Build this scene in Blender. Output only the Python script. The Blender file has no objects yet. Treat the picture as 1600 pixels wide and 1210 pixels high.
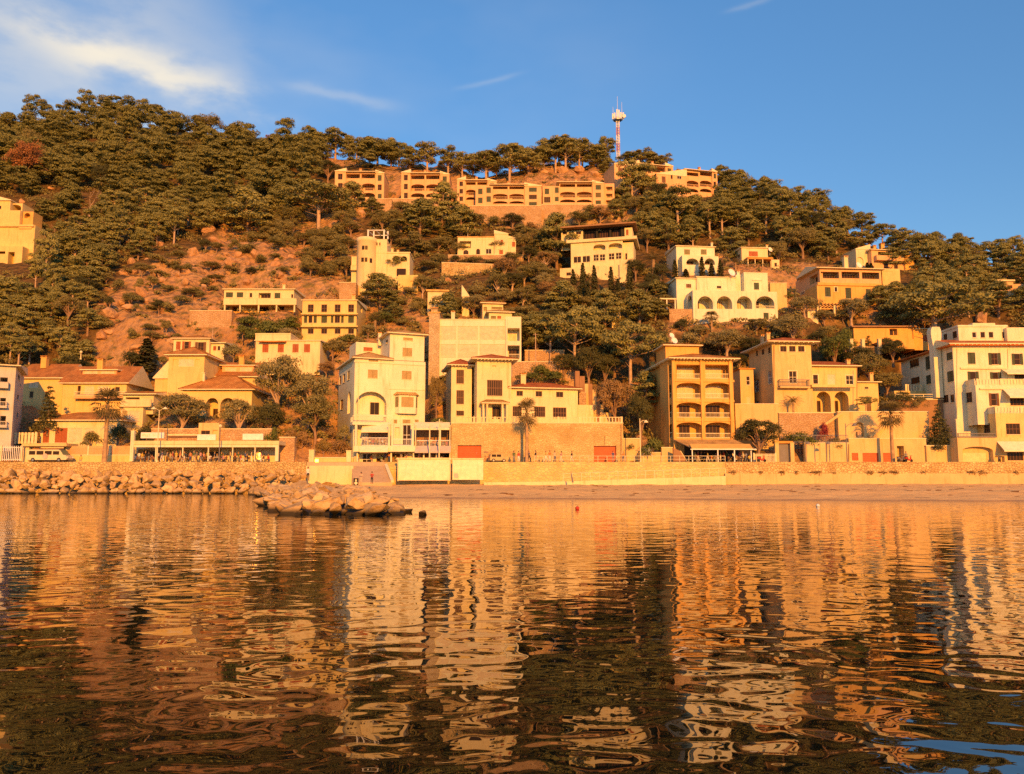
import bpy, bmesh, math, random
import numpy as np
from mathutils import Vector, Matrix, noise
R = math.radians
sc = bpy.context.scene
COL = sc.collection
random.seed(7)
rng = np.random.default_rng(11)

# ------------------------------------------------------------------ camera
F = 1256.0                       # focal length in pixels of the 1600 px wide photograph
PITCH = math.atan(145.0 / F)
CAMZ = 2.0
cam = bpy.data.cameras.new('camera')
camo = bpy.data.objects.new('camera', cam)
COL.objects.link(camo)
camo.location = (0, 0, CAMZ)
camo.rotation_euler = (math.pi / 2 + PITCH, 0, 0)
cam.sensor_fit = 'HORIZONTAL'
cam.angle_x = 2 * math.atan(800.0 / F)
cam.clip_end = 9000
cam.clip_start = 0.1
sc.camera = camo

# ------------------------------------------------------------------ sun, sky, exposure
SUN_EL, SUN_AZ = 17.0, 13.0      # azimuth: degrees to the right of straight behind the camera
sd = Vector((math.sin(R(SUN_AZ)) * math.cos(R(SUN_EL)), -math.cos(R(SUN_AZ)) * math.cos(R(SUN_EL)), math.sin(R(SUN_EL))))
sl = bpy.data.lights.new('sun', 'SUN')
sl.energy = 4.7
sl.angle = R(0.5)
sl.color = (1.0, 0.39, 0.04)
so = bpy.data.objects.new('sun', sl)
COL.objects.link(so)
so.rotation_euler = sd.to_track_quat('Z', 'Y').to_euler()
so.location = (60, -100, 60)

w = bpy.data.worlds.new('World')
sc.world = w
w.use_nodes = True
wn, wl = w.node_tree.nodes, w.node_tree.links
bg = wn['Background']
sky = wn.new('ShaderNodeTexSky')
sky.sky_type = 'NISHITA'
sky.sun_disc = False
sky.sun_elevation = R(SUN_EL)
sky.sun_rotation = math.pi - R(SUN_AZ)
sky.air_density = 1.0
sky.dust_density = 0.0
sky.ozone_density = 2.5
hs = wn.new('ShaderNodeHueSaturation')
hs.inputs['Saturation'].default_value = 1.18
hs.inputs['Value'].default_value = 1.0
wl.new(sky.outputs[0], hs.inputs['Color'])
# thin evening clouds, laid out by direction in the sky
tc = wn.new('ShaderNodeTexCoord')
sep = wn.new('ShaderNodeSeparateXYZ')
wl.new(tc.outputs['Generated'], sep.inputs[0])
def wm(op, a, b=None, c=None):
    n = wn.new('ShaderNodeMath'); n.operation = op
    for i, x in enumerate((a, b, c)):
        if x is None: continue
        if isinstance(x, (int, float)): n.inputs[i].default_value = x
        else: wl.new(x, n.inputs[i])
    return n.outputs[0]
az = wm('ARCTAN2', sep.outputs[0], sep.outputs[1])
el = wm('ARCSINE', sep.outputs[2])
cmb = wn.new('ShaderNodeCombineXYZ')
wl.new(wm('MULTIPLY', az, 1.0), cmb.inputs[0]); wl.new(wm('MULTIPLY', el, 2.2), cmb.inputs[1])
ns = wn.new('ShaderNodeTexNoise'); ns.inputs['Scale'].default_value = 9.0; ns.inputs['Detail'].default_value = 7.0; ns.inputs['Roughness'].default_value = 0.55
wl.new(cmb.outputs[0], ns.inputs['Vector'])
ns2 = wn.new('ShaderNodeTexNoise'); ns2.inputs['Scale'].default_value = 2.6; ns2.inputs['Detail'].default_value = 4.0
wl.new(cmb.outputs[0], ns2.inputs['Vector'])
nd = wm('SUBTRACT', ns.outputs[0], 0.5)
def band(a0, e0, a1, e1, wid, gain):
    # soft streak from (azimuth, elevation) to (azimuth, elevation), ragged by noise
    dx, de = a1 - a0, e1 - e0
    L2 = dx * dx + de * de
    u = wm('DIVIDE', wm('ADD', wm('MULTIPLY', wm('SUBTRACT', az, a0), dx), wm('MULTIPLY', wm('SUBTRACT', el, e0), de)), L2)
    L = math.sqrt(L2)
    d = wm('DIVIDE', wm('SUBTRACT', wm('MULTIPLY', wm('SUBTRACT', az, a0), de), wm('MULTIPLY', wm('SUBTRACT', el, e0), dx)), L)
    d = wm('ADD', d, wm('MULTIPLY', nd, wid * 4.2))
    g = wm('POWER', 2.718, wm('MULTIPLY', wm('POWER', wm('DIVIDE', wm('ABSOLUTE', d), wid), 2.0), -1.0))
    uu = wm('SUBTRACT', u, 0.45)
    gu = wm('POWER', 2.718, wm('MULTIPLY', wm('POWER', wm('DIVIDE', wm('ABSOLUTE', wm('ADD', uu, wm('MULTIPLY', nd, 0.5))), 0.42), 4.0), -1.0))
    return wm('MULTIPLY', wm('MULTIPLY', g, gu), gain)
def azel(px, py):
    x, y = (px - 800) / F, (605 - py) / F
    v = Vector((x, math.cos(PITCH) - y * math.sin(PITCH), math.sin(PITCH) + y * math.cos(PITCH))).normalized()
    return math.atan2(v.x, v.y), math.asin(v.z)
clouds = band(*azel(30, 52), *azel(420, 140), 0.019, 0.45)
clouds = wm('ADD', clouds, band(*azel(440, 132), *azel(640, 168), 0.007, 0.16))
clouds = wm('ADD', clouds, band(*azel(720, 140), *azel(830, 112), 0.003, 0.10))
clouds = wm('ADD', clouds, band(*azel(1130, 18), *azel(1220, -8), 0.003, 0.10))
clouds = wm('ADD', clouds, band(*azel(-250, 120), *azel(420, 40), 0.085, 0.26))
veil = wm('MULTIPLY', wm('MAXIMUM', wm('SUBTRACT', ns2.outputs[0], 0.42), 0.0), wm('MAXIMUM', wm('SUBTRACT', 0.30, az), 0.0))
clouds = wm('MINIMUM', wm('ADD', clouds, wm('MULTIPLY', veil, 0.9)), 0.92)
low = wn.new('ShaderNodeMapRange'); low.clamp = True; wl.new(el, low.inputs[0])
low.inputs[1].default_value = 0.05; low.inputs[2].default_value = 0.55; low.inputs[3].default_value = 0.66; low.inputs[4].default_value = 1.12
hz_ = wn.new('ShaderNodeVectorMath'); hz_.operation = 'SCALE'; wl.new(hs.outputs[0], hz_.inputs[0]); wl.new(low.outputs[0], hz_.inputs['Scale'])
mx = wn.new('ShaderNodeMix'); mx.data_type = 'RGBA'
wl.new(clouds, mx.inputs['Factor'])
wl.new(hz_.outputs[0], mx.inputs['A'])
mx.inputs['B'].default_value = (6.0, 5.3, 4.1, 1)
wl.new(mx.outputs['Result'], bg.inputs['Color'])
bg.inputs['Strength'].default_value = 0.13
sc.view_settings.view_transform = 'Standard'
sc.view_settings.look = 'None'
sc.view_settings.exposure = 0.42
sc.view_settings.gamma = 1.0
sc.view_settings.use_curve_mapping = False
sc.cycles.max_bounces = 6
sc.cycles.diffuse_bounces = 2
sc.cycles.glossy_bounces = 3
sc.cycles.transmission_bounces = 2
sc.cycles.transparent_max_bounces = 4
sc.cycles.caustics_reflective = False
sc.cycles.caustics_refractive = False
sc.cycles.sample_clamp_indirect = 4.0
sc.cycles.use_denoising = False

# ------------------------------------------------------------------ photograph pixel -> direction / point
cP, sP = math.cos(PITCH), math.sin(PITCH)
def ray(px, py):
    x, y = (px - 800) / F, (605 - py) / F
    return Vector((x, cP - y * sP, sP + y * cP))
def at(px, py, Y):
    d = ray(px, py); t = Y / d.y
    return Vector((d.x * t, Y, CAMZ + d.z * t))
def atz(px, py, z):
    d = ray(px, py); t = (z - CAMZ) / d.z
    return Vector((d.x * t, d.y * t, z))
def proj(X, Y, Z):
    f = Y * cP + (Z - CAMZ) * sP
    v = (Z - CAMZ) * cP - Y * sP
    return 800 + F * X / f, 605 - F * v / f
YG = [(722, 124), (717, 131), (690, 134), (655, 138.5), (605, 146), (553, 156), (500, 168), (450, 182), (400, 198), (350, 216), (300, 238), (250, 264), (200, 292), (150, 322), (80, 372)]
_r = np.array([a for a, b in YG], float)[::-1]; _y = np.array([b for a, b in YG], float)[::-1]
def Yg(py): return float(np.interp(py, _r, _y))
def rowY(Y): return np.interp(Y, _y[::-1], _r[::-1])
RIDGE = [(-400, 215), (-100, 200), (0, 192), (150, 184), (300, 205), (450, 232), (600, 254), (750, 268), (870, 258), (960, 254), (1050, 262), (1120, 285), (1200, 312), (1300, 346), (1400, 388), (1500, 402), (1600, 412), (1900, 440)]
def zprof(Y):
    y = (605 - rowY(Y)) / F
    return CAMZ + Y * (sP + y * cP) / (cP - y * sP)

# ------------------------------------------------------------------ materials
M = {}
def newmat(name):
    m = bpy.data.materials.new(name); m.use_nodes = True
    M[name] = m
    return m, m.node_tree.nodes, m.node_tree.links, m.node_tree.nodes['Principled BSDF']
def mixc(n, l, fac, a, b, mode='MIX'):
    x = n.new('ShaderNodeMix'); x.data_type = 'RGBA'; x.blend_type = mode
    for k, v in (('Factor', fac), ('A', a), ('B', b)):
        if isinstance(v, (int, float)): x.inputs[k].default_value = v
        elif isinstance(v, tuple): x.inputs[k].default_value = v + ((1,) if len(v) == 3 else ())
        else: l.new(v, x.inputs[k])
    return x.outputs['Result']
def rampf(n, l, src, a, b):
    x = n.new('ShaderNodeMapRange'); l.new(src, x.inputs[0])
    x.inputs[1].default_value = a; x.inputs[2].default_value = b
    return x.outputs[0]
def tex_noise(n, l, vec, s, d=4.0, r=0.6):
    x = n.new('ShaderNodeTexNoise'); x.inputs['Scale'].default_value = s; x.inputs['Detail'].default_value = d; x.inputs['Roughness'].default_value = r
    l.new(vec, x.inputs['Vector']); return x.outputs[0]
def bump(n, l, p, h, dist, strength=1.0):
    b = n.new('ShaderNodeBump'); b.inputs['Distance'].default_value = dist; b.inputs['Strength'].default_value = strength
    l.new(h, b.inputs['Height']); l.new(b.outputs[0], p.inputs['Normal'])
def geo(n): return n.new('ShaderNodeNewGeometry').outputs['Position']
def plain(name, c, rough=0.7, metal=0.0, var=0.12, spec=0.3):
    m, n, l, p = newmat(name)
    g = geo(n)
    t = tex_noise(n, l, g, 1.7, 5.0)
    l.new(mixc(n, l, rampf(n, l, t, 0.3, 0.7), tuple(x * (1 - var) for x in c), tuple(min(1, x * (1 + var)) for x in c)), p.inputs['Base Color'])
    p.inputs['Roughness'].default_value = rough; p.inputs['Metallic'].default_value = metal
    p.inputs['Specular IOR Level'].default_value = spec
    return m
def stucco(name, c):
    m, n, l, p = newmat(name)
    g = geo(n)
    t = tex_noise(n, l, g, 0.35, 6.0)
    mp = n.new('ShaderNodeMapping'); mp.inputs['Scale'].default_value = (2.2, 2.2, 0.22); l.new(g, mp.inputs[0])
    t2 = tex_noise(n, l, mp.outputs[0], 0.9, 5.0, 0.7)
    a = mixc(n, l, rampf(n, l, t, 0.3, 0.7), tuple(x * 0.86 for x in c), tuple(min(1, x * 1.06) for x in c))
    a = mixc(n, l, rampf(n, l, t2, 0.52, 0.78), a, tuple(x * k for x, k in zip(c, (0.68, 0.60, 0.50))))
    l.new(a, p.inputs['Base Color'])
    p.inputs['Roughness'].default_value = 0.9; p.inputs['Specular IOR Level'].default_value = 0.15
    bump(n, l, p, tex_noise(n, l, g, 9.0, 5.0), 0.02)
    return m
def stone(name, c1, c2, scale=2.2, dep=0.08, joint=(0.42, 0.31, 0.18), zs=1.5, stain=0.5):
    m, n, l, p = newmat(name)
    g = geo(n)
    mp = n.new('ShaderNodeMapping'); mp.inputs['Scale'].default_value = (1, 1, zs); l.new(g, mp.inputs[0])
    v = n.new('ShaderNodeTexVoronoi'); v.inputs['Scale'].default_value = scale; l.new(mp.outputs[0], v.inputs['Vector'])
    ve = n.new('ShaderNodeTexVoronoi'); ve.feature = 'DISTANCE_TO_EDGE'; ve.inputs['Scale'].default_value = scale; l.new(mp.outputs[0], ve.inputs['Vector'])
    sp = n.new('ShaderNodeSeparateColor'); l.new(v.outputs['Color'], sp.inputs[0])
    a = mixc(n, l, sp.outputs[0], c1, c2)
    t = tex_noise(n, l, g, 0.5, 6.0)
    a = mixc(n, l, rampf(n, l, t, 0.4, 0.75), a, tuple(x * k for x, k in zip(c1, (0.75, 0.68, 0.58))))
    e = rampf(n, l, ve.outputs['Distance'], 0.0, 0.09)
    a = mixc(n, l, e, joint, a)
    l.new(a, p.inputs['Base Color'])
    p.inputs['Roughness'].default_value = 0.9; p.inputs['Specular IOR Level'].default_value = 0.15
    h = n.new('ShaderNodeMath'); h.operation = 'ADD'
    l.new(e, h.inputs[0]); l.new(tex_noise(n, l, g, 6.0, 5.0), h.inputs[1])
    bump(n, l, p, h.outputs[0], dep)
    return m
def tiles(name, c1, c2):
    m, n, l, p = newmat(name)
    uv = n.new('ShaderNodeUVMap').outputs[0]
    s = n.new('ShaderNodeSeparateXYZ'); l.new(uv, s.inputs[0])
    def mth(op, a, b=None):
        x = n.new('ShaderNodeMath'); x.operation = op
        for i, q in enumerate((a, b)):
            if q is None: continue
            if isinstance(q, (int, float)): x.inputs[i].default_value = q
            else: l.new(q, x.inputs[i])
        return x.outputs[0]
    cu = mth('MULTIPLY', s.outputs[0], 1 / 0.30)
    cv = mth('MULTIPLY', s.outputs[1], 1 / 0.42)
    hb = mth('ABSOLUTE', mth('SINE', mth('MULTIPLY', cu, math.pi)))
    fr = mth('SUBTRACT', 1.0, mth('FRACT', cv))
    cb = n.new('ShaderNodeCombineXYZ'); l.new(mth('FLOOR', cu), cb.inputs[0]); l.new(mth('FLOOR', cv), cb.inputs[1])
    wn_ = n.new('ShaderNodeTexWhiteNoise'); l.new(cb.outputs[0], wn_.inputs['Vector'])
    a = mixc(n, l, wn_.outputs['Value'], c1, c2)
    t = tex_noise(n, l, geo(n), 0.6, 5.0)
    a = mixc(n, l, rampf(n, l, t, 0.42, 0.75), a, tuple(x * k for x, k in zip(c1, (0.55, 0.6, 0.65))))
    l.new(a, p.inputs['Base Color'])
    p.inputs['Roughness'].default_value = 0.85; p.inputs['Specular IOR Level'].default_value = 0.2
    bump(n, l, p, mth('ADD', mth('MULTIPLY', hb, 1.0), mth('MULTIPLY', fr, 0.35)), 0.12)
    return m
def slats(name, c, axis=2, step=0.11, rough=0.6, dist=0.03):
    m, n, l, p = newmat(name)
    g = n.new('ShaderNodeTexCoord').outputs['Object']
    s = n.new('ShaderNodeSeparateXYZ'); l.new(g, s.inputs[0])
    x = n.new('ShaderNodeMath'); x.operation = 'MULTIPLY'; x.inputs[1].default_value = 1 / step; l.new(s.outputs[axis], x.inputs[0])
    f = n.new('ShaderNodeMath'); f.operation = 'FRACT'; l.new(x.outputs[0], f.inputs[0])
    t = tex_noise(n, l, g, 1.4, 4.0)
    l.new(mixc(n, l, rampf(n, l, t, 0.3, 0.7), tuple(k * 0.82 for k in c), tuple(min(1, k * 1.1) for k in c)), p.inputs['Base Color'])
    p.inputs['Roughness'].default_value = rough
    bump(n, l, p, f.outputs[0], dist)
    return m

stucco('white', (0.82, 0.75, 0.50)); stucco('cream', (0.82, 0.67, 0.36)); stucco('yellow', (0.79, 0.57, 0.22))
stucco('ochre', (0.78, 0.44, 0.12)); stucco('sand', (0.74, 0.52, 0.22)); stucco('peach', (0.80, 0.47, 0.22))
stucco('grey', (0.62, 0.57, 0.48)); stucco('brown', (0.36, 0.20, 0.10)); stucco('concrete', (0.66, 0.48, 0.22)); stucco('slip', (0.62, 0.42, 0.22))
stone('stonewall', (0.60, 0.44, 0.18), (0.76, 0.58, 0.26), 2.6, 0.04, (0.52, 0.37, 0.16))
stone('rubble', (0.60, 0.42, 0.17), (0.80, 0.60, 0.28), 2.3, 0.07, (0.42, 0.28, 0.12), 1.3)
stone('oldwall', (0.70, 0.52, 0.19), (0.78, 0.59, 0.24), 1.6, 0.04, (0.60, 0.43, 0.22), 1.6)
stone('terrace', (0.56, 0.36, 0.18), (0.66, 0.45, 0.25), 2.4, 0.05, (0.42, 0.27, 0.14))
stone('pillarstone', (0.60, 0.46, 0.26), (0.74, 0.58, 0.34), 3.2, 0.05, (0.44, 0.33, 0.19))
tiles('tile', (0.66, 0.25, 0.05), (0.82, 0.38, 0.09)); tiles('tilered', (0.60, 0.15, 0.04), (0.76, 0.26, 0.06)); tiles('tilepale', (0.76, 0.42, 0.12), (0.86, 0.52, 0.17))
tiles('tiledark', (0.50, 0.19, 0.05), (0.64, 0.27, 0.07))
slats('sh_green', (0.075, 0.09, 0.05)); slats('sh_red', (0.46, 0.13, 0.045)); slats('sh_tan', (0.50, 0.36, 0.15)); slats('sh_brown', (0.22, 0.10, 0.05)); slats('sh_olive', (0.27, 0.22, 0.09))
slats('blind', (0.72, 0.58, 0.36), 2, 0.28, 0.7, 0.012); slats('garage', (0.60, 0.11, 0.025), 2, 0.35, 0.5, 0.03); slats('garagepale', (0.80, 0.62, 0.26), 0, 0.3, 0.6, 0.03)
slats('panelwhite', (0.84, 0.76, 0.48), 0, 1.25, 0.7, 0.02)
plain('trim', (0.80, 0.68, 0.40), 0.8); plain('whitepaint', (0.82, 0.78, 0.70), 0.6); plain('wood', (0.20, 0.10, 0.05), 0.7); plain('greypaint', (0.20, 0.18, 0.17), 0.6)
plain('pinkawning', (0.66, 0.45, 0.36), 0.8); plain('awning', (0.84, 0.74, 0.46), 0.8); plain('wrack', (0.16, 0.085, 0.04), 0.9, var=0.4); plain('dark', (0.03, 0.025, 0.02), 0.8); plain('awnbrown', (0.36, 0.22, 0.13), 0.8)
plain('metal', (0.35, 0.32, 0.30), 0.4, 0.7); plain('mastred', (0.55, 0.22, 0.17), 0.6); plain('rubber', (0.02, 0.02, 0.02), 0.8)
plain('redcloth', (0.50, 0.05, 0.03), 0.8); plain('pave', (0.50, 0.38, 0.25), 0.9); plain('vangreen', (0.16, 0.19, 0.10), 0.35); plain('vancream', (0.72, 0.60, 0.34), 0.35); plain('cartan', (0.52, 0.38, 0.16), 0.35)
m, n, l, p = newmat('glass'); p.inputs['Base Color'].default_value = (0.045, 0.026, 0.014, 1); p.inputs['Roughness'].default_value = 0.2; p.inputs['Specular IOR Level'].default_value = 0.12
m, n, l, p = newmat('railglass'); p.inputs['Base Color'].default_value = (0.55, 0.48, 0.38, 1); p.inputs['Roughness'].default_value = 0.12; p.inputs['Alpha'].default_value = 0.45
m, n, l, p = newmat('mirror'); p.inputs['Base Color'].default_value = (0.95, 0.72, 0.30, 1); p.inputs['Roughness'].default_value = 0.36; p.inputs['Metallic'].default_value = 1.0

def leafmat(name, c1, c2, trans=0.12):
    m, n, l, p = newmat(name)
    oi = n.new('ShaderNodeObjectInfo').outputs['Random']
    g = n.new('ShaderNodeTexCoord').outputs['Object']
    rc = n.new('ShaderNodeMath'); rc.operation = 'FRACT'; l.new(oi, rc.inputs[0])
    a = mixc(n, l, oi, tuple(x * .72 for x in c1), tuple(x * 1.15 for x in c2))
    t = tex_noise(n, l, g, 5.0, 3.0)
    a = mixc(n, l, rampf(n, l, t, 0.35, 0.7), a, tuple(x * 1.35 for x in c2))
    l.new(a, p.inputs['Base Color']); p.inputs['Roughness'].default_value = 0.75; p.inputs['Specular IOR Level'].default_value = 0.15
    tr = n.new('ShaderNodeBsdfTranslucent'); l.new(a, tr.inputs['Color'])
    ms = n.new('ShaderNodeMixShader'); ms.inputs[0].default_value = trans
    l.new(p.outputs[0], ms.inputs[1]); l.new(tr.outputs[0], ms.inputs[2])
    l.new(ms.outputs[0], n['Material Output'].inputs['Surface'])
    return m
leafmat('l_pine', (0.195, 0.20, 0.06), (0.27, 0.25, 0.08)); leafmat('l_olive', (0.24, 0.22, 0.085), (0.28, 0.24, 0.10)); leafmat('l_shrub', (0.18, 0.175, 0.055), (0.24, 0.20, 0.07))
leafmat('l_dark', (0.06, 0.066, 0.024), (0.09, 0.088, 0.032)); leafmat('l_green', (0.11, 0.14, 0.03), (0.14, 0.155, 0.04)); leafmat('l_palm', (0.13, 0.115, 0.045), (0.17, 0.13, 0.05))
leafmat('l_rust', (0.26, 0.105, 0.04), (0.30, 0.13, 0.05)); leafmat('l_dry', (0.26, 0.16, 0.06), (0.32, 0.20, 0.08)); leafmat('l_yel', (0.22, 0.16, 0.05), (0.27, 0.19, 0.06)); leafmat('l_boug', (0.36, 0.05, 0.06), (0.30, 0.06, 0.05))
plain('bark', (0.30, 0.185, 0.11), 0.95, var=0.3); plain('barkpale', (0.48, 0.33, 0.21), 0.9, var=0.25); plain('palmbark', (0.42, 0.27, 0.14), 0.95, var=0.3); plain('agave', (0.42, 0.42, 0.34), 0.6)

# ------------------------------------------------------------------ mesh collector
class MB:
    def __init__(s): s.v, s.f, s.m, s.uv = [], [], [], {}
    def quad(s, a, b, c, d, m=0, uv=None):
        i = len(s.v); s.v += [tuple(a), tuple(b), tuple(c), tuple(d)]
        if uv: s.uv[len(s.f)] = uv
        s.f.append((i, i + 1, i + 2, i + 3)); s.m.append(m)
    def poly(s, pts, m=0, uv=None):
        i = len(s.v); s.v += [tuple(p) for p in pts]
        if uv: s.uv[len(s.f)] = uv
        s.f.append(tuple(range(i, i + len(pts)))); s.m.append(m)
    def box(s, x0, x1, y0, y1, z0, z1, m=0, P=None):
        c = [(x, y, z) for z in (z0, z1) for y in (y0, y1) for x in (x0, x1)]
        if P: c = [P(*q) for q in c]
        i = len(s.v); s.v += [tuple(q) for q in c]
        for f in ((0, 2, 3, 1), (4, 5, 7, 6), (0, 1, 5, 4), (2, 6, 7, 3), (1, 3, 7, 5), (0, 4, 6, 2)):
            s.f.append(tuple(i + k for k in f)); s.m.append(m)
    def tube(s, pts, rads, n=6, m=0, cap=True):
        pts = [Vector(p) for p in pts]
        if isinstance(rads, (int, float)): rads = [rads] * len(pts)
        i0 = len(s.v); ref = Vector((0.3, 0.5, 0.81)).normalized()
        for k, p in enumerate(pts):
            t = (pts[min(k + 1, len(pts) - 1)] - pts[max(k - 1, 0)])
            t = t.normalized() if t.length > 1e-9 else Vector((0, 0, 1))
            rf = ref if abs(t.dot(ref)) < 0.9 else Vector((1, 0, 0))
            a = t.cross(rf).normalized(); b = t.cross(a)
            for q in range(n):
                an = 2 * math.pi * q / n
                s.v.append(tuple(p + (a * math.cos(an) + b * math.sin(an)) * rads[k]))
        for k in range(len(pts) - 1):
            for q in range(n):
                s.f.append((i0 + k * n + q, i0 + k * n + (q + 1) % n, i0 + (k + 1) * n + (q + 1) % n, i0 + (k + 1) * n + q)); s.m.append(m)
        if cap:
            s.f.append(tuple(i0 + q for q in range(n))); s.m.append(m)
            s.f.append(tuple(i0 + (len(pts) - 1) * n + q for q in range(n))); s.m.append(m)
    def lathe(s, cx, cy, prof, n=16, m=0):
        i0 = len(s.v)
        for r, z in prof:
            for q in range(n):
                a = 2 * math.pi * q / n
                s.v.append((cx + r * math.cos(a), cy + r * math.sin(a), z))
        for k in range(len(prof) - 1):
            for q in range(n):
                s.f.append((i0 + k * n + q, i0 + k * n + (q + 1) % n, i0 + (k + 1) * n + (q + 1) % n, i0 + (k + 1) * n + q)); s.m.append(m)
    def mesh(s, name, mats, smooth=False):
        me = bpy.data.meshes.new(name)
        me.from_pydata(s.v, [], s.f)
        for q in mats: me.materials.append(M[q] if isinstance(q, str) else q)
        me.polygons.foreach_set('material_index', s.m)
        if s.uv:
            ul = me.uv_layers.new(name='UVMap')
            for fi, uv in s.uv.items():
                pl = me.polygons[fi]
                for k, li in enumerate(pl.loop_indices): ul.data[li].uv = uv[k]
        if smooth: me.polygons.foreach_set('use_smooth', [True] * len(me.polygons))
        me.update()
        return me
    def build(s, name, mats, parent=None, smooth=False):
        o = bpy.data.objects.new(name, s.mesh(name, mats, smooth))
        COL.objects.link(o)
        if parent: o.parent = parent
        return o
def tag(o, label, cat, group=None, kind=None):
    if label: o['label'] = label
    if cat: o['category'] = cat
    if group: o['group'] = group
    if kind: o['kind'] = kind
    return o
def empty(name, loc, rz=0.0):
    o = bpy.data.objects.new(name, None); COL.objects.link(o)
    o.location = loc; o.rotation_euler = (0, 0, rz); o.empty_display_size = 0.5
    return o
FOOT = []      # building footprints for levelling the hill: origin, yaw, x0, x1, y0, y1, z, yblend
BOX = []       # picture boxes of the buildings, so that trees the forest adds do not stand in front of them

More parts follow.
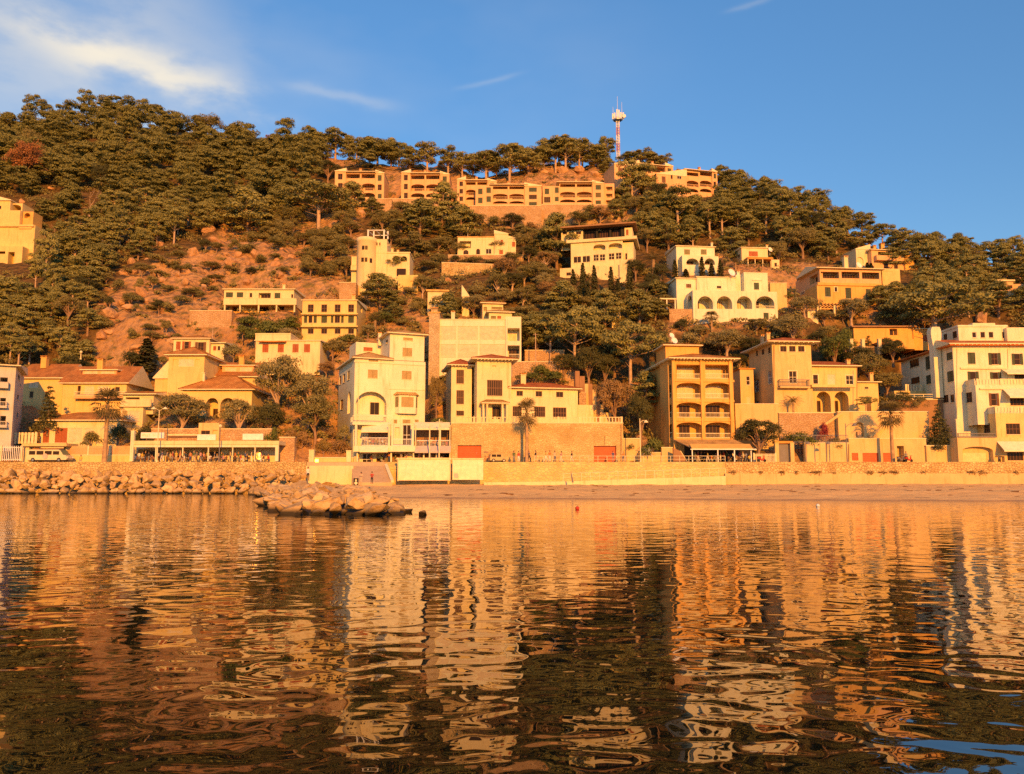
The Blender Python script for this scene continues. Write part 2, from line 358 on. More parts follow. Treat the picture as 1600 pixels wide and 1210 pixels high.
# ------------------------------------------------------------------ building kit
class Bld:
    def __init__(s, name, label, cat, base, Y=None, yaw=0.0, group=None):
        px, py = base
        s.Y = Yg(py) if Y is None else Y
        s.O = at(px, py, s.Y); s.yaw = R(yaw); s.baserow = py
        s.r = empty(name, s.O, s.yaw); tag(s.r, label, cat, group)
        s.c, s.s = math.cos(s.yaw), math.sin(s.yaw)
    def tol(s, v):   # world vector -> local
        return Vector((v.x * s.c + v.y * s.s, -v.x * s.s + v.y * s.c, v.z))
    def loc(s, px, py, y=0.0, x=None):
        C = s.tol(Vector((0, 0, CAMZ)) - s.O); d = s.tol(ray(px, py))
        t = (y - C.y) / d.y if x is None else (x - C.x) / d.x
        return C + d * t
    def rect(s, x0, y0, x1, y1, y=0.0):
        my, mx_ = (y0 + y1) / 2, (x0 + x1) / 2
        return s.loc(x0, my, y).x, s.loc(x1, my, y).x, s.loc(mx_, y1, y).z, s.loc(mx_, y0, y).z
    def face(s, mb, P, u0, u1, z0, z1, ops):
        E = 1e-4
        us, zs = {u0, u1}, {z0, z1}
        ops = [(max(a, u0 + .02), min(b, u1 - .02), max(c, z0 + .02), min(d, z1 - .02), st, kw) for a, b, c, d, st, kw in ops]
        for o in ops: us |= {o[0], o[1]}; zs |= {o[2], o[3]}
        us, zs = sorted(us), sorted(zs)
        for i in range(len(us) - 1):
            for j in range(len(zs) - 1):
                if us[i + 1] - us[i] < E or zs[j + 1] - zs[j] < E: continue
                cu, cz = (us[i] + us[i + 1]) / 2, (zs[j] + zs[j + 1]) / 2
                if any(o[0] < cu < o[1] and o[2] < cz < o[3] for o in ops): continue
                mb.quad(P(us[i], 0, zs[j]), P(us[i + 1], 0, zs[j]), P(us[i + 1], 0, zs[j + 1]), P(us[i], 0, zs[j + 1]))
        for a, b, c, d, st, kw in ops:
            rd = kw.get('dd', {'L': 1.7, 'n': 0.25}.get(st, 0.2))
            mb.quad(P(a, 0, c), P(b, 0, c), P(b, -rd, c), P(a, -rd, c))
            mb.quad(P(a, 0, d), P(b, 0, d), P(b, -rd, d), P(a, -rd, d))
            mb.quad(P(a, 0, c), P(a, 0, d), P(a, -rd, d), P(a, -rd, c))
            mb.quad(P(b, 0, c), P(b, 0, d), P(b, -rd, d), P(b, -rd, c))
            mb.quad(P(a, -rd, c), P(b, -rd, c), P(b, -rd, d), P(a, -rd, d))
            if kw.get('arch'):
                rise = min((b - a) / 2, (d - c) * kw['arch']); zb = d - rise; N = 10; rr = min(rd, 0.35)
                q = [(a + (b - a) * (1 - math.cos(math.pi * k / N)) / 2, zb + rise * math.sin(math.pi * k / N)) for k in range(N + 1)]
                for k in range(N):
                    (ua, za), (ub, zb2) = q[k], q[k + 1]
                    mb.quad(P(ua, 0, za), P(ub, 0, zb2), P(ub, 0, d), P(ua, 0, d))
                    mb.quad(P(ua, 0, za), P(ub, 0, zb2), P(ub, -rr, zb2), P(ua, -rr, za))
            s.win(P, a, b, c, d, st, kw, rd)
    def win(s, P, a, b, c, d, st, kw, rd):
        w, h = b - a, d - c
        fm = kw.get('fm', 'wood'); sm = kw.get('sm', 'sh_green')
        def frame(mb, a, b, c, d, n0, m=0, t=0.07, nv=None, nh=None):
            w = b - a; h = d - c
            t = min(t, w * .16, h * .16)
            mb.box(a, a + t, n0, n0 + .06, c, d, m, P); mb.box(b - t, b, n0, n0 + .06, c, d, m, P)
            mb.box(a + t, b - t, n0, n0 + .058, c, c + t, m, P); mb.box(a + t, b - t, n0, n0 + .058, d - t, d, m, P)
            nv = nv if nv is not None else max(1, round(w / 0.65) - 0) - 1 if w > .9 else 0
            for k in range(nv): x = a + w * (k + 1) / (nv + 1); mb.box(x - t / 2, x + t / 2, n0 + .002, n0 + .055, c + t, d - t, m, P)
            nh = nh if nh is not None else (1 if h > 1.5 else 0)
            for k in range(nh): z = c + h * (k + 1) / (nh + 1); mb.box(a + t, b - t, n0 + .004, n0 + .052, z - t / 2, z + t / 2, m, P)
        if st in ('g', 'o', 'b'):
            if st == 'b': fm = 'whitepaint'
            mb = MB(); frame(mb, a, b, c, d, -rd + .05, 0, kw.get('t', .07), kw.get('nv'), kw.get('nh'))
            mb.box(a - .06, b + .06, 0.004, .09, c - .09, c - .002, 1, P)
            if kw.get('surr'):
                e = .16
                mb.box(a - e, a - .003, .003, .03, c, d + e, 1, P); mb.box(b + .003, b + e, .003, .03, c, d + e, 1, P); mb.box(a - .003, b + .003, .003, .028, d + .003, d + e, 1, P)
            o = mb.build('window', [fm, kw.get('sill', 'trim')], s.r)
            g = MB(); g.box(a + .01, b - .01, -rd + .01, -rd + .06, c + .01, d - .01, 0, P); g.build('pane', ['glass'], o)
            if st == 'o':
                lw = kw.get('lw', w * .42)
                for u in (a - lw - .02, b + .02):
                    k = MB(); k.box(u, u + lw, .012, .06, c - .02, d + .02, 0, P); frame(k, u, u + lw, c - .02, d + .02, .03, 0, .08, 0, 1)
                    k.build('shutter', [sm], s.r)
        elif st == 's':
            k = MB(); nl = 2 if w > .5 else 1
            for i in range(nl):
                x0, x1 = a + w * i / nl + .012, a + w * (i + 1) / nl - .012
                k.box(x0, x1, -.13, -.08, c + .01, d - .01, 0, P); frame(k, x0, x1, c + .01, d - .01, -.105, 0, .08, 0, 1 if h > 1.2 else 0)
            k.box(a - .06, b + .06, 0.004, .08, c - .08, c - .002, 1, P)
            k.build('shutter', [sm, kw.get('sill', 'trim')], s.r)
        elif st == 'w':
            k = MB(); k.box(a + .01, b - .01, -.12, -.07, c + .01, d - .01, 0, P); frame(k, a, b, c, d, -.09, 1, .05, kw.get('nv', 0), 0)
            k.build('roller_blind', [sm if 'sm' in kw else 'blind', 'trim'], s.r)
        elif st == 'd':
            k = MB(); k.box(a + .01, b - .01, -rd + .02, -rd + .07, c + .01, d - .01, 0, P); frame(k, a, b, c, d, -rd + .05, 0, .09, kw.get('nv', 0), kw.get('nh', 0))
            o = k.build(kw.get('nm', 'door'), [kw.get('dm', 'wood')], s.r)
            hd = MB(); hd.box(a + w * .8, a + w * .8 + .05, -rd + .1, -rd + .16, c + h * .45, c + h * .45 + .14, 0, P); hd.build('handle', ['metal'], o)
        elif st == 'L':
            gw = kw.get('gw', .55); off = kw.get('off', .5)
            if gw > 0:
                g0 = a + (w * (1 - gw)) * off; g1 = g0 + w * gw; gh = min(h * .86, 2.2)
                mb = MB(); frame(mb, g0, g1, c + .03, c + gh, -rd + .03, 0, .08, None, 0)
                o = mb.build('window', [kw.get('fm', 'wood')], s.r)
                g = MB(); g.box(g0 + .02, g1 - .02, -rd + .006, -rd + .04, c + .04, c + gh - .01, 0, P); g.build('pane', [kw.get('pm', 'glass')], o)
            if kw.get('rail'): s.rail(P, a + .01, b - .01, c, kw.get('rh', .95), -.12, kw['rail'], kw.get('rm', 'trim'))
    def rail(s, P, u0, u1, z, h, n, style, mat='trim', parent=None, nm='railing'):
        mb = MB()
        if style == 'solid':
            mb.box(u0, u1, n - .06, n + .06, z, z + h, 0, P); mb.box(u0, u1, n - .09, n + .09, z + h, z + h + .07, 0, P)
        else:
            mb.box(u0, u1, n - .06, n + .06, z + h - .1, z + h, 0, P); mb.box(u0, u1, n - .05, n + .05, z + .04, z + .14, 0, P)
            stp, hw = {'bars': (.22, .018), 'bal': (.52, .075), 'posts': (1.6, .04)}[style]
            k = max(2, round((u1 - u0) / stp))
            for i in range(k + 1):
                u = u0 + hw + (u1 - u0 - 2 * hw) * i / k
                mb.box(u - hw, u + hw, n - min(hw, .06), n + min(hw, .06), z + .14, z + h - .1, 0, P)
            if style == 'bal':
                k = max(1, round((u1 - u0) / 3.6))
                for i in range(k + 1):
                    u = u0 + .17 + (u1 - u0 - .34) * i / k
                    mb.box(u - .17, u + .17, n - .12, n + .12, z + .003, z + h + .05, 0, P)
            if style == 'posts': mb.box(u0, u1, n - .02, n + .02, z + h * .5, z + h * .5 + .05, 0, P)
        return mb.build(nm, [mat], parent or s.r)
    def conv(s, ops, y=0.0, x=None):
        out = []
        for o in ops:
            kw = o[5] if len(o) > 5 else {}
            if x is None: a, b, c, d = s.rect(*o[:4], y)
            else:
                p0, p1 = s.loc(o[0], (o[1] + o[3]) / 2, x=x), s.loc(o[2], (o[1] + o[3]) / 2, x=x)
                zt, zb = s.loc((o[0] + o[2]) / 2, o[1], x=x).z, s.loc((o[0] + o[2]) / 2, o[3], x=x).z
                a, b = sorted((p0.y, p1.y)); c, d = zb, zt
            out.append((a, b, c, d, o[4], kw))
        return out
    def block(s, x0, y0, x1, y1, d=8.0, y=0.0, mat='cream', ops=(), left=(), right=(), roof=None, ext=1.5, nm='wall', foot=True, dz=0.0):
        X0, X1, Z0, Z1 = s.rect(x0, y0, x1, y1, y)
        Z1 += dz
        zb = Z0 - ext
        mb = MB()
        s.face(mb, lambda u, n, z: (u, y - n, z), X0, X1, zb, Z1, s.conv(ops, y))
        lo = [(-b, -a, c, e, st, kw) for a, b, c, e, st, kw in s.conv(left, x=X0)]
        s.face(mb, lambda u, n, z: (X0 - n, -u, z), -(y + d), -y, zb, Z1, lo)
        s.face(mb, lambda u, n, z: (X1 + n, u, z), y, y + d, zb, Z1, s.conv(right, x=X1))
        mb.quad((X0, y + d, zb), (X1, y + d, zb), (X1, y + d, Z1), (X0, y + d, Z1))
        mb.quad((X0, y, Z1), (X1, y, Z1), (X1, y + d, Z1), (X0, y + d, Z1))
        o = mb.build(nm, [mat], s.r)
        b = (X0, X1, y, y + d, Z0, Z1)
        if foot: FOOT.append((s.O.copy(), s.yaw, X0, X1, y, y + d, s.O.z + min(Z0, 99)))
        BOX.append((x0, y0, x1, y1, s.baserow))
        if roof: s.roof(b, *roof[:1], **(roof[1] if len(roof) > 1 else {}))
        s.last = b
        return b
    def roof(s, b, kind, h=1.4, o=.5, mat='tile', trim='trim', th=.16, par=.5, raft=0, nm='roof', ym=None):
        x0, x1, y0, y1, _, z = b
        if kind == 'flat':
            mb = MB(); t = .2
            mb.box(x0 - o, x1 + o, y0 - o, y1 + o, z + .003, z + th)
            if par:
                zz = z + th; X0, X1, Y0, Y1 = x0 - o + .01, x1 + o - .01, y0 - o + .01, y1 + o - .01
                mb.box(X0, X1, Y0, Y0 + t, zz, zz + par); mb.box(X0, X1, Y1 - t, Y1, zz, zz + par)
                mb.box(X0, X0 + t, Y0 + t, Y1 - t, zz, zz + par - .002); mb.box(X1 - t, X1, Y0 + t, Y1 - t, zz, zz + par - .002)
            return mb.build(nm, [mat], s.r)
        X0, X1, Y0, Y1 = x0 - o, x1 + o, y0 - o, y1 + o
        z0, z1 = z + .004, z + th
        W, D = X1 - X0, Y1 - Y0
        if kind == 'hip':
            k = min(W, D) / 2 * .985
            A, B = ((X0 + k, (Y0 + Y1) / 2), (X1 - k, (Y0 + Y1) / 2)) if W >= D else (((X0 + X1) / 2, Y0 + k), ((X0 + X1) / 2, Y1 - k))
            A = (*A, z1 + h); B = (*B, z1 + h)
            if W >= D: fs = [[(X0, Y0, z1), (X1, Y0, z1), B, A], [(X1, Y1, z1), (X0, Y1, z1), A, B], [(X0, Y1, z1), (X0, Y0, z1), A], [(X1, Y0, z1), (X1, Y1, z1), B]]
            else: fs = [[(X0, Y0, z1), (X1, Y0, z1), A], [(X1, Y1, z1), (X0, Y1, z1), B], [(X0, Y1, z1), (X0, Y0, z1), A, B], [(X1, Y0, z1), (X1, Y1, z1), B, A]]
        elif kind == 'gable':     # ridge along x
            ym = (Y0 + Y1) / 2 if ym is None else ym
            A, B = (X0, ym, z1 + h), (X1, ym, z1 + h)
            fs = [[(X0, Y0, z1), (X1, Y0, z1), B, A], [(X1, Y1, z1), (X0, Y1, z1), A, B], [(X0, Y1, z1), (X0, Y0, z1), A], [(X1, Y0, z1), (X1, Y1, z1), B]]
        elif kind == 'gabley':    # ridge along y
            A, B = ((X0 + X1) / 2, Y0, z1 + h), ((X0 + X1) / 2, Y1, z1 + h)
            fs = [[(X0, Y1, z1), (X0, Y0, z1), A, B], [(X1, Y0, z1), (X1, Y1, z1), B, A], [(X0, Y0, z1), (X1, Y0, z1), A], [(X1, Y1, z1), (X0, Y1, z1), B]]
        elif kind == 'shed':      # rises to the back
            A, B = (X0, Y1, z1 + h), (X1, Y1, z1 + h)
            fs = [[(X0, Y0, z1), (X1, Y0, z1), B, A], [(X1, Y1, z1), (X0, Y1, z1), A, B], [(X0, Y1, z1), (X0, Y0, z1), A], [(X1, Y0, z1), (X1, Y1, z1), B]]
        elif kind == 'shedr' or kind == 'shedl':     # rises to the right / left
            if kind == 'shedr': A, B = (X1, Y0, z1 + h), (X1, Y1, z1 + h); fs = [[(X0, Y1, z1), (X0, Y0, z1), A, B], [(X1, Y0, z1), (X1, Y1, z1), B, A], [(X0, Y0, z1), (X1, Y0, z1), A], [(X1, Y1, z1), (X0, Y1, z1), B]]
            else: A, B = (X0, Y0, z1 + h), (X0, Y1, z1 + h); fs = [[(X1, Y0, z1), (X1, Y1, z1), B, A], [(X0, Y1, z1), (X0, Y0, z1), A, B], [(X0, Y0, z1), (X1, Y0, z1), A], [(X1, Y1, z1), (X0, Y1, z1), B]]
        mb = MB()
        for k, f in enumerate(fs):
            f = [Vector(q) for q in f]
            e = (f[1] - f[0]).normalized(); nrm = (f[1] - f[0]).cross(f[2] - f[0])
            if nrm.length < 1e-6: continue
            vv = nrm.normalized().cross(e)
            wallish = abs(nrm.normalized().z) < .15
            mb.poly(f, 2 if wallish else 0, [((q - f[0]).dot(e), (q - f[0]).dot(vv)) for q in f])
        c = [(X0, Y0), (X1, Y0), (X1, Y1), (X0, Y1)]
        for k in range(4):
            (ax, ay), (bx, by) = c[k], c[(k + 1) % 4]
            mb.quad((ax, ay, z0), (bx, by, z0), (bx, by, z1), (ax, ay, z1), 1)
        mb.quad(*[(q[0], q[1], z0) for q in c], 1)
        if raft:
            kx = max(2, round((x1 - x0) / raft)); ky = max(2, round((y1 - y0) / raft))
            for i in range(kx + 1):
                x = x0 + (x1 - x0) * i / kx
                mb.box(x - .07, x + .07, Y0 + .06, y0 - .003, z0 - .14, z0 - .003, 1)
            for i in range(ky + 1):
                q = y0 + (y1 - y0) * i / ky
                mb.box(X0 + .06, x0 - .003, q - .07, q + .07, z0 - .14, z0 - .003, 1); mb.box(x1 + .003, X1 - .06, q - .07, q + .07, z0 - .14, z0 - .003, 1)
        if kind == 'hip':        # ridge and hip caps
            rr = .11
            for q in ([A, B], [(X0, Y0, z1), A], [(X0, Y1, z1), A if W >= D else B], [(X1, Y0, z1), B if W >= D else A], [(X1, Y1, z1), B]):
                if (Vector(q[0]) - Vector(q[1])).length > .05: mb.tube(q, rr, 5, 0)
        s.lastroof = mb.build(nm, [mat, trim, 'trim'], s.r)
        return s.lastroof
    def chimney(s, px, ptop, pbot, w=.7, y=2.0, mat='cream', pot=True, parent=None):
        p, q = s.loc(px, pbot, y), s.loc(px, ptop, y)
        mb = MB(); h = w / 2
        zt = max(q.z, p.z + .8)
        mb.box(p.x - h, p.x + h, y - h, y + h, p.z - .6, zt - .35)
        mb.box(p.x - h - .08, p.x + h + .08, y - h - .08, y + h + .08, zt - .35, zt - .22)
        for a, b in ((-1, -1), (1, -1), (1, 1), (-1, 1)): mb.box(p.x + a * h * .75 - .07, p.x + a * h * .75 + .07, y + b * h * .75 - .07, y + b * h * .75 + .07, zt - .22, zt - .06)
        mb.box(p.x - h - .1, p.x + h + .1, y - h - .1, y + h + .1, zt - .06, zt + .03, 1)
        mb.build('chimney', [mat, 'tile'], parent or getattr(s, 'lastroof', None) or s.r)
    def balcony(s, x0, ytop, x1, ybot, out=1.2, style='bars', mat='trim', y=0.0, th=.2, rm=None):
        X0, X1, Z0, Z1 = s.rect(x0, ytop, x1, ybot, y - out)
        mb = MB(); mb.box(X0, X1, y - out, y - .003, Z0 - th, Z0)
        o = mb.build('balcony', [mat], s.r); h = max(Z1 - Z0, .6)
        rm = rm or mat
        s.rail(lambda u, n, z: (u, y - out + .1 - n, z), X0, X1, Z0 + .002, h, 0, style, rm, o)
        s.rail(lambda u, n, z: (X0 + .1 - n, u, z), y - out + .22, y - .03, Z0 + .002, h, 0, style, rm, o)
        s.rail(lambda u, n, z: (X1 - .1 + n, u, z), y - out + .22, y - .03, Z0 + .002, h, 0, style, rm, o)
        return (X0, X1, Z0, Z1)
    def awning(s, x0, ytop, x1, ybot, out=1.6, mat='awning', y=0.0, drop=None, nm='awning'):
        X0, X1, Zb, _ = s.rect(x0, ytop, x1, ybot, y - out)
        Zt = s.rect(x0, ytop, x1, ybot, y)[3]
        mb = MB(); t = .05
        pr = [(y - .01, Zt), (y - out, Zb + .22), (y - out, Zb), (y - out + t, Zb), (y - out + t + .03, Zb + .18), (y - .01, Zt - .08)]
        n = len(pr)
        for k in range(n): (a, b), (c, d) = pr[k], pr[(k + 1) % n]; mb.quad((X0, a, b), (X1, a, b), (X1, c, d), (X0, c, d))
        mb.poly([(X0, a, b) for a, b in pr]); mb.poly([(X1, a, b) for a, b in pr])
        return mb.build(nm, [mat], s.r)
    def trimband(s, x0, y0, x1, y1, out=.08, mat='trim', y=0.0, nm='cornice'):
        X0, X1, Z0, Z1 = s.rect(x0, y0, x1, y1, y)
        mb = MB(); mb.box(X0, X1, y - out, y - .003, Z0, Z1); return mb.build(nm, [mat], s.r)
    def post(s, px, ytop, ybot, w=.25, y=0.0, mat='trim', nm='column'):
        a, b = s.loc(px, ybot, y), s.loc(px, ytop, y)
        mb = MB(); h = w / 2; mb.box(a.x - h, a.x + h, y - h, y + h, a.z, b.z); mb.box(a.x - h - .05, a.x + h + .05, y - h - .05, y + h + .05, b.z - .15, b.z - .002)
        return mb.build(nm, [mat], s.r)
    def slab(s, x0, y0, x1, y1, d=3.0, y=0.0, mat='trim', nm='slab'):
        X0, X1, Z0, Z1 = s.rect(x0, y0, x1, y1, y)
        mb = MB(); mb.box(X0, X1, y, y + d, Z0, Z1); return mb.build(nm, [mat], s.r)
    def dish(s, px, py, r=.6, y=1.0):
        a = s.loc(px, py, y); mb = MB()
        d = Vector((.3, -.85, .35)).normalized(); u = d.cross(Vector((0, 0, 1))).normalized(); v = u.cross(d)
        prev = None
        rings = []
        for k in range(6):
            rr = r * k / 5; q = [a + (u * math.cos(t) + v * math.sin(t)) * rr + d * (rr * rr / r * .35) for t in [2 * math.pi * i / 18 for i in range(18)]]
            rings.append(q)
        for k in range(5):
            for i in range(18): mb.quad(rings[k][i], rings[k][(i + 1) % 18], rings[k + 1][(i + 1) % 18], rings[k + 1][i])
        mb.tube([a, a - Vector((0, -.2, r + .6))], .05, 6); mb.tube([a - v * r * .9, a + d * r * .9], .025, 5)
        mb.build('satellite_dish', ['whitepaint'], s.r)

# ================================================================== BUILDINGS
def rowops(xs, y0, y1, w, st, **kw): return [(x, y0, x + w, y1, st, kw) for x in xs]
def wall(label, x0, y0, x1, y1, Y=None, mat='terrace', d=.6, yaw=0, name='garden_wall', cat='wall', ops=(), top=None, cap=True, ext=5, rail=None, rh=.9, base=None, group=None, slope=None):
    b = Bld(name, label, cat, (x0 if base is None else base, y1), Y, yaw, group)
    q = b.block(x0, y0, x1, y1, d, 0, mat, ops, ext=ext, nm='wall', foot=d > 2)
    if not cap: BOX.pop()
    if cap:
        mb = MB(); mb.box(q[0] - .05, q[1] + .05, -.06, min(d, .6) + .06, q[5] + .003, q[5] + .12); mb.build('coping', [top or 'trim'], b.r)
    if rail: b.rail(lambda u, n, z: (u, .25 - n, z), q[0] + .05, q[1] - .05, q[5] + .125, rh, 0, rail, 'trim')
    return b

# ---- white waterfront house in the middle
b = Bld('house', 'tall cream white waterfront house with square tower, arched loggia and bay window', 'house', (552, 700), 132, 22)
q = b.block(553, 563, 664, 702, 15, 0, 'white', [
    (575, 578, 590, 591, 's', {'sm': 'sh_tan'}), (628, 580, 643, 593, 's', {'sm': 'sh_tan'}), (576, 562.5, 591, 566, 's', {'sm': 'sh_tan'}),
    (556, 612, 604, 648, 'L', {'arch': .55, 'gw': .3, 'off': .75, 'dd': 1.6, 'fm': 'sh_olive'}), (615, 656, 620.5, 668, 's', {'sm': 'sh_tan'}), (629, 656, 641, 675, 's', {'sm': 'sh_tan'}), (648, 656, 654, 662, 's', {'sm': 'sh_tan'})],
    left=[(530, 588, 533, 601, 'g'), (536, 585, 539, 598, 'g'), (543, 580, 546.5, 594, 's', {'sm': 'sh_tan'}), (534, 566.5, 536, 570, 'g'), (540, 563, 543, 568, 'g'), (532, 625, 536, 640, 'g'), (543, 612, 548, 646, 'L', {'arch': .5, 'gw': 0, 'dd': 1})])
q1 = (q[0], (b.loc(609, 560).x), q[2], q[3], q[4], q[5])
b.roof(q1, 'hip', h=1.4, o=.55, mat='tilepale')
t = b.block(609, 523, 663, 563, 7, 0.02, 'white', [(629, 544, 644, 557, 's', {'sm': 'sh_tan'}), (630, 528, 645, 532.5, 's', {'sm': 'sh_tan'})], left=[(603, 531, 606, 537, 'g')], ext=.1, foot=False)
b.roof(t, 'hip', h=1.1, o=.65, mat='tilepale'); b.chimney(593, 520, 535, .5, 6, 'white')
u = b.block(556, 536, 606, 552, 6, 7, 'white', [(568, 543, 582, 549, 's', {'sm': 'sh_red'})], ext=1.5, foot=False)
b.trimband(553, 567, 664, 569, .1, 'white'); b.trimband(607, 607, 664, 609.5, .08, 'white')
X0, X1, Z0, Z1 = b.rect(617, 618, 652, 647)
mb = MB(); pr = [(X0, -.01), (X0 + .5, -.85), (X1 - .5, -.85), (X1, -.01)]
for (a, c), (e, f) in zip(pr, pr[1:]): mb.quad((a, c, Z0), (e, f, Z0), (e, f, Z1), (a, c, Z1))
mb.poly([(*k, Z0) for k in pr]); mb.poly([(*k, Z1) for k in pr])
bay = mb.build('bay_window', ['white'], b.r)
mb = MB(); mb.box(X0 + .9, X1 - .9, -.9, -.853, Z0 + 1.1, Z1 - .35); mb.build('shutter', ['sh_tan'], bay)
for s_ in (0, 1):
    mb = MB(); x = X0 + .06 if s_ == 0 else X1 - .06
    xa = X0 + .44 if s_ == 0 else X1 - .44
    mb.quad((x - .04 * (1 - 2 * s_), -.16, Z0 + 1.1), (xa - .04 * (1 - 2 * s_), -.80, Z0 + 1.1), (xa - .04 * (1 - 2 * s_), -.80, Z1 - .35), (x - .04 * (1 - 2 * s_), -.16, Z1 - .35)); mb.build('shutter', ['sh_olive'], bay)
mb = MB(); A = [(X0 - .35, -.02, Z1), (X0 + .3, -1.2, Z1), (X1 - .3, -1.2, Z1), (X1 + .35, -.02, Z1)]; Bq = [(X0 + .3, -.02, Z1 + .55), (X1 - .3, -.02, Z1 + .55)]
mb.poly([A[1], A[2], Bq[1], Bq[0]], 0, [(0, 0), (3, 0), (3, 1), (0, 1)]); mb.poly([A[0], A[1], Bq[0]], 0, [(0, 0), (1, 0), (1, 1)]); mb.poly([A[2], A[3], Bq[1]], 0, [(0, 0), (1, 0), (1, 1)]); mb.poly(A)
mb.build('bay_roof', ['tilepale'], bay)
b.balcony(551, 650, 605, 661, 2.2, 'bars', 'white', th=.35)
mb = MB(); zz = b.loc(548, 655, 0).z
for x in (X0 - 6.2,): mb.tube([(x, -.12, zz - 4), (x, -.12, zz + 9.5)], .06, 6)
mb.build('downpipe', ['trim'], b.r)

# ---- two-level bar terrace in front of it
b = Bld('bar_terrace', 'two level bar terrace with white railings and awnings before the tall cream house', 'bar', (553, 728), 129)
b.block(553, 706, 646, 729, 2.5, 2.2, 'cream', [(566, 709, 580, 727, 'b'), (588, 709, 632, 727, 'L', {'gw': .8, 'dd': 1.2, 'fm': 'trim'})], ext=.5, foot=False)
b.slab(553, 697, 649, 706, 4.4, 0, 'white', 'deck'); b.slab(651, 700, 706, 706.5, 4.4, .6, 'white', 'deck')
b.slab(649, 704, 651, 706, 4.2, .3, 'white', 'deck')
for px in (556, 608, 613, 645): b.post(px, 663, 697, .35, .25, 'white')
for px in (649, 671, 688, 703): b.post(px, 665, 700, .14, .85, 'white')
for px in (558, 611, 646, 662, 682, 703): b.post(px, 706, 729, .22, .8, 'white')
for x0, x1, z0, z1, yy in ((565, 606, 684, 697, .12), (614, 645, 686, 697, .12), (651, 704, 688, 700, .72)):
    X0, X1, Z0, Z1 = b.rect(x0, z0, x1, z1, yy); b.rail(lambda u, n, z: (u, yy - n, z), X0, X1, Z0, Z1 - Z0, 0, 'bars', 'whitepaint')
b.awning(564, 660, 607, 676, 2.2, 'awning', 3.0); b.awning(645, 660, 702, 672, 2.4, 'awning', 3.4)
b.awning(562, 697.5, 606, 707, .9, 'awning', -.02); b.awning(648, 697, 704, 708, 1.0, 'pinkawning', .58)
b.block(614, 662, 645, 697, 2, 2.6, 'white', [(629, 664, 642, 696, 'g', {'fm': 'whitepaint'}), (617, 668, 624, 680, 'n')], ext=.1, foot=False)
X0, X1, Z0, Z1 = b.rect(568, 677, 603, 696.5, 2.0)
mb = MB(); mb.box(X0, X1, 3.9, 4.1, Z0, Z1 + .5); mb.build('back_wall', ['brown'], b.r)  # brown wall colour stands in for shade inside the bar
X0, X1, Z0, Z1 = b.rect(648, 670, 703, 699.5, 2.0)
mb = MB(); mb.box(X0, X1, 4.3, 4.5, Z0, Z1 + .5); mb.build('back_wall', ['brown'], b.r)  # interior shade put into the wall colour here too
BOX.append((553, 660, 705, 728, 728))

# ---- the villa on the big retaining wall
b = wall('high sandstone retaining wall with two orange garage doors and a balustrade on top', 705, 662, 974, 722, 129.5, 'stonewall', 11, 0, 'retaining_wall', 'wall',
         [(715, 696, 752, 719, 'd', {'dm': 'garage', 'nm': 'garage_door', 'dd': .5}), (928, 697, 963, 724, 'd', {'dm': 'garage', 'nm': 'garage_door', 'dd': .5})], ext=.5)
x0, x1, z0, z1 = b.rect(706, 652, 973, 662)
b.rail(lambda u, n, z: (u, .2 - n, z), x0, x1, z0 + .13, z1 - z0 - .1, 0, 'bal', 'cream', nm='balustrade')
b.slab(756, 705.5, 763, 708, .05, -.06, 'awnbrown', 'plaque')
def pipe(b, px, pt, pb, y=-.08, r_=.06, mat='brown'):
    mb = MB(); mb.tube([b.loc(px, pb, y), b.loc(px, pt, y)], r_, 6); mb.build('downpipe', [mat], b.r)
pipe(b, 970.5, 664, 722); pipe(b, 945, 681, 696, r_=.04); pipe(b, 824, 664, 722, r_=.04, mat='sand')
b = Bld('villa', 'cream villa with hipped red tile roofs and tall barred windows above the retaining wall', 'villa', (745, 654), 134.5, 11)
t = b.block(745, 563, 799, 656, 10, 0, 'cream', [(761, 594, 785, 619, 'g', {'nv': 6, 'nh': 1, 't': .12}), (769, 632, 783, 655, 'L', {'gw': .9, 'dd': .6}), (769, 571.5, 775, 574, 'n')],
            left=[(732, 576, 735, 581, 'g'), (737, 574, 740, 580, 'g'), (736, 600, 740, 618, 'g'), (737, 632, 741, 650, 'g'), (731, 590, 734, 612, 'g')], ext=1)
b.roof(t, 'hip', h=1.2, o=1.1, mat='tilered', raft=.6)
l = b.block(705, 572, 737, 656, 8, 3, 'cream', [(713, 578, 725, 600, 'g', {'nv': 3, 't': .12}), (713, 610, 725, 632, 'g', {'nv': 3, 't': .12}), (713, 642, 725, 650, 'g', {'nv': 3})], ext=1)
b.roof(l, 'hip', h=1.2, o=.8, mat='tilered', raft=.6)
r = b.block(799, 608, 903, 656, 8, .4, 'cream', [(807, 611, 817, 619, 'g'), (837, 611.5, 847, 620, 'g'), (869, 612.5, 880, 621, 'g'), (801, 635, 815, 651, 'g', {'nv': 3, 't': .1}), (835, 635.5, 852, 652, 'g', {'nv': 4, 't': .1}), (864, 637, 885, 654, 'g', {'nv': 4, 't': .1})], ext=1)
b.roof(r, 'hip', h=1.3, o=.7, mat='tilered'); b.chimney(817, 584, 596, .9, 3.5)
b.block(903, 633, 927, 657, 7, .6, 'cream', (), ext=1, foot=False)
X0, X1, Z0, Z1 = b.rect(751, 630, 797, 655)
for px in (755, 761, 785, 792): b.post(px, 631, 655.5, .28, -1.5, 'cream')
rb = (b.loc(754, 631, -1.6).x, b.loc(793, 631, -1.6).x, -1.6, -.02, 0, b.loc(774, 631, -1.6).z)
b.roof(rb, 'hip', h=.5, o=.3, mat='tilepale', nm='porch_roof')

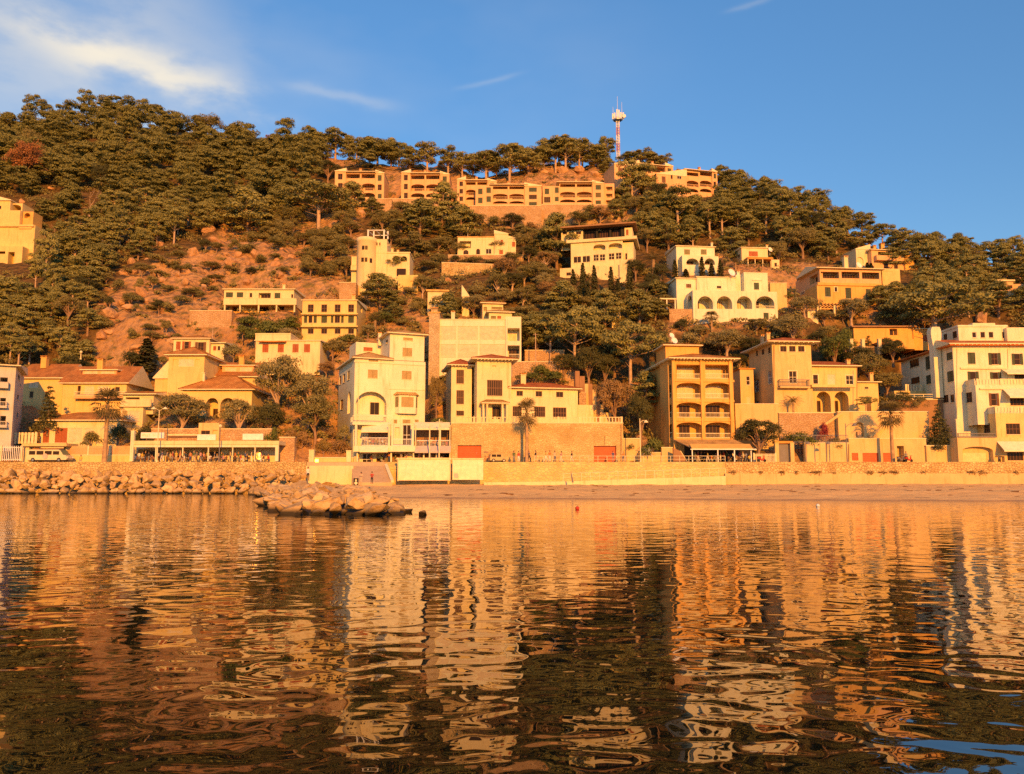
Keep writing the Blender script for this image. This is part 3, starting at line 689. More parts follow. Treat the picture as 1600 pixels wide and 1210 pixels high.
# ---- five storey apartment house
b = Bld('apartment_house', 'narrow five storey ochre apartment house with arched loggias and red tile eaves', 'apartment house', (1053, 720), 130, 5)
ops = []
for (ya, yb, ar, g1, g2) in ((570, 592, 0, 0, 0), (598, 623, .28, 0, 0), (629, 653, .28, .5, .7), (660, 685, .28, .45, .5)):
    for i, (xa, xb) in enumerate(((1057, 1097.5), (1102, 1143))):
        ops.append((xa, ya, xb, yb, 'L', {'arch': ar, 'dd': 2.0, 'gw': (.42, .55)[i] if g1 else .62, 'off': (.4, .35)[i], 'pm': 'glass' if g1 else 'blind', 'fm': 'trim' if not g1 else 'wood', 'rail': 'bars', 'rh': .85, 'rm': 'trim'}))
q = b.block(1053, 562, 1147, 722, 17, 0, 'ochre', ops, left=[(1031, 600, 1033, 612, 'g'), (1031, 640, 1033, 652, 'g')], ext=.5)
for xa, ya, yb in ((1046, 571, 592), (1046, 601, 623), (1046, 632, 653), (1046, 663, 685)): pass
sb = b.block(1045, 564, 1053.2, 715, 5, 1.2, 'ochre', [(1046.2, 571, 1051.2, 592, 'L', {'dd': 1.2, 'gw': .7, 'rail': 'bars', 'pm': 'blind'}), (1046.2, 601, 1051.2, 623, 'L', {'dd': 1.2, 'gw': .7, 'rail': 'bars', 'arch': .3, 'pm': 'blind'}), (1046.2, 632, 1051.2, 653, 'L', {'dd': 1.2, 'gw': .7, 'rail': 'bars', 'arch': .3, 'pm': 'blind'}), (1046.2, 663, 1051.2, 685, 'L', {'dd': 1.2, 'gw': .7, 'rail': 'bars', 'arch': .3, 'pm': 'blind'})], ext=.5)
b.roof(q, 'hip', h=1.5, o=1.0, mat='tile', raft=.55)
for ya in (593.5, 625, 655, 687): b.trimband(1053, ya, 1147, ya + 3.5, .12, 'ochre')
for px in (1055, 1099.7, 1145): b.post(px, 564, 720, .42, -.06, 'ochre', 'pilaster')
p_ = b.block(1040, 541, 1092, 560, 6, 5, 'ochre', (), ext=1, foot=False); b.roof(p_, 'hip', h=.7, o=.6, mat='tile')
b.dish(1053, 533, .6, 6); b.dish(1049, 525, .5, 8)
for px in (1034, 1022): b.post(px, 566, 715, .8, 11 if px == 1034 else 16, 'ochre', 'pilaster')
# restaurant awning roof in front
b = Bld('restaurant_canopy', 'long sloping tile and canvas canopy over the crowded restaurant below the apartment house', 'canopy', (1080, 722), 125.2)
X0, X1, Z0, Z1 = b.rect(1079, 699, 1181, 704, 0)
Zb = at(1100, 687, 129.6).z - b.O.z
xb0, xb1 = b.loc(1053, 688, 4.3).x, b.loc(1147, 688, 4.3).x
mb = MB()
mb.quad((X0, 0, Z1), (X1 - .5, 0, Z1), (xb1, 4.3, Zb), (xb0, 4.3, Zb), 0, [(0, 0), (9, 0), (9, 4), (0, 4)])
mb.quad((X0, 0, Z1 - .12), (X1 - .5, 0, Z1 - .12), (xb1, 4.3, Zb - .12), (xb0, 4.3, Zb - .12), 1)
mb.quad((X0, 0, Z1), (xb0, 4.3, Zb), (xb0, 4.3, Zb - .12), (X0, 0, Z1 - .12), 1); mb.quad((X1 - .5, 0, Z1), (xb1, 4.3, Zb), (xb1, 4.3, Zb - .12), (X1 - .5, 0, Z1 - .12), 1)
mb.build('canopy_roof', ['tilepale', 'awnbrown'], b.r)
b.awning(1081, 694, 1176, 703, 1.4, 'ochre', .4)
b.slab(1079, 701.5, 1182, 703, .12, -1.1, 'whitepaint', 'gutter')
for px in (1082, 1122, 1148, 1174): b.post(px, 702, 723, .14, -.9 if px < 1160 else -.6, 'whitepaint')
X0, X1, Z0, Z1 = b.rect(1070, 706, 1176, 723, 4.0); mb = MB(); mb.box(X0, X1, 3.9, 4.2, Z0, Zb - .2); mb.build('back_wall', ['dark'], b.r)  # near-black wall colour stands for the shade under the canopy
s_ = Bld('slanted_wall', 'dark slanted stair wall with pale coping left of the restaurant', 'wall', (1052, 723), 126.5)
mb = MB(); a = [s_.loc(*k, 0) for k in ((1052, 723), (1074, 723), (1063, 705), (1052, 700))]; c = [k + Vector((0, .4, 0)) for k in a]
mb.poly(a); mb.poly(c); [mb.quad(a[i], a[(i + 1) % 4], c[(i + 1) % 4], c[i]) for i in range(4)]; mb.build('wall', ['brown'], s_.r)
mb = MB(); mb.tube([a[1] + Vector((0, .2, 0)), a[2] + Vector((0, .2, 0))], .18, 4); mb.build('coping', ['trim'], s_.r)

# ---- stone tower villa
b = Bld('villa', 'sandstone villa with a square tower, red tile roofs and arched porch on a terrace', 'villa', (1208, 645), 138, 4)
t = b.block(1208, 536, 1269, 646, 11, 0, 'sand', [(1219, 541, 1229, 550, 'g', {'surr': 1}), (1233, 541, 1243, 550, 'g', {'surr': 1}), (1247, 541, 1257, 550, 'g', {'surr': 1}), (1233, 580, 1245, 599, 'g', {'surr': 1, 'fm': 'trim'}), (1234, 556, 1243, 567, 'n', {'dd': .06})],
            left=[(1181, 548, 1184, 557, 'g'), (1190, 546, 1194, 555, 'g'), (1200, 543, 1204, 553, 'g'), (1200, 580, 1206, 600, 'b'), (1179, 593, 1186, 613, 'b'), (1180, 627, 1186, 640, 'b')], ext=3)
b.roof(t, 'hip', h=1.3, o=1.2, mat='tilered', raft=.9); b.chimney(1200, 520, 532, .6, 5, 'sand'); b.chimney(1191, 524, 534, .5, 7, 'sand')
b.balcony(1219, 593, 1266, 604, 1.0, 'bars', 'sand', th=.25, rm='greypaint')
r = b.block(1269, 573, 1340, 646, 9, 1.0, 'yellow', [(1270.5, 586, 1278, 600, 'g', {'surr': 1}), (1293, 585, 1305, 601, 'w', {}), (1322, 587, 1333, 601, 'g', {'surr': 1, 'fm': 'trim'}), (1276, 612, 1298, 644, 'L', {'arch': .5, 'dd': 2.4, 'gw': .4}), (1304, 612, 1326, 644, 'L', {'arch': .5, 'dd': 2.4, 'gw': .4})], ext=3)
b.roof(r, 'shed', h=2.2, o=.7, mat='tilered'); b.trimband(1266, 602, 1334, 606, .7, 'yellow'); b.chimney(1325, 562, 572, .6, 3, 'sand')
r2 = b.block(1340, 598, 1373, 646, 8, 1.6, 'yellow', [(1351, 605, 1357, 608, 'g'), (1354, 623, 1361, 643, 'd'), (1333, 625, 1338, 642, 'd')], ext=3)
b.roof(r2, 'shed', h=1.4, o=.5, mat='tilered'); b.chimney(1361, 583, 596, .6, 3, 'sand')
lw = b.block(1157, 577, 1178, 640, 8, 6, 'sand', [(1166, 588, 1172, 602, 'b'), (1167, 620, 1173, 636, 'w')], ext=3); b.roof(lw, 'flat', par=0, o=.3, mat='tile')
# walls below it
pipe(b, 1209.5, 540, 644); pipe(b, 1339, 575, 644)
wall('tall shaded terrace wall at the left foot of the tower villa', 1150, 632, 1218, 722, 134.5, 'sand', 3, 0, 'terrace_wall')
wall('stepped sandy terrace wall under the tower villa porch', 1218, 646, 1312, 705, 134.2, 'terrace', 4, 0, 'terrace_wall')
b = wall('broad sunlit terrace wall with an arched niche and rendered stair parapets', 1310, 644, 1452, 692, 133.2, 'sand', 5, 0, 'terrace_wall', ops=[(1337, 660, 1350, 683, 'n', {'arch': .6, 'dd': .6})])
b.slab(1339.5, 674, 1346, 684, .12, .3, 'peach', 'shutter')
for (xa, ya, xb, yb) in ((1288, 664, 1316, 645), (1358, 683, 1392, 658)):
    A, C = b.loc(xa, ya, -.35), b.loc(xb, yb, -.35)
    mb = MB(); mb.tube([A, C], .28, 4); mb.build('stair_parapet', ['sand'], b.r)
b = wall('sandstone street wall with red garage doors and a dark doorway', 1327, 686, 1448, 727, 130.2, 'sand', 3, 0, 'street_wall',
         ops=[(1331, 708, 1341, 720, 'd', {'dm': 'garage', 'nm': 'garage_door'}), (1348, 708, 1373, 726.5, 'd', {'dm': 'garage', 'nm': 'garage_door'}), (1380, 708, 1397, 726.5, 'd', {'dm': 'garage', 'nm': 'garage_door'}), (1402, 697, 1413, 726.5, 'n', {'dd': 1.2})])
wall('plain sandstone street wall between the dark doorway and the white villa', 1448, 697, 1497, 727, 129.8, 'sand', 1, 0, 'street_wall')
b = wall('smooth sandstone garden wall with a dark fence on top', 1258, 693, 1327, 726, 129.5, 'sand', .8, 0, 'street_wall')
[pipe(b, px, 694, 726) for px in (1259.5, 1292, 1326)]; x0, x1, z0, z1 = b.rect(1240, 681, 1326, 693); b.rail(lambda u, n, z: (u, .3 - n, z), x0, x1, z0 + .13, z1 - z0, 0, 'bars', 'greypaint')
b = Bld('gatehouse', 'small grey shuttered gate with two pale pillars at the left end of the garden wall', 'gate', (1212, 726), 129.5)
b.block(1215, 694, 1237, 726, 1, .5, 'greypaint', (), ext=.3, foot=False); b.post(1214, 692, 726, .6, .2, 'sand', 'pillar'); b.post(1238, 692, 726, .6, .2, 'sand', 'pillar'); b.slab(1211, 689.5, 1239, 693, 1.4, .1, 'tile', 'roof')
# ---- big white building on the right
b = Bld('hotel', 'big white four storey villa hotel with green shutters, balustraded terraces and a curved chimney', 'hotel', (1494, 700), 133.5, 0)
q = b.block(1494, 541, 1640, 728, 18, 0, 'white', [(1512, 551, 1524, 569, 's', {'sm': 'sh_green'}), (1549, 552, 1559, 570, 'o', {'surr': 1}), (1585, 553, 1594, 570, 'o', {}), (1516, 581, 1525, 594, 'o'), (1551, 582, 1560, 593, 'o'), (1585, 580, 1606, 593, 'g'), (1620, 556, 1630, 572, 'o')],
            left=[(1421, 562, 1436, 574, 'g', {'nv': 2}), (1446, 557, 1453, 578, 's', {'sm': 'sh_green'}), (1423, 590, 1437, 600, 'g', {'nv': 2}), (1447, 586, 1458, 600, 's', {'sm': 'sh_green'}), (1479, 551, 1488, 563, 's', {'sm': 'sh_green'}), (1480, 580, 1490, 597, 's', {'sm': 'sh_green'}), (1470, 618, 1482, 630, 'g', {'nv': 2}), (1485, 617, 1491, 629, 'g')], ext=.5)
b.roof(q, 'flat', par=0, o=.9, mat='tilered', raft=0); b.roof((q[0], q[1], q[2], q[2] + 3.6, 0, q[5] + .2), 'shed', h=1.5, o=1.05, mat='tilered', raft=.7)
p_ = b.block(1498, 511, 1574, 542, 9, 3.2, 'white', [(1519, 519, 1526, 528, 'b', {'fm': 'wood'}), (1532, 519, 1539, 528, 'g'), (1545, 519, 1552, 528, 'g'), (1566, 519, 1572, 529, 'g')], left=[(1474, 522, 1480, 532, 'g'), (1488, 518, 1495, 529, 'g')], ext=.5, foot=False)
b.roof(p_, 'flat', par=.15, o=.12, mat='white'); b.block(1574, 512, 1650, 545, 8, 2.4, 'white', (), ext=.5, foot=False)
b.slab(1520, 505, 1555, 511, 1.5, 5, 'trim', 'roof_unit')
c2 = b.block(1526, 602, 1640, 660, 6, -3.0, 'white', [(1549, 615, 1557, 634, 'o', {'sm': 'sh_brown'}), (1578, 612, 1600, 634, 'g')], left=[(1502, 614, 1519, 630, 'g', {'nv': 2})], ext=.4)
x0, x1, z0, z1 = b.rect(1526, 593, 1640, 603, -3.0)
b.rail(lambda u, n, z: (u, -2.85 - n, z), x0, x1, c2[5] + .01, 1.0, 0, 'bal', 'trim', nm='balustrade'); b.rail(lambda u, n, z: (c2[0] + .15 - n, u, z), -2.6, -.05, c2[5] + .01, 1.0, 0, 'solid', 'white', nm='parapet')
c3 = b.block(1557, 646, 1640, 700, 8, -5.2, 'yellow', [(1572, 662, 1594, 679, 'g', {'nv': 3, 'fm': 'sh_brown'})], left=[(1537, 662, 1547, 677, 'g')], ext=.4)
b.rail(lambda u, n, z: (u, -5.05 - n, z), c3[0], c3[1], c3[5] + .01, 1.0, 0, 'bal', 'trim', nm='balustrade'); b.rail(lambda u, n, z: (c3[0] + .15 - n, u, z), -4.8, -3.1, c3[5] + .01, 1.0, 0, 'solid', 'white', nm='parapet')
b.awning(1574, 577, 1640, 585, 1.7, 'awning', -.02); b.awning(1578, 607, 1640, 622, 2.0, 'awning', -3.02)
b.trimband(1500, 574.5, 1573, 577, .25, 'trim'); b.trimband(1530, 606.5, 1575, 609, .25, 'trim', -3.0)
pipe(b, 1495.5, 545, 700, mat='trim'); pipe(b, 1575, 545, 592, mat='trim')
# curved chimney stack against its left side
X = q[0] - .75
mb = MB(); zc = b.loc(1465, 527, 0, None).z; A = b.loc(1466, 622, 4.0); T = b.loc(1466, 512, 4.0)
prof = [(.8, A.z), (.8, T.z - 5.2), (.8, T.z - 4.0), (.85, T.z - 3.0), (1.02, T.z - 2.1), (1.12, T.z - 1.3), (1.08, T.z - .6), (.8, T.z), (-.8, T.z), (-1.08, T.z - .6), (-1.12, T.z - 1.3), (-1.02, T.z - 2.1), (-.85, T.z - 3.0), (-.8, T.z - 4.0), (-.8, T.z - 5.2), (-.8, A.z)]
for y_ in (3.4, 4.8): mb.poly([(A.x + k * .8, y_, z) for k, z in prof])
for k in range(len(prof)): (a, z), (c, z2) = prof[k], prof[(k + 1) % len(prof)]; mb.quad((A.x + a * .8, 3.4, z), (A.x + c * .8, 3.4, z2), (A.x + c * .8, 4.8, z2), (A.x + a * .8, 4.8, z))
mb.build('chimney', ['white'], b.r)
# patio and garage in front
b = Bld('garage_annex', 'low sandy annex with an arched yellow garage door, awning and barred window', 'garage', (1497, 727), 127.5)
q = b.block(1497, 684, 1645, 727, 5, 0, 'sand', [(1504, 698, 1552, 726.7, 'n', {'arch': .22, 'dd': .9}), (1555, 713, 1570, 726.7, 'n', {'dd': .5}), (1574, 707, 1599, 720, 'g', {'nv': 4, 'fm': 'sh_brown'})], ext=.4)
b.slab(1504.5, 708, 1541, 727, .1, .75, 'garagepale', 'garage_door'); b.awning(1569, 690, 1640, 706, 1.8, 'awning', -.02)
b.balcony(1497, 678, 1556, 683, .1, 'bars', 'greypaint', th=.1); b.post(1496, 655, 684, .22, .2, 'trim')
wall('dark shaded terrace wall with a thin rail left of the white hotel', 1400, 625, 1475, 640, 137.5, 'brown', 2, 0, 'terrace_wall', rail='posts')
b = Bld('terrace', 'white balustraded terrace beside the left wall of the white hotel', 'terrace', (1400, 615), 143)
b.block(1398, 611, 1466, 640, 4, 0, 'yellow', (), foot=False); x0, x1, z0, z1 = b.rect(1415, 601, 1464, 612); b.rail(lambda u, n, z: (u, .2 - n, z), x0, x1, z0, z1 - z0, 0, 'bal', 'trim', nm='balustrade')

# ---- left edge: grey block
b = Bld('apartment_house', 'grey white apartment house with balconies cut by the left edge', 'apartment house', (21, 690), 128, 27)
q = b.block(-40, 571, 21, 700, 12, 0, 'grey', [(0, 590, 12, 600, 'L', {'gw': .7}), (0, 622, 9, 634, 'L', {'gw': .7}), (0, 650, 9, 664, 'L', {'gw': .7}), (-28, 590, -12, 600, 'L', {'gw': .7})],
            right=[(28, 586, 31, 594, 'g'), (35, 590, 39, 602, 'g'), (27, 617, 29.5, 625, 'g'), (34, 613, 37, 640, 'g'), (26, 645, 28, 653, 'g'), (33, 655, 36, 664, 'g'), (31.5, 600, 32.6, 604, 'g')], ext=.5)
b.roof(q, 'shed', h=1.2, o=.7, mat='tile'); b.balcony(-30, 597, 13, 604, 1.0, 'solid', 'grey'); b.balcony(-30, 627, 11, 635, 1.0, 'bars', 'grey'); b.balcony(-30, 658, 11, 666, 1.0, 'bars', 'grey')

# ---- terracotta roofed row behind the palm
b = Bld('row_house', 'long row house with brown tile roof, two chimneys and a dormer behind the palm', 'row house', (97, 640), Yg(632), 0)
q = b.block(97, 600, 197, 642, 9, 0, 'yellow', [(121, 603, 126, 617, 'g'), (132, 603, 147, 617, 'w', {'nv': 1}), (152, 603, 170, 617, 'w', {'nv': 1}), (180, 605, 187, 613, 'g')])
b.roof(q, 'gable', h=3.6, o=.6, mat='tiledark'); b.balcony(115, 612, 195, 618.5, 1.2, 'bars', 'peach', rm='trim', th=.5)
d_ = b.block(129, 579, 182, 591, 4, 2.0, 'peach', [(132, 580, 152, 589, 'w', {'nv': 1}), (157, 580, 178, 590, 'w', {})], ext=.3, foot=False); b.roof(d_, 'shed', h=.4, o=.4, mat='tiledark'); b.chimney(158, 561, 574, 1.0, 4, 'ochre')
q = b.block(28, 592, 97, 642, 9, 3.0, 'yellow', [(45, 597, 60, 606, 'w', {'nv': 1}), (46, 612, 52, 622, 'g'), (70, 612, 76, 622, 'g')]); b.roof(q, 'gable', h=3.2, o=.6, mat='tiledark'); b.chimney(70, 557, 571, 1.0, 6, 'ochre')
b = Bld('bungalow', 'low cream bungalow with ridged tile roof and red shutters behind the fan palm', 'bungalow', (63, 694), 133, 0)
q = b.block(63, 658, 187, 696, 8, 0, 'cream', [(67, 669, 77, 692, 's', {'sm': 'sh_red'}), (86, 669, 105, 692, 's', {'sm': 'sh_red'}), (107, 669, 128, 692, 'w'), (132, 669, 146, 692, 'w')]); b.roof(q, 'hip', h=1.5, o=.7, mat='tile')
b = Bld('house', 'pale two storey house with a roofed upper terrace right of the fan palm', 'house', (188, 670), Yg(664), 0)
q = b.block(188, 633, 223, 672, 8, 0, 'cream', [(191, 642, 199, 655, 's', {'sm': 'sh_tan'}), (200, 642, 218, 658, 'w', {'nv': 1})])
b.balcony(188, 625, 236, 634, .4, 'solid', 'cream'); q = b.block(192, 617, 240, 634, 7, 1.2, 'cream', [(196, 621, 218, 633, 'L', {'gw': .8, 'pm': 'blind'}), (222, 621, 236, 632, 'w')]); b.roof(q, 'shed', h=1.3, o=.7, mat='tile')

# ---- yellow house with hipped tower
b = Bld('villa', 'yellow villa with a square hip roofed tower and arched porch above the left cafe', 'villa', (290, 656), Yg(650), 0)
t = b.block(262, 556, 318, 640, 8, 3, 'yellow', [(279, 561, 303, 573, 'w', {'nv': 1}), (270, 562, 277, 572, 'n', {'dd': .08}), (305, 562, 312, 572, 'n', {'dd': .08})]); b.roof(t, 'hip', h=1.9, o=.7, mat='tile')
m_ = b.block(286, 610, 393, 658, 9, 0, 'yellow', [(322, 622, 340.5, 657, 'L', {'arch': .5, 'gw': .5, 'dd': 2}), (344, 622, 367, 657, 'L', {'arch': .5, 'gw': .5, 'dd': 2}), (295, 628, 305, 650, 'g')]); b.roof(m_, 'hip', h=2.9, o=.7, mat='tile')
mb = MB(); pt = b.loc(319, 590, 2.6); mb.box(pt.x - .18, pt.x + .18, 2.3, 2.7, pt.z - 1, pt.z + .7); mb.box(pt.x - .28, pt.x + .28, 2.2, 2.8, pt.z + .703, pt.z + .82); mb.build('flue', ['trim'], b.lastroof)
l = b.block(241, 592, 263, 640, 7, 5, 'yellow', ()); b.roof(l, 'shedr', h=3.6, o=.3, mat='tiledark')
b = Bld('row_house', 'terraced house with brown roof, skylights and white dormer windows behind the yellow villa', 'row house', (318, 610), Yg(612), 0)
q = b.block(318, 590, 400, 614, 9, 3, 'yellow', ()); b.roof(q, 'gable', h=3.3, o=.6, mat='tiledark')
d_ = b.block(347, 572, 396, 585, 4, 4.0, 'peach', [(352, 574, 369, 584, 'w'), (375, 574, 393, 584, 'w')], ext=.6, foot=False); b.roof(d_, 'shed', h=.4, o=.4, mat='tiledark'); b.chimney(378, 556, 570, .9, 5, 'ochre')
b = Bld('house', 'small cream house with red shutters on the slope behind the hip roofed tower', 'house', (271, 552), Yg(556), 0)
q = b.block(271, 530, 327, 556, 7, 0, 'cream', [(275, 534, 282, 547, 's', {'sm': 'sh_red'}), (288, 534, 295, 547, 'o', {'sm': 'sh_red'}), (309, 535, 318, 550, 'o', {'sm': 'sh_brown'})]); b.roof(q, 'hip', h=1.1, o=.5, mat='tile')
q = b.block(327, 537, 350, 556, 6, 1.0, 'cream', [(340, 541, 344, 548, 'g'), (333, 541, 338, 548, 's', {'sm': 'sh_red'})]); b.roof(q, 'shed', h=.7, o=.5, mat='tile')
b = Bld('house', 'flat cream house with a row of orange red shutters above the olive trees', 'house', (399, 572), Yg(572), 0)
q = b.block(399, 533, 500, 574, 8, 0, 'cream', rowops([410, 434, 457, 475], 538, 551, 9.5, 's', sm='sh_red')); b.roof(q, 'shed', h=.5, o=.25, mat='tilepale')
q2 = b.block(399, 523, 454, 535, 7, .8, 'cream', (), ext=.2, foot=False); b.roof(q2, 'flat', par=.1, o=.05, mat='cream')
mb = MB(); X0, X1, Z0, Z1 = b.rect(406, 532, 448, 535.5); mb.box(X0, X1, -1.1, -.01, Z0, Z0 + .16); mb.build('tile_hood', ['tile'], b.r)
b = Bld('house', 'yellow three storey house with green shutters and thin balcony slabs', 'house', (472, 524), Yg(526), 0)
q = b.block(472, 470, 557, 526, 10, 0, 'yellow', rowops([481, 502, 523, 544], 476, 488, 9, 'g', sill='yellow') + [(475, 494, 480, 505, 's'), (482, 494, 488, 505, 'g'), (490, 494, 495, 505, 's'), (502, 494, 511, 505, 's'), (517, 494, 521, 505, 's'), (523, 494, 531, 505, 'g'), (533, 494, 537, 505, 's'), (544, 494, 553, 505, 's')] + rowops([481, 502, 523, 544], 514, 522, 9, 'g'), right=[(563, 480, 566, 488, 'n')])
b.roof(q, 'shed', h=.9, o=.25, mat='tile'); b.slab(470, 489.5, 559, 491.5, .8, -.8, 'yellow', 'balcony'); b.slab(470, 509, 559, 511, .8, -.8, 'yellow', 'balcony'); b.chimney(553, 461, 470, .7, 4, 'yellow')
b = Bld('house', 'long flat white house with a full width balcony over a dark undercroft', 'house', (350, 486), Yg(488), 0)
q = b.block(350, 453, 459, 476, 8, 0, 'cream', [(353, 457, 364, 465, 's'), (370, 457, 380, 465, 's'), (390, 458, 394, 465, 'g'), (404, 458, 423, 466, 'L', {'gw': .8, 'dd': 1}), (429, 458, 438, 467, 's'), (455, 460, 458, 466, 'g')], ext=0); b.roof(q, 'shed', h=.5, o=.4, mat='tilepale')
b.balcony(349, 467, 463, 475, 1.5, 'solid', 'cream'); b.block(358, 476, 459, 488, 6, 1.0, 'ochre', [(362, 478, 374, 487, 'L', {'gw': .8}), (400, 478, 420, 487, 'L', {'gw': .8}), (430, 478, 444, 487, 'g')]); [b.post(px, 476, 488, .3, -1.2, 'cream') for px in (351, 375, 404, 432, 460)]; b.chimney(444, 444, 453, .6, 4)
wall('ochre terrace wall with a dark parapet left of the flat white house', 296, 486, 362, 500, Yg(503), 'terrace', 2, 0, 'terrace_wall')

# ---- round tower house
b = Bld('tower_house', 'cream house with a round tower, square turret and white roof pergola', 'house', (558, 445), Yg(452), 0)
sq = b.block(586, 374, 604.5, 428, 6, 1.5, 'cream', [(588, 379, 590, 384, 'g', {'arch': .3}), (592.5, 379, 594.5, 384, 'g', {'arch': .3})], right=[(605.5, 380, 606.5, 385, 'g'), (607.3, 380, 608.3, 385, 'g')], ext=2)
C0 = b.loc(573, 400, 1.8); ra = b.loc(588, 400, 1.8).x - C0.x; zt = b.loc(573, 374, 1.8).z; zb = b.loc(573, 445, 1.8).z
mb = MB(); mb.lathe(C0.x, 1.8, [(ra, zb - 3), (ra, zt - 1.0), (ra + .12, zt - .9), (ra + .12, zt), (ra - .2, zt), (ra - .2, zt - .7), (0.01, zt - .7)], 28)
tw = mb.build('round_tower', ['cream'], b.r, True); BOX.append((556, 372, 590, 445, 452))
for px, py, py2 in ((568, 385, 391), (573, 385, 391), (567, 403.5, 410), (572.5, 403.5, 410), (579.5, 404, 411)):
    p0, p1 = b.loc(px - .9, py2, 0), b.loc(px + .9, py, 0); th = math.asin(max(-1, min(1, ((p0.x + p1.x) / 2 - C0.x) / ra)))
    mb = MB(); cx, cy = C0.x + math.sin(th) * (ra + .01), 1.8 - math.cos(th) * (ra + .01); tx, ty = math.cos(th), math.sin(th); hw = .3
    mb.box(-hw, hw, -.05, .06, p0.z, p1.z, 0, lambda x, y, z: (cx + tx * x - ty * y, cy + ty * x + tx * y, z)); mb.build('slit_window', ['glass'], tw)
for px, yy in ((575, 2.4), (600, 2.4), (584, 6.4), (606, 6.4)): b.post(px, 359.5 if yy < 4 else 362, 374, .28, yy, 'whitepaint', 'pergola_post')
pz = b.loc(590, 360, 2.4).z; xa, xb = b.loc(574, 360, 2.4).x, b.loc(601, 360, 2.4).x; xc, xd = b.loc(583, 362, 6.4).x, b.loc(607, 362, 6.4).x
mb = MB()
for a, c in (((xa, 2.4), (xb, 2.4)), ((xc, 6.4), (xd, 6.4)), ((xa, 2.4), (xc, 6.4)), ((xb, 2.4), (xd, 6.4)), (((xa + xb) / 2, 2.4), ((xc + xd) / 2, 6.4))): mb.tube([(*a, pz), (*c, pz)], .12, 4)
mb.build('pergola', ['whitepaint'], b.r)
wg = b.block(586, 396, 640, 436, 7, 1.6, 'cream', [(590, 401.5, 600, 410, 'n', {'arch': .5, 'dd': .4}), (614, 400.5, 623, 409, 'L', {'arch': .5, 'gw': 0, 'dd': 1.2}), (626, 400.5, 636, 409, 'L', {'arch': .5, 'gw': 0, 'dd': 1.2})]); b.roof(wg, 'flat', par=.12, o=.15, mat='cream')
b.chimney(613, 388, 397, .5, 4); b.chimney(622, 391, 397, .4, 4)
b.block(549, 401, 558, 445, 5, 3.5, 'cream', ()); b.balcony(548, 415, 558, 421, .9, 'solid', 'cream', y=3.5); b.block(622, 430, 653, 452, 4, -1.0, 'yellow', [(641, 439, 646, 446, 'n')])
b.slab(620, 420, 634, 430, 1, 1.0, 'glass', 'window')
wall('orange terrace wall left of the round tower house', 530, 442, 556, 466, Yg(462), 'terrace', 3, 0, 'terrace_wall')
# ---- cream house on terrace
b = Bld('house', 'cream house with red shutters and two rooflines on a terrace below the orange retaining wall', 'house', (715, 402), Yg(404), 0)
q = b.block(715, 371, 773, 404, 7, .5, 'cream', [(724, 391, 732, 398, 'g', {'arch': .5}), (744, 389, 750, 398, 'g', {'arch': .5}), (718, 377, 736, 388, 'L', {'dd': 1.2, 'gw': 0}), (744, 375, 771, 385, 'n', {'dd': .06}), (759, 389, 768, 397, 'b')]); b.roof(q, 'flat', par=0, o=.2, mat='tilepale')
q = b.block(772.5, 366, 794, 404, 7, 0, 'cream', [(782, 375, 786, 382, 's', {'sm': 'sh_red'}), (780, 391, 786, 398, 's', {'sm': 'sh_red'})]); b.roof(q, 'shedl', h=.9, o=.1, mat='tilepale')
q = b.block(794, 373, 806, 404, 6, .3, 'cream', [(800, 378, 805, 386, 's', {'sm': 'sh_red'})]); b.roof(q, 'shedl', h=.6, o=.1, mat='tilepale')
wall('low garden wall in front of the cream terrace house', 700, 399, 818, 405, Yg(408), 'terrace', 1, 0, 'garden_wall')
wall('sloping orange stone terrace wall among the trees', 690, 412, 770, 430, Yg(432), 'rubble', 1.2, 8, 'terrace_wall')

# ---- apartment row under the ridge
def apt(label, x0, top, x1, bot, lw, rw, Y, yaw=0, fl=3, sh='g', group='apartment blocks below the ridge'):
    Y = Yg(bot + 4)
    b = Bld('apartment_block', label, 'apartment block', (x0, bot), Y, yaw, group)
    h = (bot - top) / fl; xm0, xm1 = x0 + lw, x1 - rw
    if lw:
        t = b.block(x0, top, xm0, bot, 9, -.4, 'peach', [(x0 + lw * .3, top + h * (k + .25), x0 + lw * .72, top + h * (k + .88), sh if k % 2 else 'g', {'fm': 'sh_brown'}) for k in range(fl)]); b.roof(t, 'shedr', h=.9, o=.15, mat='tilepale')
    if rw:
        t = b.block(xm1, top + 3, x1, bot, 9, -.2, 'peach', [(xm1 + rw * .25, top + 3 + h * (k + .2), xm1 + rw * .72, top + 3 + h * (k + .82), 's' if k != 1 else 'g', {'fm': 'sh_brown'}) for k in range(fl)]); b.roof(t, 'shedl', h=.9, o=.15, mat='tilepale')
    ops = []; mid = (xm0 + xm1) / 2
    for k in range(fl):
        ya = top + 2.5 + h * k
        for a, c in ((xm0 + 1.2, mid - 1.2), (mid + 1.2, xm1 - 1.2)): ops.append((a, ya + h * .12, c, ya + h * .9, 'L', {'arch': 0 if k == 0 else .35, 'dd': 1.8, 'gw': .6, 'rail': 'solid' if k % 2 == 0 else 'bars', 'rh': .9, 'rm': 'peach', 'fm': 'sh_brown'}))
    q = b.block(xm0, top + 2, xm1, bot, 9, .2, 'peach', ops); b.roof(q, 'shed', h=.9, o=.9, mat='tilered')
    b.chimney(mid, top - 4, top + 2, .6, 4, 'peach')
    return b
apt('leftmost peach apartment block below the ridge with arched balconies', 523, 268, 600, 312, 17, 13, 250)
b = apt('peach apartment block second from the left below the ridge, with a narrow side wing', 627, 270, 702, 312, 14, 14, 251)
apt('peach apartment block partly hidden behind its neighbour, with a dark roof edge', 714, 281, 776, 316, 13, 14, 258)
b = apt('wide peach apartment block in the middle of the ridge row with green shutters', 769, 288, 846, 322, 0, 26, 248)
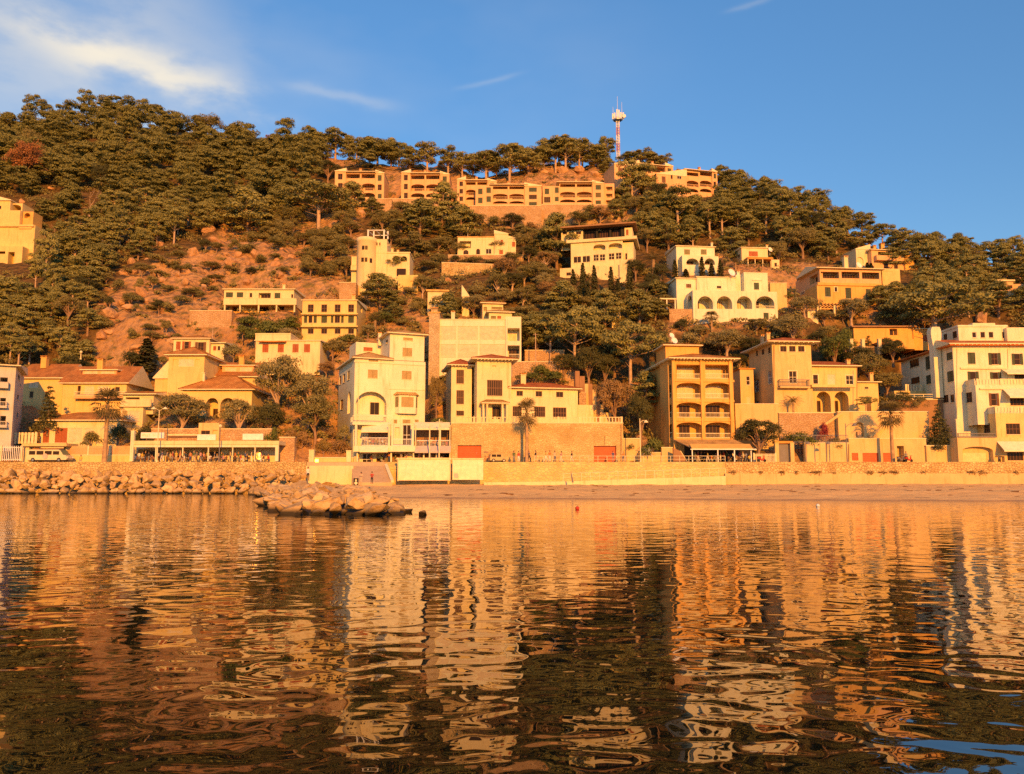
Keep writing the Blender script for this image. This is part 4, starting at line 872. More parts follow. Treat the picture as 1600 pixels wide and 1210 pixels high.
b.block(743, 291, 770, 322, 9, -.3, 'peach', [(747, 295, 754, 304, 's'), (760, 293, 767, 302, 's'), (747, 309, 754, 318, 's'), (760, 307, 767, 316, 's')])
b = apt('peach apartment block at the right end of the ridge row with four green shutters', 874, 284, 944, 320, 0, 18, 250)
b.block(848, 291, 875, 322, 9, -.2, 'peach', [(851, 295, 858, 304, 's'), (867, 293, 873, 302, 's'), (850, 308, 860, 317, 'g'), (867, 308, 873, 315, 's')]); b.block(944, 287, 960, 322, 8, 1.5, 'peach', [(947, 292, 957, 298, 'L', {'dd': 1}), (947, 303, 957, 309, 'L', {'dd': 1}), (947, 313, 957, 319, 'L', {'dd': 1})])
wall('long orange retaining wall under the middle apartment blocks', 734, 322, 846, 352, None, 'terrace', 15, 0, 'retaining_wall'); wall('orange retaining wall under the right hand apartment block', 846, 320, 968, 346, None, 'terrace', 12, 0, 'retaining_wall')
wall('orange retaining wall under the leftmost apartment block', 545, 311, 612, 336, None, 'terrace', 11, 0, 'retaining_wall'); wall('rubble terrace wall under the second apartment block', 612, 311, 704, 330, None, 'terrace', 9, 0, 'retaining_wall')
b = apt('upper peach apartment block stepping down beside the mast', 998, 257, 1052, 290, 0, 12, 272, 14, 2); b.block(960, 258, 999, 292, 9, -.3, 'peach', [(966, 263, 973, 273, 's', {'sm': 'sh_brown'}), (978, 261, 984, 268, 'g')], dz=0); b.roof(b.last, 'shedr', h=1.8, o=.1, mat='tilepale')
b = apt('peach apartment block at the far right of the ridge with a stepped side wing', 1072, 266, 1121, 304, 0, 8, 262, 14, 3); b.block(1026, 274, 1073, 306, 9, -.3, 'peach', [(1034, 276, 1040, 286, 's', {'sm': 'sh_brown'}), (1048, 273, 1051, 280, 'g'), (1058, 269, 1065, 280, 'b')]); b.roof(b.last, 'shedr', h=2.2, o=.1, mat='tilepale')

# ---- glazed house
b = Bld('house', 'cream house with long window bands and a dark roofed top terrace above the cypresses', 'house', (892, 415), Yg(424), -13)
q = b.block(892, 378, 973, 413, 9, 0, 'cream', [(896, 401, 908, 411, 'g', {'nv': 1, 'fm': 'trim', 'nh': 0}), (910, 400, 922, 410, 'g', {'nv': 1, 'fm': 'trim', 'nh': 0}), (927, 398, 935.5, 408, 'g', {'nv': 1, 'fm': 'trim'}), (937, 397.5, 945.5, 407.5, 'g', {'nv': 1, 'fm': 'trim'}), (951, 396, 960, 406, 'g', {'nv': 1, 'fm': 'trim'}), (962, 395, 971, 405, 'g', {'nv': 1, 'fm': 'trim'}), (927, 382, 946, 391, 'L', {'arch': .5, 'gw': 0, 'dd': 1.5}), (951, 380, 972, 389, 'L', {'arch': .5, 'gw': 0, 'dd': 1.5})])
b.block(973, 379, 990, 416, 7, .8, 'cream', [(977, 396, 980, 406, 'g')]); b.roof((q[0] - .5, b.loc(992, 380, 0).x, q[2], q[3], 0, q[5]), 'flat', par=.55, o=.5, mat='cream', nm='terrace_parapet')
t = b.block(911, 357, 976, 374, 5, 2.6, 'dark', [(913, 358, 931, 373, 'L', {'gw': .8, 'dd': 1.0}), (934, 357.5, 952, 372, 'L', {'gw': .7, 'dd': 1.0}), (955, 357, 970, 371, 'L', {'gw': .7, 'dd': 1.0})], ext=0, foot=False)
b.block(877, 361, 911, 382, 6, 2.4, 'cream', [(879, 362, 886, 366.5, 'g'), (889, 362, 897, 366.5, 'g'), (900, 362, 908, 366.5, 'g')], foot=False); b.block(976, 356, 988, 374, 5, 2.2, 'cream', [(978, 359, 982, 368, 's', {'sm': 'sh_red'})], ext=0, foot=False)
b.roof((b.loc(879, 360, 2).x, b.loc(992, 357, 2).x, .8, 7, 0, max(t[5], b.loc(930, 357, 2.6).z)), 'flat', par=0, o=.3, mat='brown', th=.35); b.chimney(936, 351, 358, 1.2, 4)
b.block(875, 417, 970, 432, 6, -2.5, 'cream', [(885, 426, 892, 431, 'g')]); b.block(968, 406, 984, 438, 4, -3.2, 'cream', (), foot=False)

# ---- white houses right of the middle
b = Bld('house', 'white cube house with two wide arches and a side roof among cypresses', 'house', (1063, 428), Yg(432), 6)
q = b.block(1057, 386, 1117, 428, 8, 2.4, 'white', [(1069, 390, 1078, 398, 's', {'sm': 'sh_olive'}), (1095, 390, 1104, 398, 's', {'sm': 'sh_olive'})]); b.roof(q, 'shed', h=.7, o=.3, mat='tilepale')
b.block(1066, 400, 1123, 430, 3, 0, 'white', [(1072, 404, 1092, 414, 'L', {'arch': .8, 'gw': .5, 'dd': 2}), (1101, 404, 1117, 414, 'L', {'arch': .8, 'gw': .5, 'dd': 2}), (1064.5, 408, 1066, 414, 'n')]); b.chimney(1112, 379, 387, .5, 5, 'white')
b = Bld('house', 'small cream house with orange shutters and a roofed terrace above the green hedge', 'house', (1158, 418), Yg(420), 4)
q = b.block(1159, 388, 1200, 420, 7, 1.5, 'cream', [(1170, 393, 1184, 401, 's', {'sm': 'sh_red'}), (1187, 410, 1200, 419, 's', {'sm': 'sh_red'})], left=[(1153, 398, 1156, 404, 'g')]); b.roof(q, 'shed', h=.6, o=.3, mat='tilepale'); b.chimney(1198, 383, 391, .5, 3, 'cream')
b.slab(1168, 402, 1208, 405, 3.2, -1.2, 'tile', 'terrace_roof'); [b.post(px, 404, 419, .2, -1, 'cream') for px in (1169, 1180, 1192, 1206)]; b.block(1204, 406, 1218, 420, 4, .5, 'cream', [(1210, 411, 1214, 417, 'g')]); b.dish(1203, 391, .7, 2)
b = Bld('villa', 'white flat roofed villa with a row of round arches and a satellite dish', 'villa', (1083, 508), Yg(508), 5)
arc = [(1090, 463, 1114, 483, 'L', {'arch': .6, 'dd': 3, 'gw': .3, 'off': .1}), (1120, 463, 1144, 483, 'L', {'arch': .6, 'dd': 3, 'gw': .3, 'pm': 'blind'}), (1151, 463, 1175, 483, 'L', {'arch': .6, 'dd': 3, 'gw': .2, 'pm': 'blind'}), (1181, 463, 1210, 483, 'L', {'arch': .6, 'dd': 3, 'gw': .4, 'off': .1, 'rail': 'bars', 'rh': .7})]
q = b.block(1083, 455, 1215, 508, 5, 0, 'white', arc + [(1193, 489, 1201, 499, 's')], left=[(1063, 466, 1070, 482, 'n', {'arch': .5}), (1074, 462, 1081, 482, 'L', {'arch': .5, 'gw': .6, 'dd': 1})])
q = b.block(1057, 436, 1098, 470, 8, 4.5, 'white', [(1072, 444, 1080, 450, 's', {'sm': 'sh_brown'})], ext=6); b.roof(q, 'shed', h=.7, o=.3, mat='tilepale')
q = b.block(1089, 434, 1150, 470, 7, 4.0, 'white', [(1120, 447, 1127, 451, 'g')], foot=False); b.roof(q, 'shed', h=.4, o=.2, mat='tilepale')
q = b.block(1163, 428, 1200, 470, 6, 3.0, 'white', [(1178, 442, 1186, 453, 's')], foot=False); b.roof(q, 'flat', par=.1, o=.04, mat='white'); b.trimband(1175, 437, 1190, 439, .2, 'white', 3.0); b.block(1150, 430, 1163, 470, 5, 4.5, 'white', (), foot=False)
b.dish(1142, 427, .9, 3.6); b.chimney(1153, 424, 431, .6, 6, 'white')
b.slab(1031, 466, 1057, 468, 3, 1, 'trim', 'pergola_roof'); [b.post(px, 467, 484, .22, 1.2, 'white') for px in (1033, 1042, 1055)]; b.block(1046, 483, 1083, 508, 4, .4, 'terrace', (), foot=False)
# ---- orange house
b = Bld('villa', 'orange villa with a glazed upper gallery, tile gable and dark shutters', 'villa', (1277, 472), Yg(482), 5)
q = b.block(1277, 446, 1375, 474, 10, 0, 'ochre', [(1289, 449, 1298, 464, 's', {'sill': 'trim'}), (1304, 449, 1308, 456, 'g', {'surr': 1}), (1321, 450, 1330, 467, 's'), (1353, 452, 1361, 467, 's')], left=[(1251, 452, 1257, 460, 'b', {'surr': 1})])
g = b.block(1281, 421, 1377, 446, 9, .2, 'peach', [(1283, 425, 1311, 441, 'L', {'gw': .9, 'dd': 1.6, 'rail': 'solid', 'rm': 'peach', 'rh': .8}), (1315, 425, 1343, 441, 'L', {'gw': .9, 'dd': 1.6, 'rail': 'solid', 'rm': 'peach', 'rh': .8}), (1347, 426, 1374, 442, 'L', {'gw': .9, 'dd': 1.6, 'rail': 'solid', 'rm': 'peach', 'rh': .8})], left=[(1265, 430, 1279, 443, 'L', {'gw': .5, 'dd': 1}), (1235, 437, 1243, 445, 'g')], ext=0, foot=False)
b.roof((g[0] - .3, g[1], g[2], g[3], 0, g[5]), 'gable', h=1.4, o=.7, mat='tilepale'); b.trimband(1277, 443, 1377, 447, .25, 'ochre'); b.chimney(1321, 401, 416, .9, 5, 'cream'); b.dish(1341, 415, .75, 2.5)
b.block(1379, 420, 1407, 462, 7, 1.5, 'yellow', [(1380, 424, 1395, 428, 'n', {'dd': .05})]); b.slab(1350, 467, 1372, 470, 1.4, -1.4, 'wood', 'tile_hood')
wall('bare concrete wall with scaffolding poles between the white villa and the orange villa', 1204, 443, 1230, 492, Yg(482), 'sand', 1, 0, 'retaining_wall')
b = Bld('pergola', 'wooden pergola on pale posts below the orange villa', 'pergola', (1272, 493), Yg(497)); [b.post(px, 478, 494, .35, yy, 'cream') for px, yy in ((1278, 0), (1304, 0), (1282, 3), (1306, 3))]
x0, x1, z0, z1 = b.rect(1272, 476, 1310, 478); mb = MB(); [mb.box(x0 + (x1 - x0) * k / 7, x0 + (x1 - x0) * k / 7 + .12, -.6, 3.6, z1, z1 + .15) for k in range(8)]; mb.box(x0, x1, -.1, .05, z1 - .15, z1 - .003); mb.box(x0, x1, 2.95, 3.1, z1 - .15, z1 - .003); mb.build('beams', ['wood'], b.r)
b.block(1262, 486, 1278, 497, 3, .5, 'white', (), foot=False)
# ---- upper right house
b = Bld('house', 'peach house with stacked terraces and an orange side wing high on the right', 'house', (1366, 422), Yg(424), 8)
b.block(1338, 390, 1360, 424, 7, 1.5, 'cream', [(1338, 402, 1349, 412, 'n', {'arch': .5})]); b.roof(b.last, 'shedr', h=1.2, o=.1, mat='tilepale')
q = b.block(1362, 392, 1413, 424, 8, 0, 'peach', [(1372, 394, 1391, 400, 'L', {'gw': .6, 'dd': 1.5}), (1395, 395, 1411, 402, 'L', {'gw': .6, 'dd': 1.5}), (1381, 412, 1388, 421, 'g'), (1397, 413, 1403, 421, 'g')]); b.roof(q, 'shed', h=.8, o=.5, mat='tilered'); b.balcony(1370, 400, 1413, 406, 1.2, 'solid', 'peach'); b.chimney(1378, 381, 391, .9, 3, 'ochre'); b.chimney(1366, 384, 392, .7, 3, 'ochre')
b.block(1414, 395, 1436, 426, 7, -.5, 'ochre', [(1428, 406, 1433, 413, 'g')])
b = Bld('house', 'small peach house with a flat terrace half hidden by the pines at the right edge', 'house', (1560, 452), Yg(466), 0); b.block(1560, 440, 1584, 468, 6, 0, 'peach', [(1562, 446, 1571, 451, 'L', {'gw': .5, 'dd': 1}), (1575, 446, 1582, 451, 'L', {'gw': .5, 'dd': 1})]); b.roof(b.last, 'flat', par=.2, o=.3, mat='cream'); b.block(1584, 444, 1600, 470, 5, 1, 'peach', ())
# ---- terraced orange ruins house behind hotel
b = Bld('house', 'long low orange walled house with a dark roof edge behind the big pine', 'house', (1334, 530), Yg(540), 0)
q = b.block(1334, 512, 1428, 534, 7, 0, 'ochre', [(1390, 514, 1402, 524, 'L', {'gw': .5, 'dd': 1}), (1424, 513, 1427, 530, 'n')]); b.roof(q, 'flat', par=0, o=.5, mat='brown', th=.3)
b.block(1428, 515, 1462, 536, 6, 1.0, 'ochre', [(1442, 524, 1453, 534, 's', {'sm': 'sh_red'})]); b.roof(b.last, 'shed', h=.8, o=.4, mat='tilered')
b = Bld('terrace', 'garden terrace with pale columns and red tiles below the long orange house', 'terrace', (1330, 552), Yg(556)); b.block(1334, 541, 1372, 556, 3, 1, 'terrace', (), foot=False); [b.post(px, 530, 554, .6, 0, 'cream') for px in (1331, 1349, 1375)]; b.slab(1369, 535.5, 1396, 539, 2, .5, 'tilered', 'tile_strip')
# ---- the big house with white roller blinds
b = Bld('apartment_house', 'modern cream building of six giant closed white blinds with a rough stone pillar', 'apartment house', (686, 572), Yg(574), 0)
q = b.block(686, 500, 790, 576, 9, 0, 'white', [(x0, y0, x1, y1, 'w', {}) for y0, y1 in ((510, 532), (538, 560)) for x0, x1 in ((687.5, 712.5), (715, 746.5), (749, 789))])
b.roof(q, 'shed', h=.5, o=.1, mat='tilepale'); pl = b.block(670, 489, 686.5, 590, 8, -.4, 'pillarstone', ()); b.roof(pl, 'flat', par=0, o=.15, mat='tilepale')
X0, X1, Z0, Z1 = b.rect(671, 482, 685, 489)
b.chimney(679, 482, 489, 1.3, 3, 'pillarstone')
r = b.block(790, 495, 814.5, 576, 9, -.3, 'white', [(793, 513, 812, 533, 'L', {'gw': .6, 'off': .3, 'dd': 2.2, 'fm': 'trim', 'pm': 'blind'}), (793, 540, 812, 561, 'L', {'gw': .8, 'dd': 2.2, 'rail': 'bars'})]); b.chimney(708, 487, 499, .7, 4, 'white')
b = Bld('house', 'small cream hip roofed house peeping over the white blinds building', 'house', (763, 505), Yg(508), 8)
q = b.block(764, 489, 800, 508, 6, 0, 'cream', [(767, 494, 775, 500, 'g'), (777, 494, 783, 500, 's', {'sm': 'sh_red'})]); b.roof(q, 'hip', h=.9, o=.6, mat='tilepale'); q = b.block(754, 475, 786, 492, 5, 3, 'cream', [(755.5, 480, 761, 486, 'g'), (768, 480, 785, 484, 'g', {'nv': 3})], foot=False); b.roof(q, 'hip', h=.9, o=.6, mat='tile')
b = Bld('tower_house', 'small cream square tower house with a dark slit window above the stone pillar', 'house', (668, 490), Yg(492), 5); q = b.block(668, 456, 699, 492, 6, 0, 'cream', [(675, 466, 678.5, 477, 'g'), (671, 483, 684, 488, 'g', {'nv': 2})], left=[]); b.roof(q, 'flat', par=.1, o=.35, mat='tilepale', th=.3); b.block(722, 464, 733, 486, 5, 1.2, 'cream', ()); b.roof(b.last, 'shedl', h=2.5, o=.1, mat='tilepale')
b = Bld('outbuilding', 'tiny white house with a red door deep among the central trees', 'outbuilding', (956, 512), Yg(512), 5); q = b.block(956, 483, 970, 512, 5, 0, 'cream', [(962.5, 496, 966.5, 512, 'd', {'dm': 'sh_red'})]); b.roof(q, 'flat', par=0, o=.15, mat='tilepale')
b = Bld('hotel', 'large pale yellow hillside hotel with stepped terraces cut by the left edge', 'hotel', (-20, 425), 196, 0)
q = b.block(-60, 352, 52, 440, 14, 2, 'yellow', [(-16, 393, 8, 403, 'L', {'gw': .4, 'dd': 2, 'rail': 'solid', 'rm': 'yellow'}), (13, 393, 21, 408, 'L', {'gw': .5, 'dd': 2}), (-16, 410, 8, 421, 'L', {'gw': .6, 'arch': .5, 'dd': 2}), (13, 412, 21, 424, 'L', {'gw': .6, 'dd': 2})])
b.trimband(-60, 352, 54, 355, .5, 'yellow', 2); b.trimband(30, 354, 50, 358, .25, 'yellow', 2); b.block(-60, 385, 34, 430, 8, -.6, 'yellow', [(-16, 393, 8, 403, 'L', {'gw': .4, 'dd': 2, 'rail': 'solid', 'rm': 'yellow'}), (12, 394, 22, 424, 'L', {'gw': .5, 'dd': 2}), (-16, 411, 8, 424, 'L', {'gw': .6, 'arch': .5, 'dd': 2})], foot=False)
b.block(-60, 329, 31, 352, 9, 3, 'yellow', (), ext=0, foot=False); b.block(-60, 314, 16, 330, 8, 4, 'yellow', [(-5, 322, 2, 327, 'g')], ext=0, foot=False); b.roof(b.last, 'gabley', h=1.8, o=.4, mat='yellow'); b.block(10, 318, 35, 330, 5, 5, 'yellow', [(11, 320, 33, 329, 'L', {'arch': .5, 'gw': 0, 'dd': 3})], ext=.1, foot=False)
b.block(36, 331, 52, 345, 4, 4, 'ochre', [(38, 333, 47, 341, 'n', {'dd': 1.5, 'arch': .5})], ext=2, foot=False)

# ================================================================== CAFE, SEA WALL, STREET FURNITURE
ZP = at(800, 722, 124.0).z        # promenade level
b = Bld('cafe_pavilion', 'long low white beach cafe pavilion with an open glowing front full of guests', 'cafe', (207, 721), 126.6)
b.slab(206, 689, 436, 695, 4.8, 0, 'cream', 'roof'); b.slab(206, 695.05, 434, 699, .25, .12, 'white', 'fascia')
b.slab(203.5, 673, 208.5, 721, .5, -.1, 'white', 'end_pillar'); b.slab(430, 691, 435, 721, .4, .1, 'white', 'end_pillar')
for px in (243, 285, 325, 363, 398): b.post(px, 699, 721, .16, .4, 'white')
q = b.block(208, 698, 430, 722, 1.5, 4.0, 'cream', [(215, 702, 250, 720, 'L', {'gw': .7, 'dd': 1}), (262, 702, 300, 720, 'L', {'gw': .5, 'dd': 1, 'pm': 'blind'}), (315, 702, 345, 720, 'L', {'gw': .7, 'dd': 1}), (390, 704, 420, 716, 'w')], ext=.3, foot=False)
X0, X1, Z0, Z1 = b.rect(220, 676, 256, 685, .6); mb = MB(); mb.box(X0, X1, .6, .85, Z0, Z1); sg = mb.build('sign_board', ['whitepaint'], b.r)
tx = bpy.data.curves.new('sign_lettering', 'FONT'); tx.body = 'MIST  H'; tx.size = .62; tx.extrude = .01; tx.align_x = 'LEFT'
to = bpy.data.objects.new('sign_lettering', tx); COL.objects.link(to); to.parent = sg; to.location = (X0 + .25, .585, Z0 + .28); to.rotation_euler = (R(90), 0, 0); tx.materials.append(M['trim']); bpy.context.view_layer.update(); tm = bpy.data.meshes.new_from_object(to); bpy.data.objects.remove(to); to = bpy.data.objects.new('sign_lettering', tm); COL.objects.link(to); to.parent = sg; to.location = (X0 + .25, .585, Z0 + .28); to.rotation_euler = (R(90), 0, 0)
for x0, x1, y0, y1 in ((308, 337, 679, 688), (379, 411, 678, 687.5)): b.slab(x0, y0, x1, y1, .2, 1.0, 'whitepaint', 'roof_panel')
b.slab(262, 681, 306, 684, 1.2, 1.2, 'wood', 'roof_pergola'); b.slab(262, 678.5, 308, 681, .2, 1.2, 'cream', 'roof_panel')
# added reflector plate in the cafe, turned to flash the sun at the camera
p0 = b.loc(404, 713, .8); nv = ((Vector((0, 0, CAMZ)) - (b.O + p0)).normalized() + sd).normalized()
mb = MB(); U = Vector((0, 0, 1)).cross(nv).normalized(); V = nv.cross(U); c = [p0 + U * a * .26 + V * e * .5 for a, e in ((-1, -1), (1, -1), (1, 1), (-1, 1))]; k = [v - nv * .04 for v in c]
mb.quad(*c); mb.quad(*k); [mb.quad(c[i], c[(i + 1) % 4], k[(i + 1) % 4], k[i]) for i in range(4)]; mb.build('cafe_glint_plate', ['mirror'], b.r)
BOX.append((205, 675, 436, 721, 721))
b = wall('orange brick terrace wall behind the cafe pavilion', 236, 671, 424, 690, 131.8, 'terrace', 3, 0, 'terrace_wall')
b = Bld('stair_kiosk', 'small stone stair kiosk with a dark window rising behind the cafe roof', 'kiosk', (310, 692), 131); b.block(310, 661, 342, 692, 2.5, 0, 'sand', [(314, 673, 328, 681, 'g'), (332, 672, 340, 690, 'n')], foot=False)
wall('rusty stone stair flank right of the cafe pavilion', 436, 684, 460, 722, 130.5, 'terrace', 2, 0, 'stair_wall')
# sea walls -----------------------------------------------------------
wall('rough mortared upper sea wall above the boulders on the left', -60, 722, 478, 741, 123.6, 'rubble', 3, 0, 'sea_wall', ext=6, cap=False)
wall('pale yellow rendered quay wall beside the slipway', 478, 728, 552, 757, 121.5, 'cream', 8, 0, 'sea_wall', ext=2, cap=False)
b = Bld('slipway', 'smooth sloping concrete slipway with a slanted right edge', 'slipway', (552, 755), 118)
mb = MB(); z1 = at(580, 728, 123).z - b.O.z; zz = at(580, 756, 116).z - b.O.z
a = [b.loc(551, 754, -1.5), b.loc(613, 754, -1.5), b.loc(603, 728.5, 4.5), b.loc(550, 728.5, 4.5)]
mb.quad(*a); lo = [v - Vector((0, 0, 3)) for v in a]; [mb.quad(a[i], a[(i + 1) % 4], lo[(i + 1) % 4], lo[i]) for i in range(4)]; mb.build('ramp', ['slip'], b.r)
mb = MB(); mb.tube([a[1] + Vector((0, 0, .15)), a[2] + Vector((0, 0, .15))], .3, 4); mb.build('kerb', ['trim'], b.r)
b = wall('two pale stone gate pillars and low wall at the quay edge', 482, 716, 552, 729, 125.5, 'yellow', .6, 0, 'quay_parapet', cap=True)
b.post(487, 703, 729, .75, -.2, 'cream', 'pillar'); b.post(545, 704, 729, .75, -.2, 'cream', 'pillar')
p0 = b.loc(495, 722, -.5); nv = ((Vector((0, 0, CAMZ)) - (b.O + p0)).normalized() + sd).normalized(); U = Vector((0, 0, 1)).cross(nv).normalized(); V = nv.cross(U)  # added metal plate, tilted so the sun glints towards the viewer
mb = MB(); c = [p0 + U * a_ * .26 + V * e * .42 for a_, e in ((-1, -1), (1, -1), (1, 1), (-1, 1))]; k = [v - nv * .05 for v in c]; mb.quad(*c); mb.quad(*k); [mb.quad(c[i], c[(i + 1) % 4], k[(i + 1) % 4], k[i]) for i in range(4)]; mb.build('quay_glint_plate', ['mirror'], b.r)
b = Bld('hoarding', 'wide blank white hoarding panel standing on the beach', 'hoarding', (621, 751), 121); b.slab(621, 717, 703.5, 751, .25, 0, 'panelwhite', 'panel'); b.slab(619.5, 715.5, 705, 718, .5, -.1, 'cream', 'cap'); [b.post(px, 717, 752, .14, -.06, 'trim', 'post') for px in (622, 703)]
b = Bld('hoarding', 'narrower white hoarding panel with a small notice and the garage door above', 'hoarding', (707, 751), 121); b.slab(707, 717.5, 755, 750, .25, 0, 'panelwhite', 'panel'); b.slab(706, 716, 756, 718, .5, -.1, 'cream', 'cap'); b.slab(708, 738, 717.5, 749, .03, -.05, 'trim', 'notice'); b.slab(709.5, 740, 716, 747, .02, -.08, 'pinkawning', 'notice_text')
wall('old stone sea wall behind the ramp railing in the middle of the beach', 602, 722.2, 1136, 757, 123.8, 'oldwall', 3, 0, 'sea_wall', ext=2, cap=False)
wall('two tone sea wall of rubble over smooth concrete on the right', 1134, 722, 1720, 741, 123.7, 'rubble', 3, 0, 'sea_wall', ext=.3, cap=False)
wall('smooth lower concrete footing of the right hand sea wall', 1134, 740, 1720, 764, 123.2, 'concrete', 3, 0, 'sea_wall_footing', ext=2, cap=False)
# beach ramp with railing
b = Bld('beach_ramp', 'long low beach access ramp wall with a thin white post railing', 'ramp', (756, 757), 119.8)
P_ = [(756, 757), (1134, 757), (1134, 744), (1010, 748), (880, 752.5), (756, 754)]
a = [b.loc(*k, 0) for k in P_]; a[0].z -= 1; a[1].z -= 1; c = [k + Vector((0, 3.9, 0)) for k in a]
mb = MB(); mb.poly(a); mb.poly(c); [mb.quad(a[i], a[(i + 1) % 6], c[(i + 1) % 6], c[i]) for i in range(6)]; mb.build('ramp', ['cream'], b.r)
tops = [(880, 752.5)] + [(880 + 14.3 * k, 752.5 - 8.6 * k / 17.8) for k in range(1, 18)] + [(1134, 744)]
mb = MB(); tp = []
for px, py in tops: v = b.loc(px, py, .1); mb.tube([v - Vector((0, 0, .05)), v + Vector((0, 0, 1.15))], .045, 5); tp.append(v + Vector((0, 0, 1.15)))
mb.tube(tp, .04, 5); mb.tube([v - Vector((0, 0, .55)) for v in tp], .025, 5); mb.build('railing', ['trim'], b.r)
b = Bld('quay_railing', 'thin white post railing on the promenade edge before the red garage door', 'railing', (835, 724), 124.05)
mb = MB(); tp = []
for k in range(22):
    v = b.loc(835 + k * 14.2, 724, 0); v.z = .05; mb.tube([v, v + Vector((0, 0, 1.05))], .04, 5); tp.append(v + Vector((0, 0, 1.05)))
mb.tube(tp, .035, 5); mb.tube([v - Vector((0, 0, .5)) for v in tp], .025, 5); mb.build('rails', ['trim'], b.r)
b = wall('dark shaded recess wall with a sandy pier right of the big retaining wall', 974, 686, 1000, 724, 131, 'sand', 2, 0, 'garden_wall')
wall('low sandy planter wall with an agave left of the apartment house', 1000, 708, 1050, 724, 129, 'sand', 2, 0, 'planter_wall'); wall('short upper pier beside the shaded left face of the apartment house', 1034, 700, 1051, 724, 128.6, 'sand', 1, 0, 'garden_wall')
b = Bld('garden_stairs', 'stepped dark stair flank with stone piers climbing beside the villa', 'stairs', (905, 655), 139)
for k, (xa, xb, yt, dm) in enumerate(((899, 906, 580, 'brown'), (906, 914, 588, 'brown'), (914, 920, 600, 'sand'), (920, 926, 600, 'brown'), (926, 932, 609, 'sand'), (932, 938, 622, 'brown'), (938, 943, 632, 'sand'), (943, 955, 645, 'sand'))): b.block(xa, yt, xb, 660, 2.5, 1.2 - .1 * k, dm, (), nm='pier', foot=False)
b.block(905, 612, 916, 634, 3, .2, 'terrace', (), foot=False)
wall('curved vine covered terrace wall behind the villa roof', 800, 566, 905, 596, 150, 'terrace', 3, 0, 'terrace_wall')
wall('orange stone terrace wall below the dark central pines', 820, 548, 882, 566, 155, 'terrace', 3, 0, 'terrace_wall')
# fences on the left
def picket(label, x0, x1, y0, y1, Y, mat, step, pw=.05, name='fence'):
    b = Bld(name, label, 'fence', (x0, y1), Y); X0, X1, Z0, Z1 = b.rect(x0, y0, x1, y1); mb = MB()
    k = int((X1 - X0) / step)
    for i in range(k + 1): x = X0 + (X1 - X0) * i / k; mb.box(x - pw, x + pw, -.02, .02, Z0 + .05, Z1)
    mb.box(X0, X1, .022, .06, Z0 + .25, Z0 + .33); mb.box(X0, X1, .022, .06, Z1 - .3, Z1 - .22); mb.build('pickets', [mat], b.r)
    n_ = max(1, round((X1 - X0) / 3.2))
    for i in range(n_ + 1): mb = MB(); x = X0 + (X1 - X0) * i / n_; mb.box(x - .1, x + .1, -.1, .1, Z0, Z1 + .1); mb.build('post', ['trim'], b.r)
    return b
picket('tall pale metal picket fence at the far left of the promenade', -30, 34, 697, 721, 126.5, 'whitepaint', .28); picket('low slatted wooden garden fence behind the fan palm', 104, 206, 697, 713, 128.6, 'peach', .16, .06)
picket('pale picket fence right of the restaurant canopy', 1178, 1212, 709, 725, 127.5, 'trim', .2); picket('stepped pale slat screen beside the grey apartment house', 24, 56, 676, 694, 131, 'trim', .5, .2, 'screen')
wall('low pale garden wall under the slatted fence', 100, 712, 206, 722, 128.4, 'yellow', .4, 0, 'garden_wall')
b = Bld('carport', 'flat pale carport roof on a square pillar over the parked van', 'carport', (35, 721), 127.6); b.slab(34, 693, 104, 697.5, 3.5, -.6, 'sand', 'roof'); b.slab(35, 697, 45, 722, .9, 0, 'cream', 'pillar'); b.post(100, 697, 722, .25, 2.5, 'cream')
# lamps
def lamp(label, px, pbot, ptop, Y, arm=0.0, double=False, globe=False, mat='trim'):
    v = at(px, pbot, Y); h = at(px, ptop, Y).z - v.z
    r = empty('street_lamp', v); tag(r, label, 'street lamp')
    mb = MB(); mb.tube([(0, 0, 0), (0, 0, .9), (0, 0, h)], [.11, .085, .06], 8); mb.tube([(0, 0, 0), (0, 0, .25)], .17, 8); mb.build('pole', [mat], r)
    ends = []
    if globe: ends = [(0, 0, h + .2)]
    elif double:
        for s_ in (-1, 1):
            mb = MB(); pts = [(s_ * arm * t, 0, h + .55 * t) for t in (0, .5, 1)]; mb.tube(pts, .035, 5); mb.build('arm', [mat], r); ends.append(pts[-1])
    else:
        mb = MB(); pts = [(arm * (1 - math.cos(t)) / 1.0, 0, h - .9 + abs(arm) * .8 * math.sin(t)) for t in np.linspace(0, math.pi * .58, 7)]; mb.tube(pts, .04, 6); mb.build('arm', [mat], r); ends.append(pts[-1])
    for e in ends:
        mb = MB()
        if globe: mb.lathe(0, 0, [(.01, e[2] - .28), (.2, e[2] - .2), (.28, e[2]), (.2, e[2] + .2), (.01, e[2] + .28)], 10)
        else: mb.lathe(e[0], 0, [(.38, e[2] - .34), (.34, e[2] - .22), (.14, e[2] - .02), (.05, e[2] + .06), (.01, e[2] + .08)], 10)
        mb.build('lamp_head', ['trim' if globe else mat], r)
lamp('tall pale street lamp with a curved arm beside the agave planter', 1001, 723, 654, 124.8, .75); lamp('slim dark street lamp with a bell head before the sandstone street wall', 1324, 727, 662, 125.2, 1.1, mat='greypaint')
lamp('pale double armed street lamp before the left end of the cafe', 245, 722, 642, 124.6, .9, True); lamp('thin dark globe lamp standing in front of the cafe centre', 342, 722, 668, 124.6, globe=True, mat='greypaint')
for px in (1292, 1260): lamp('thin dark lamp pole %s the garden wall with the dark fence' % ('in the middle of' if px == 1292 else 'at the left end of'), px, 727, 684, 126.5, .3, mat='greypaint')
lamp('short pale globe lamp on the slope above the bungalow roof', 126, 562, 552, Yg(560), globe=True); lamp('pale globe lamp behind the cream terrace house', 731, 372, 358, Yg(373), globe=True)
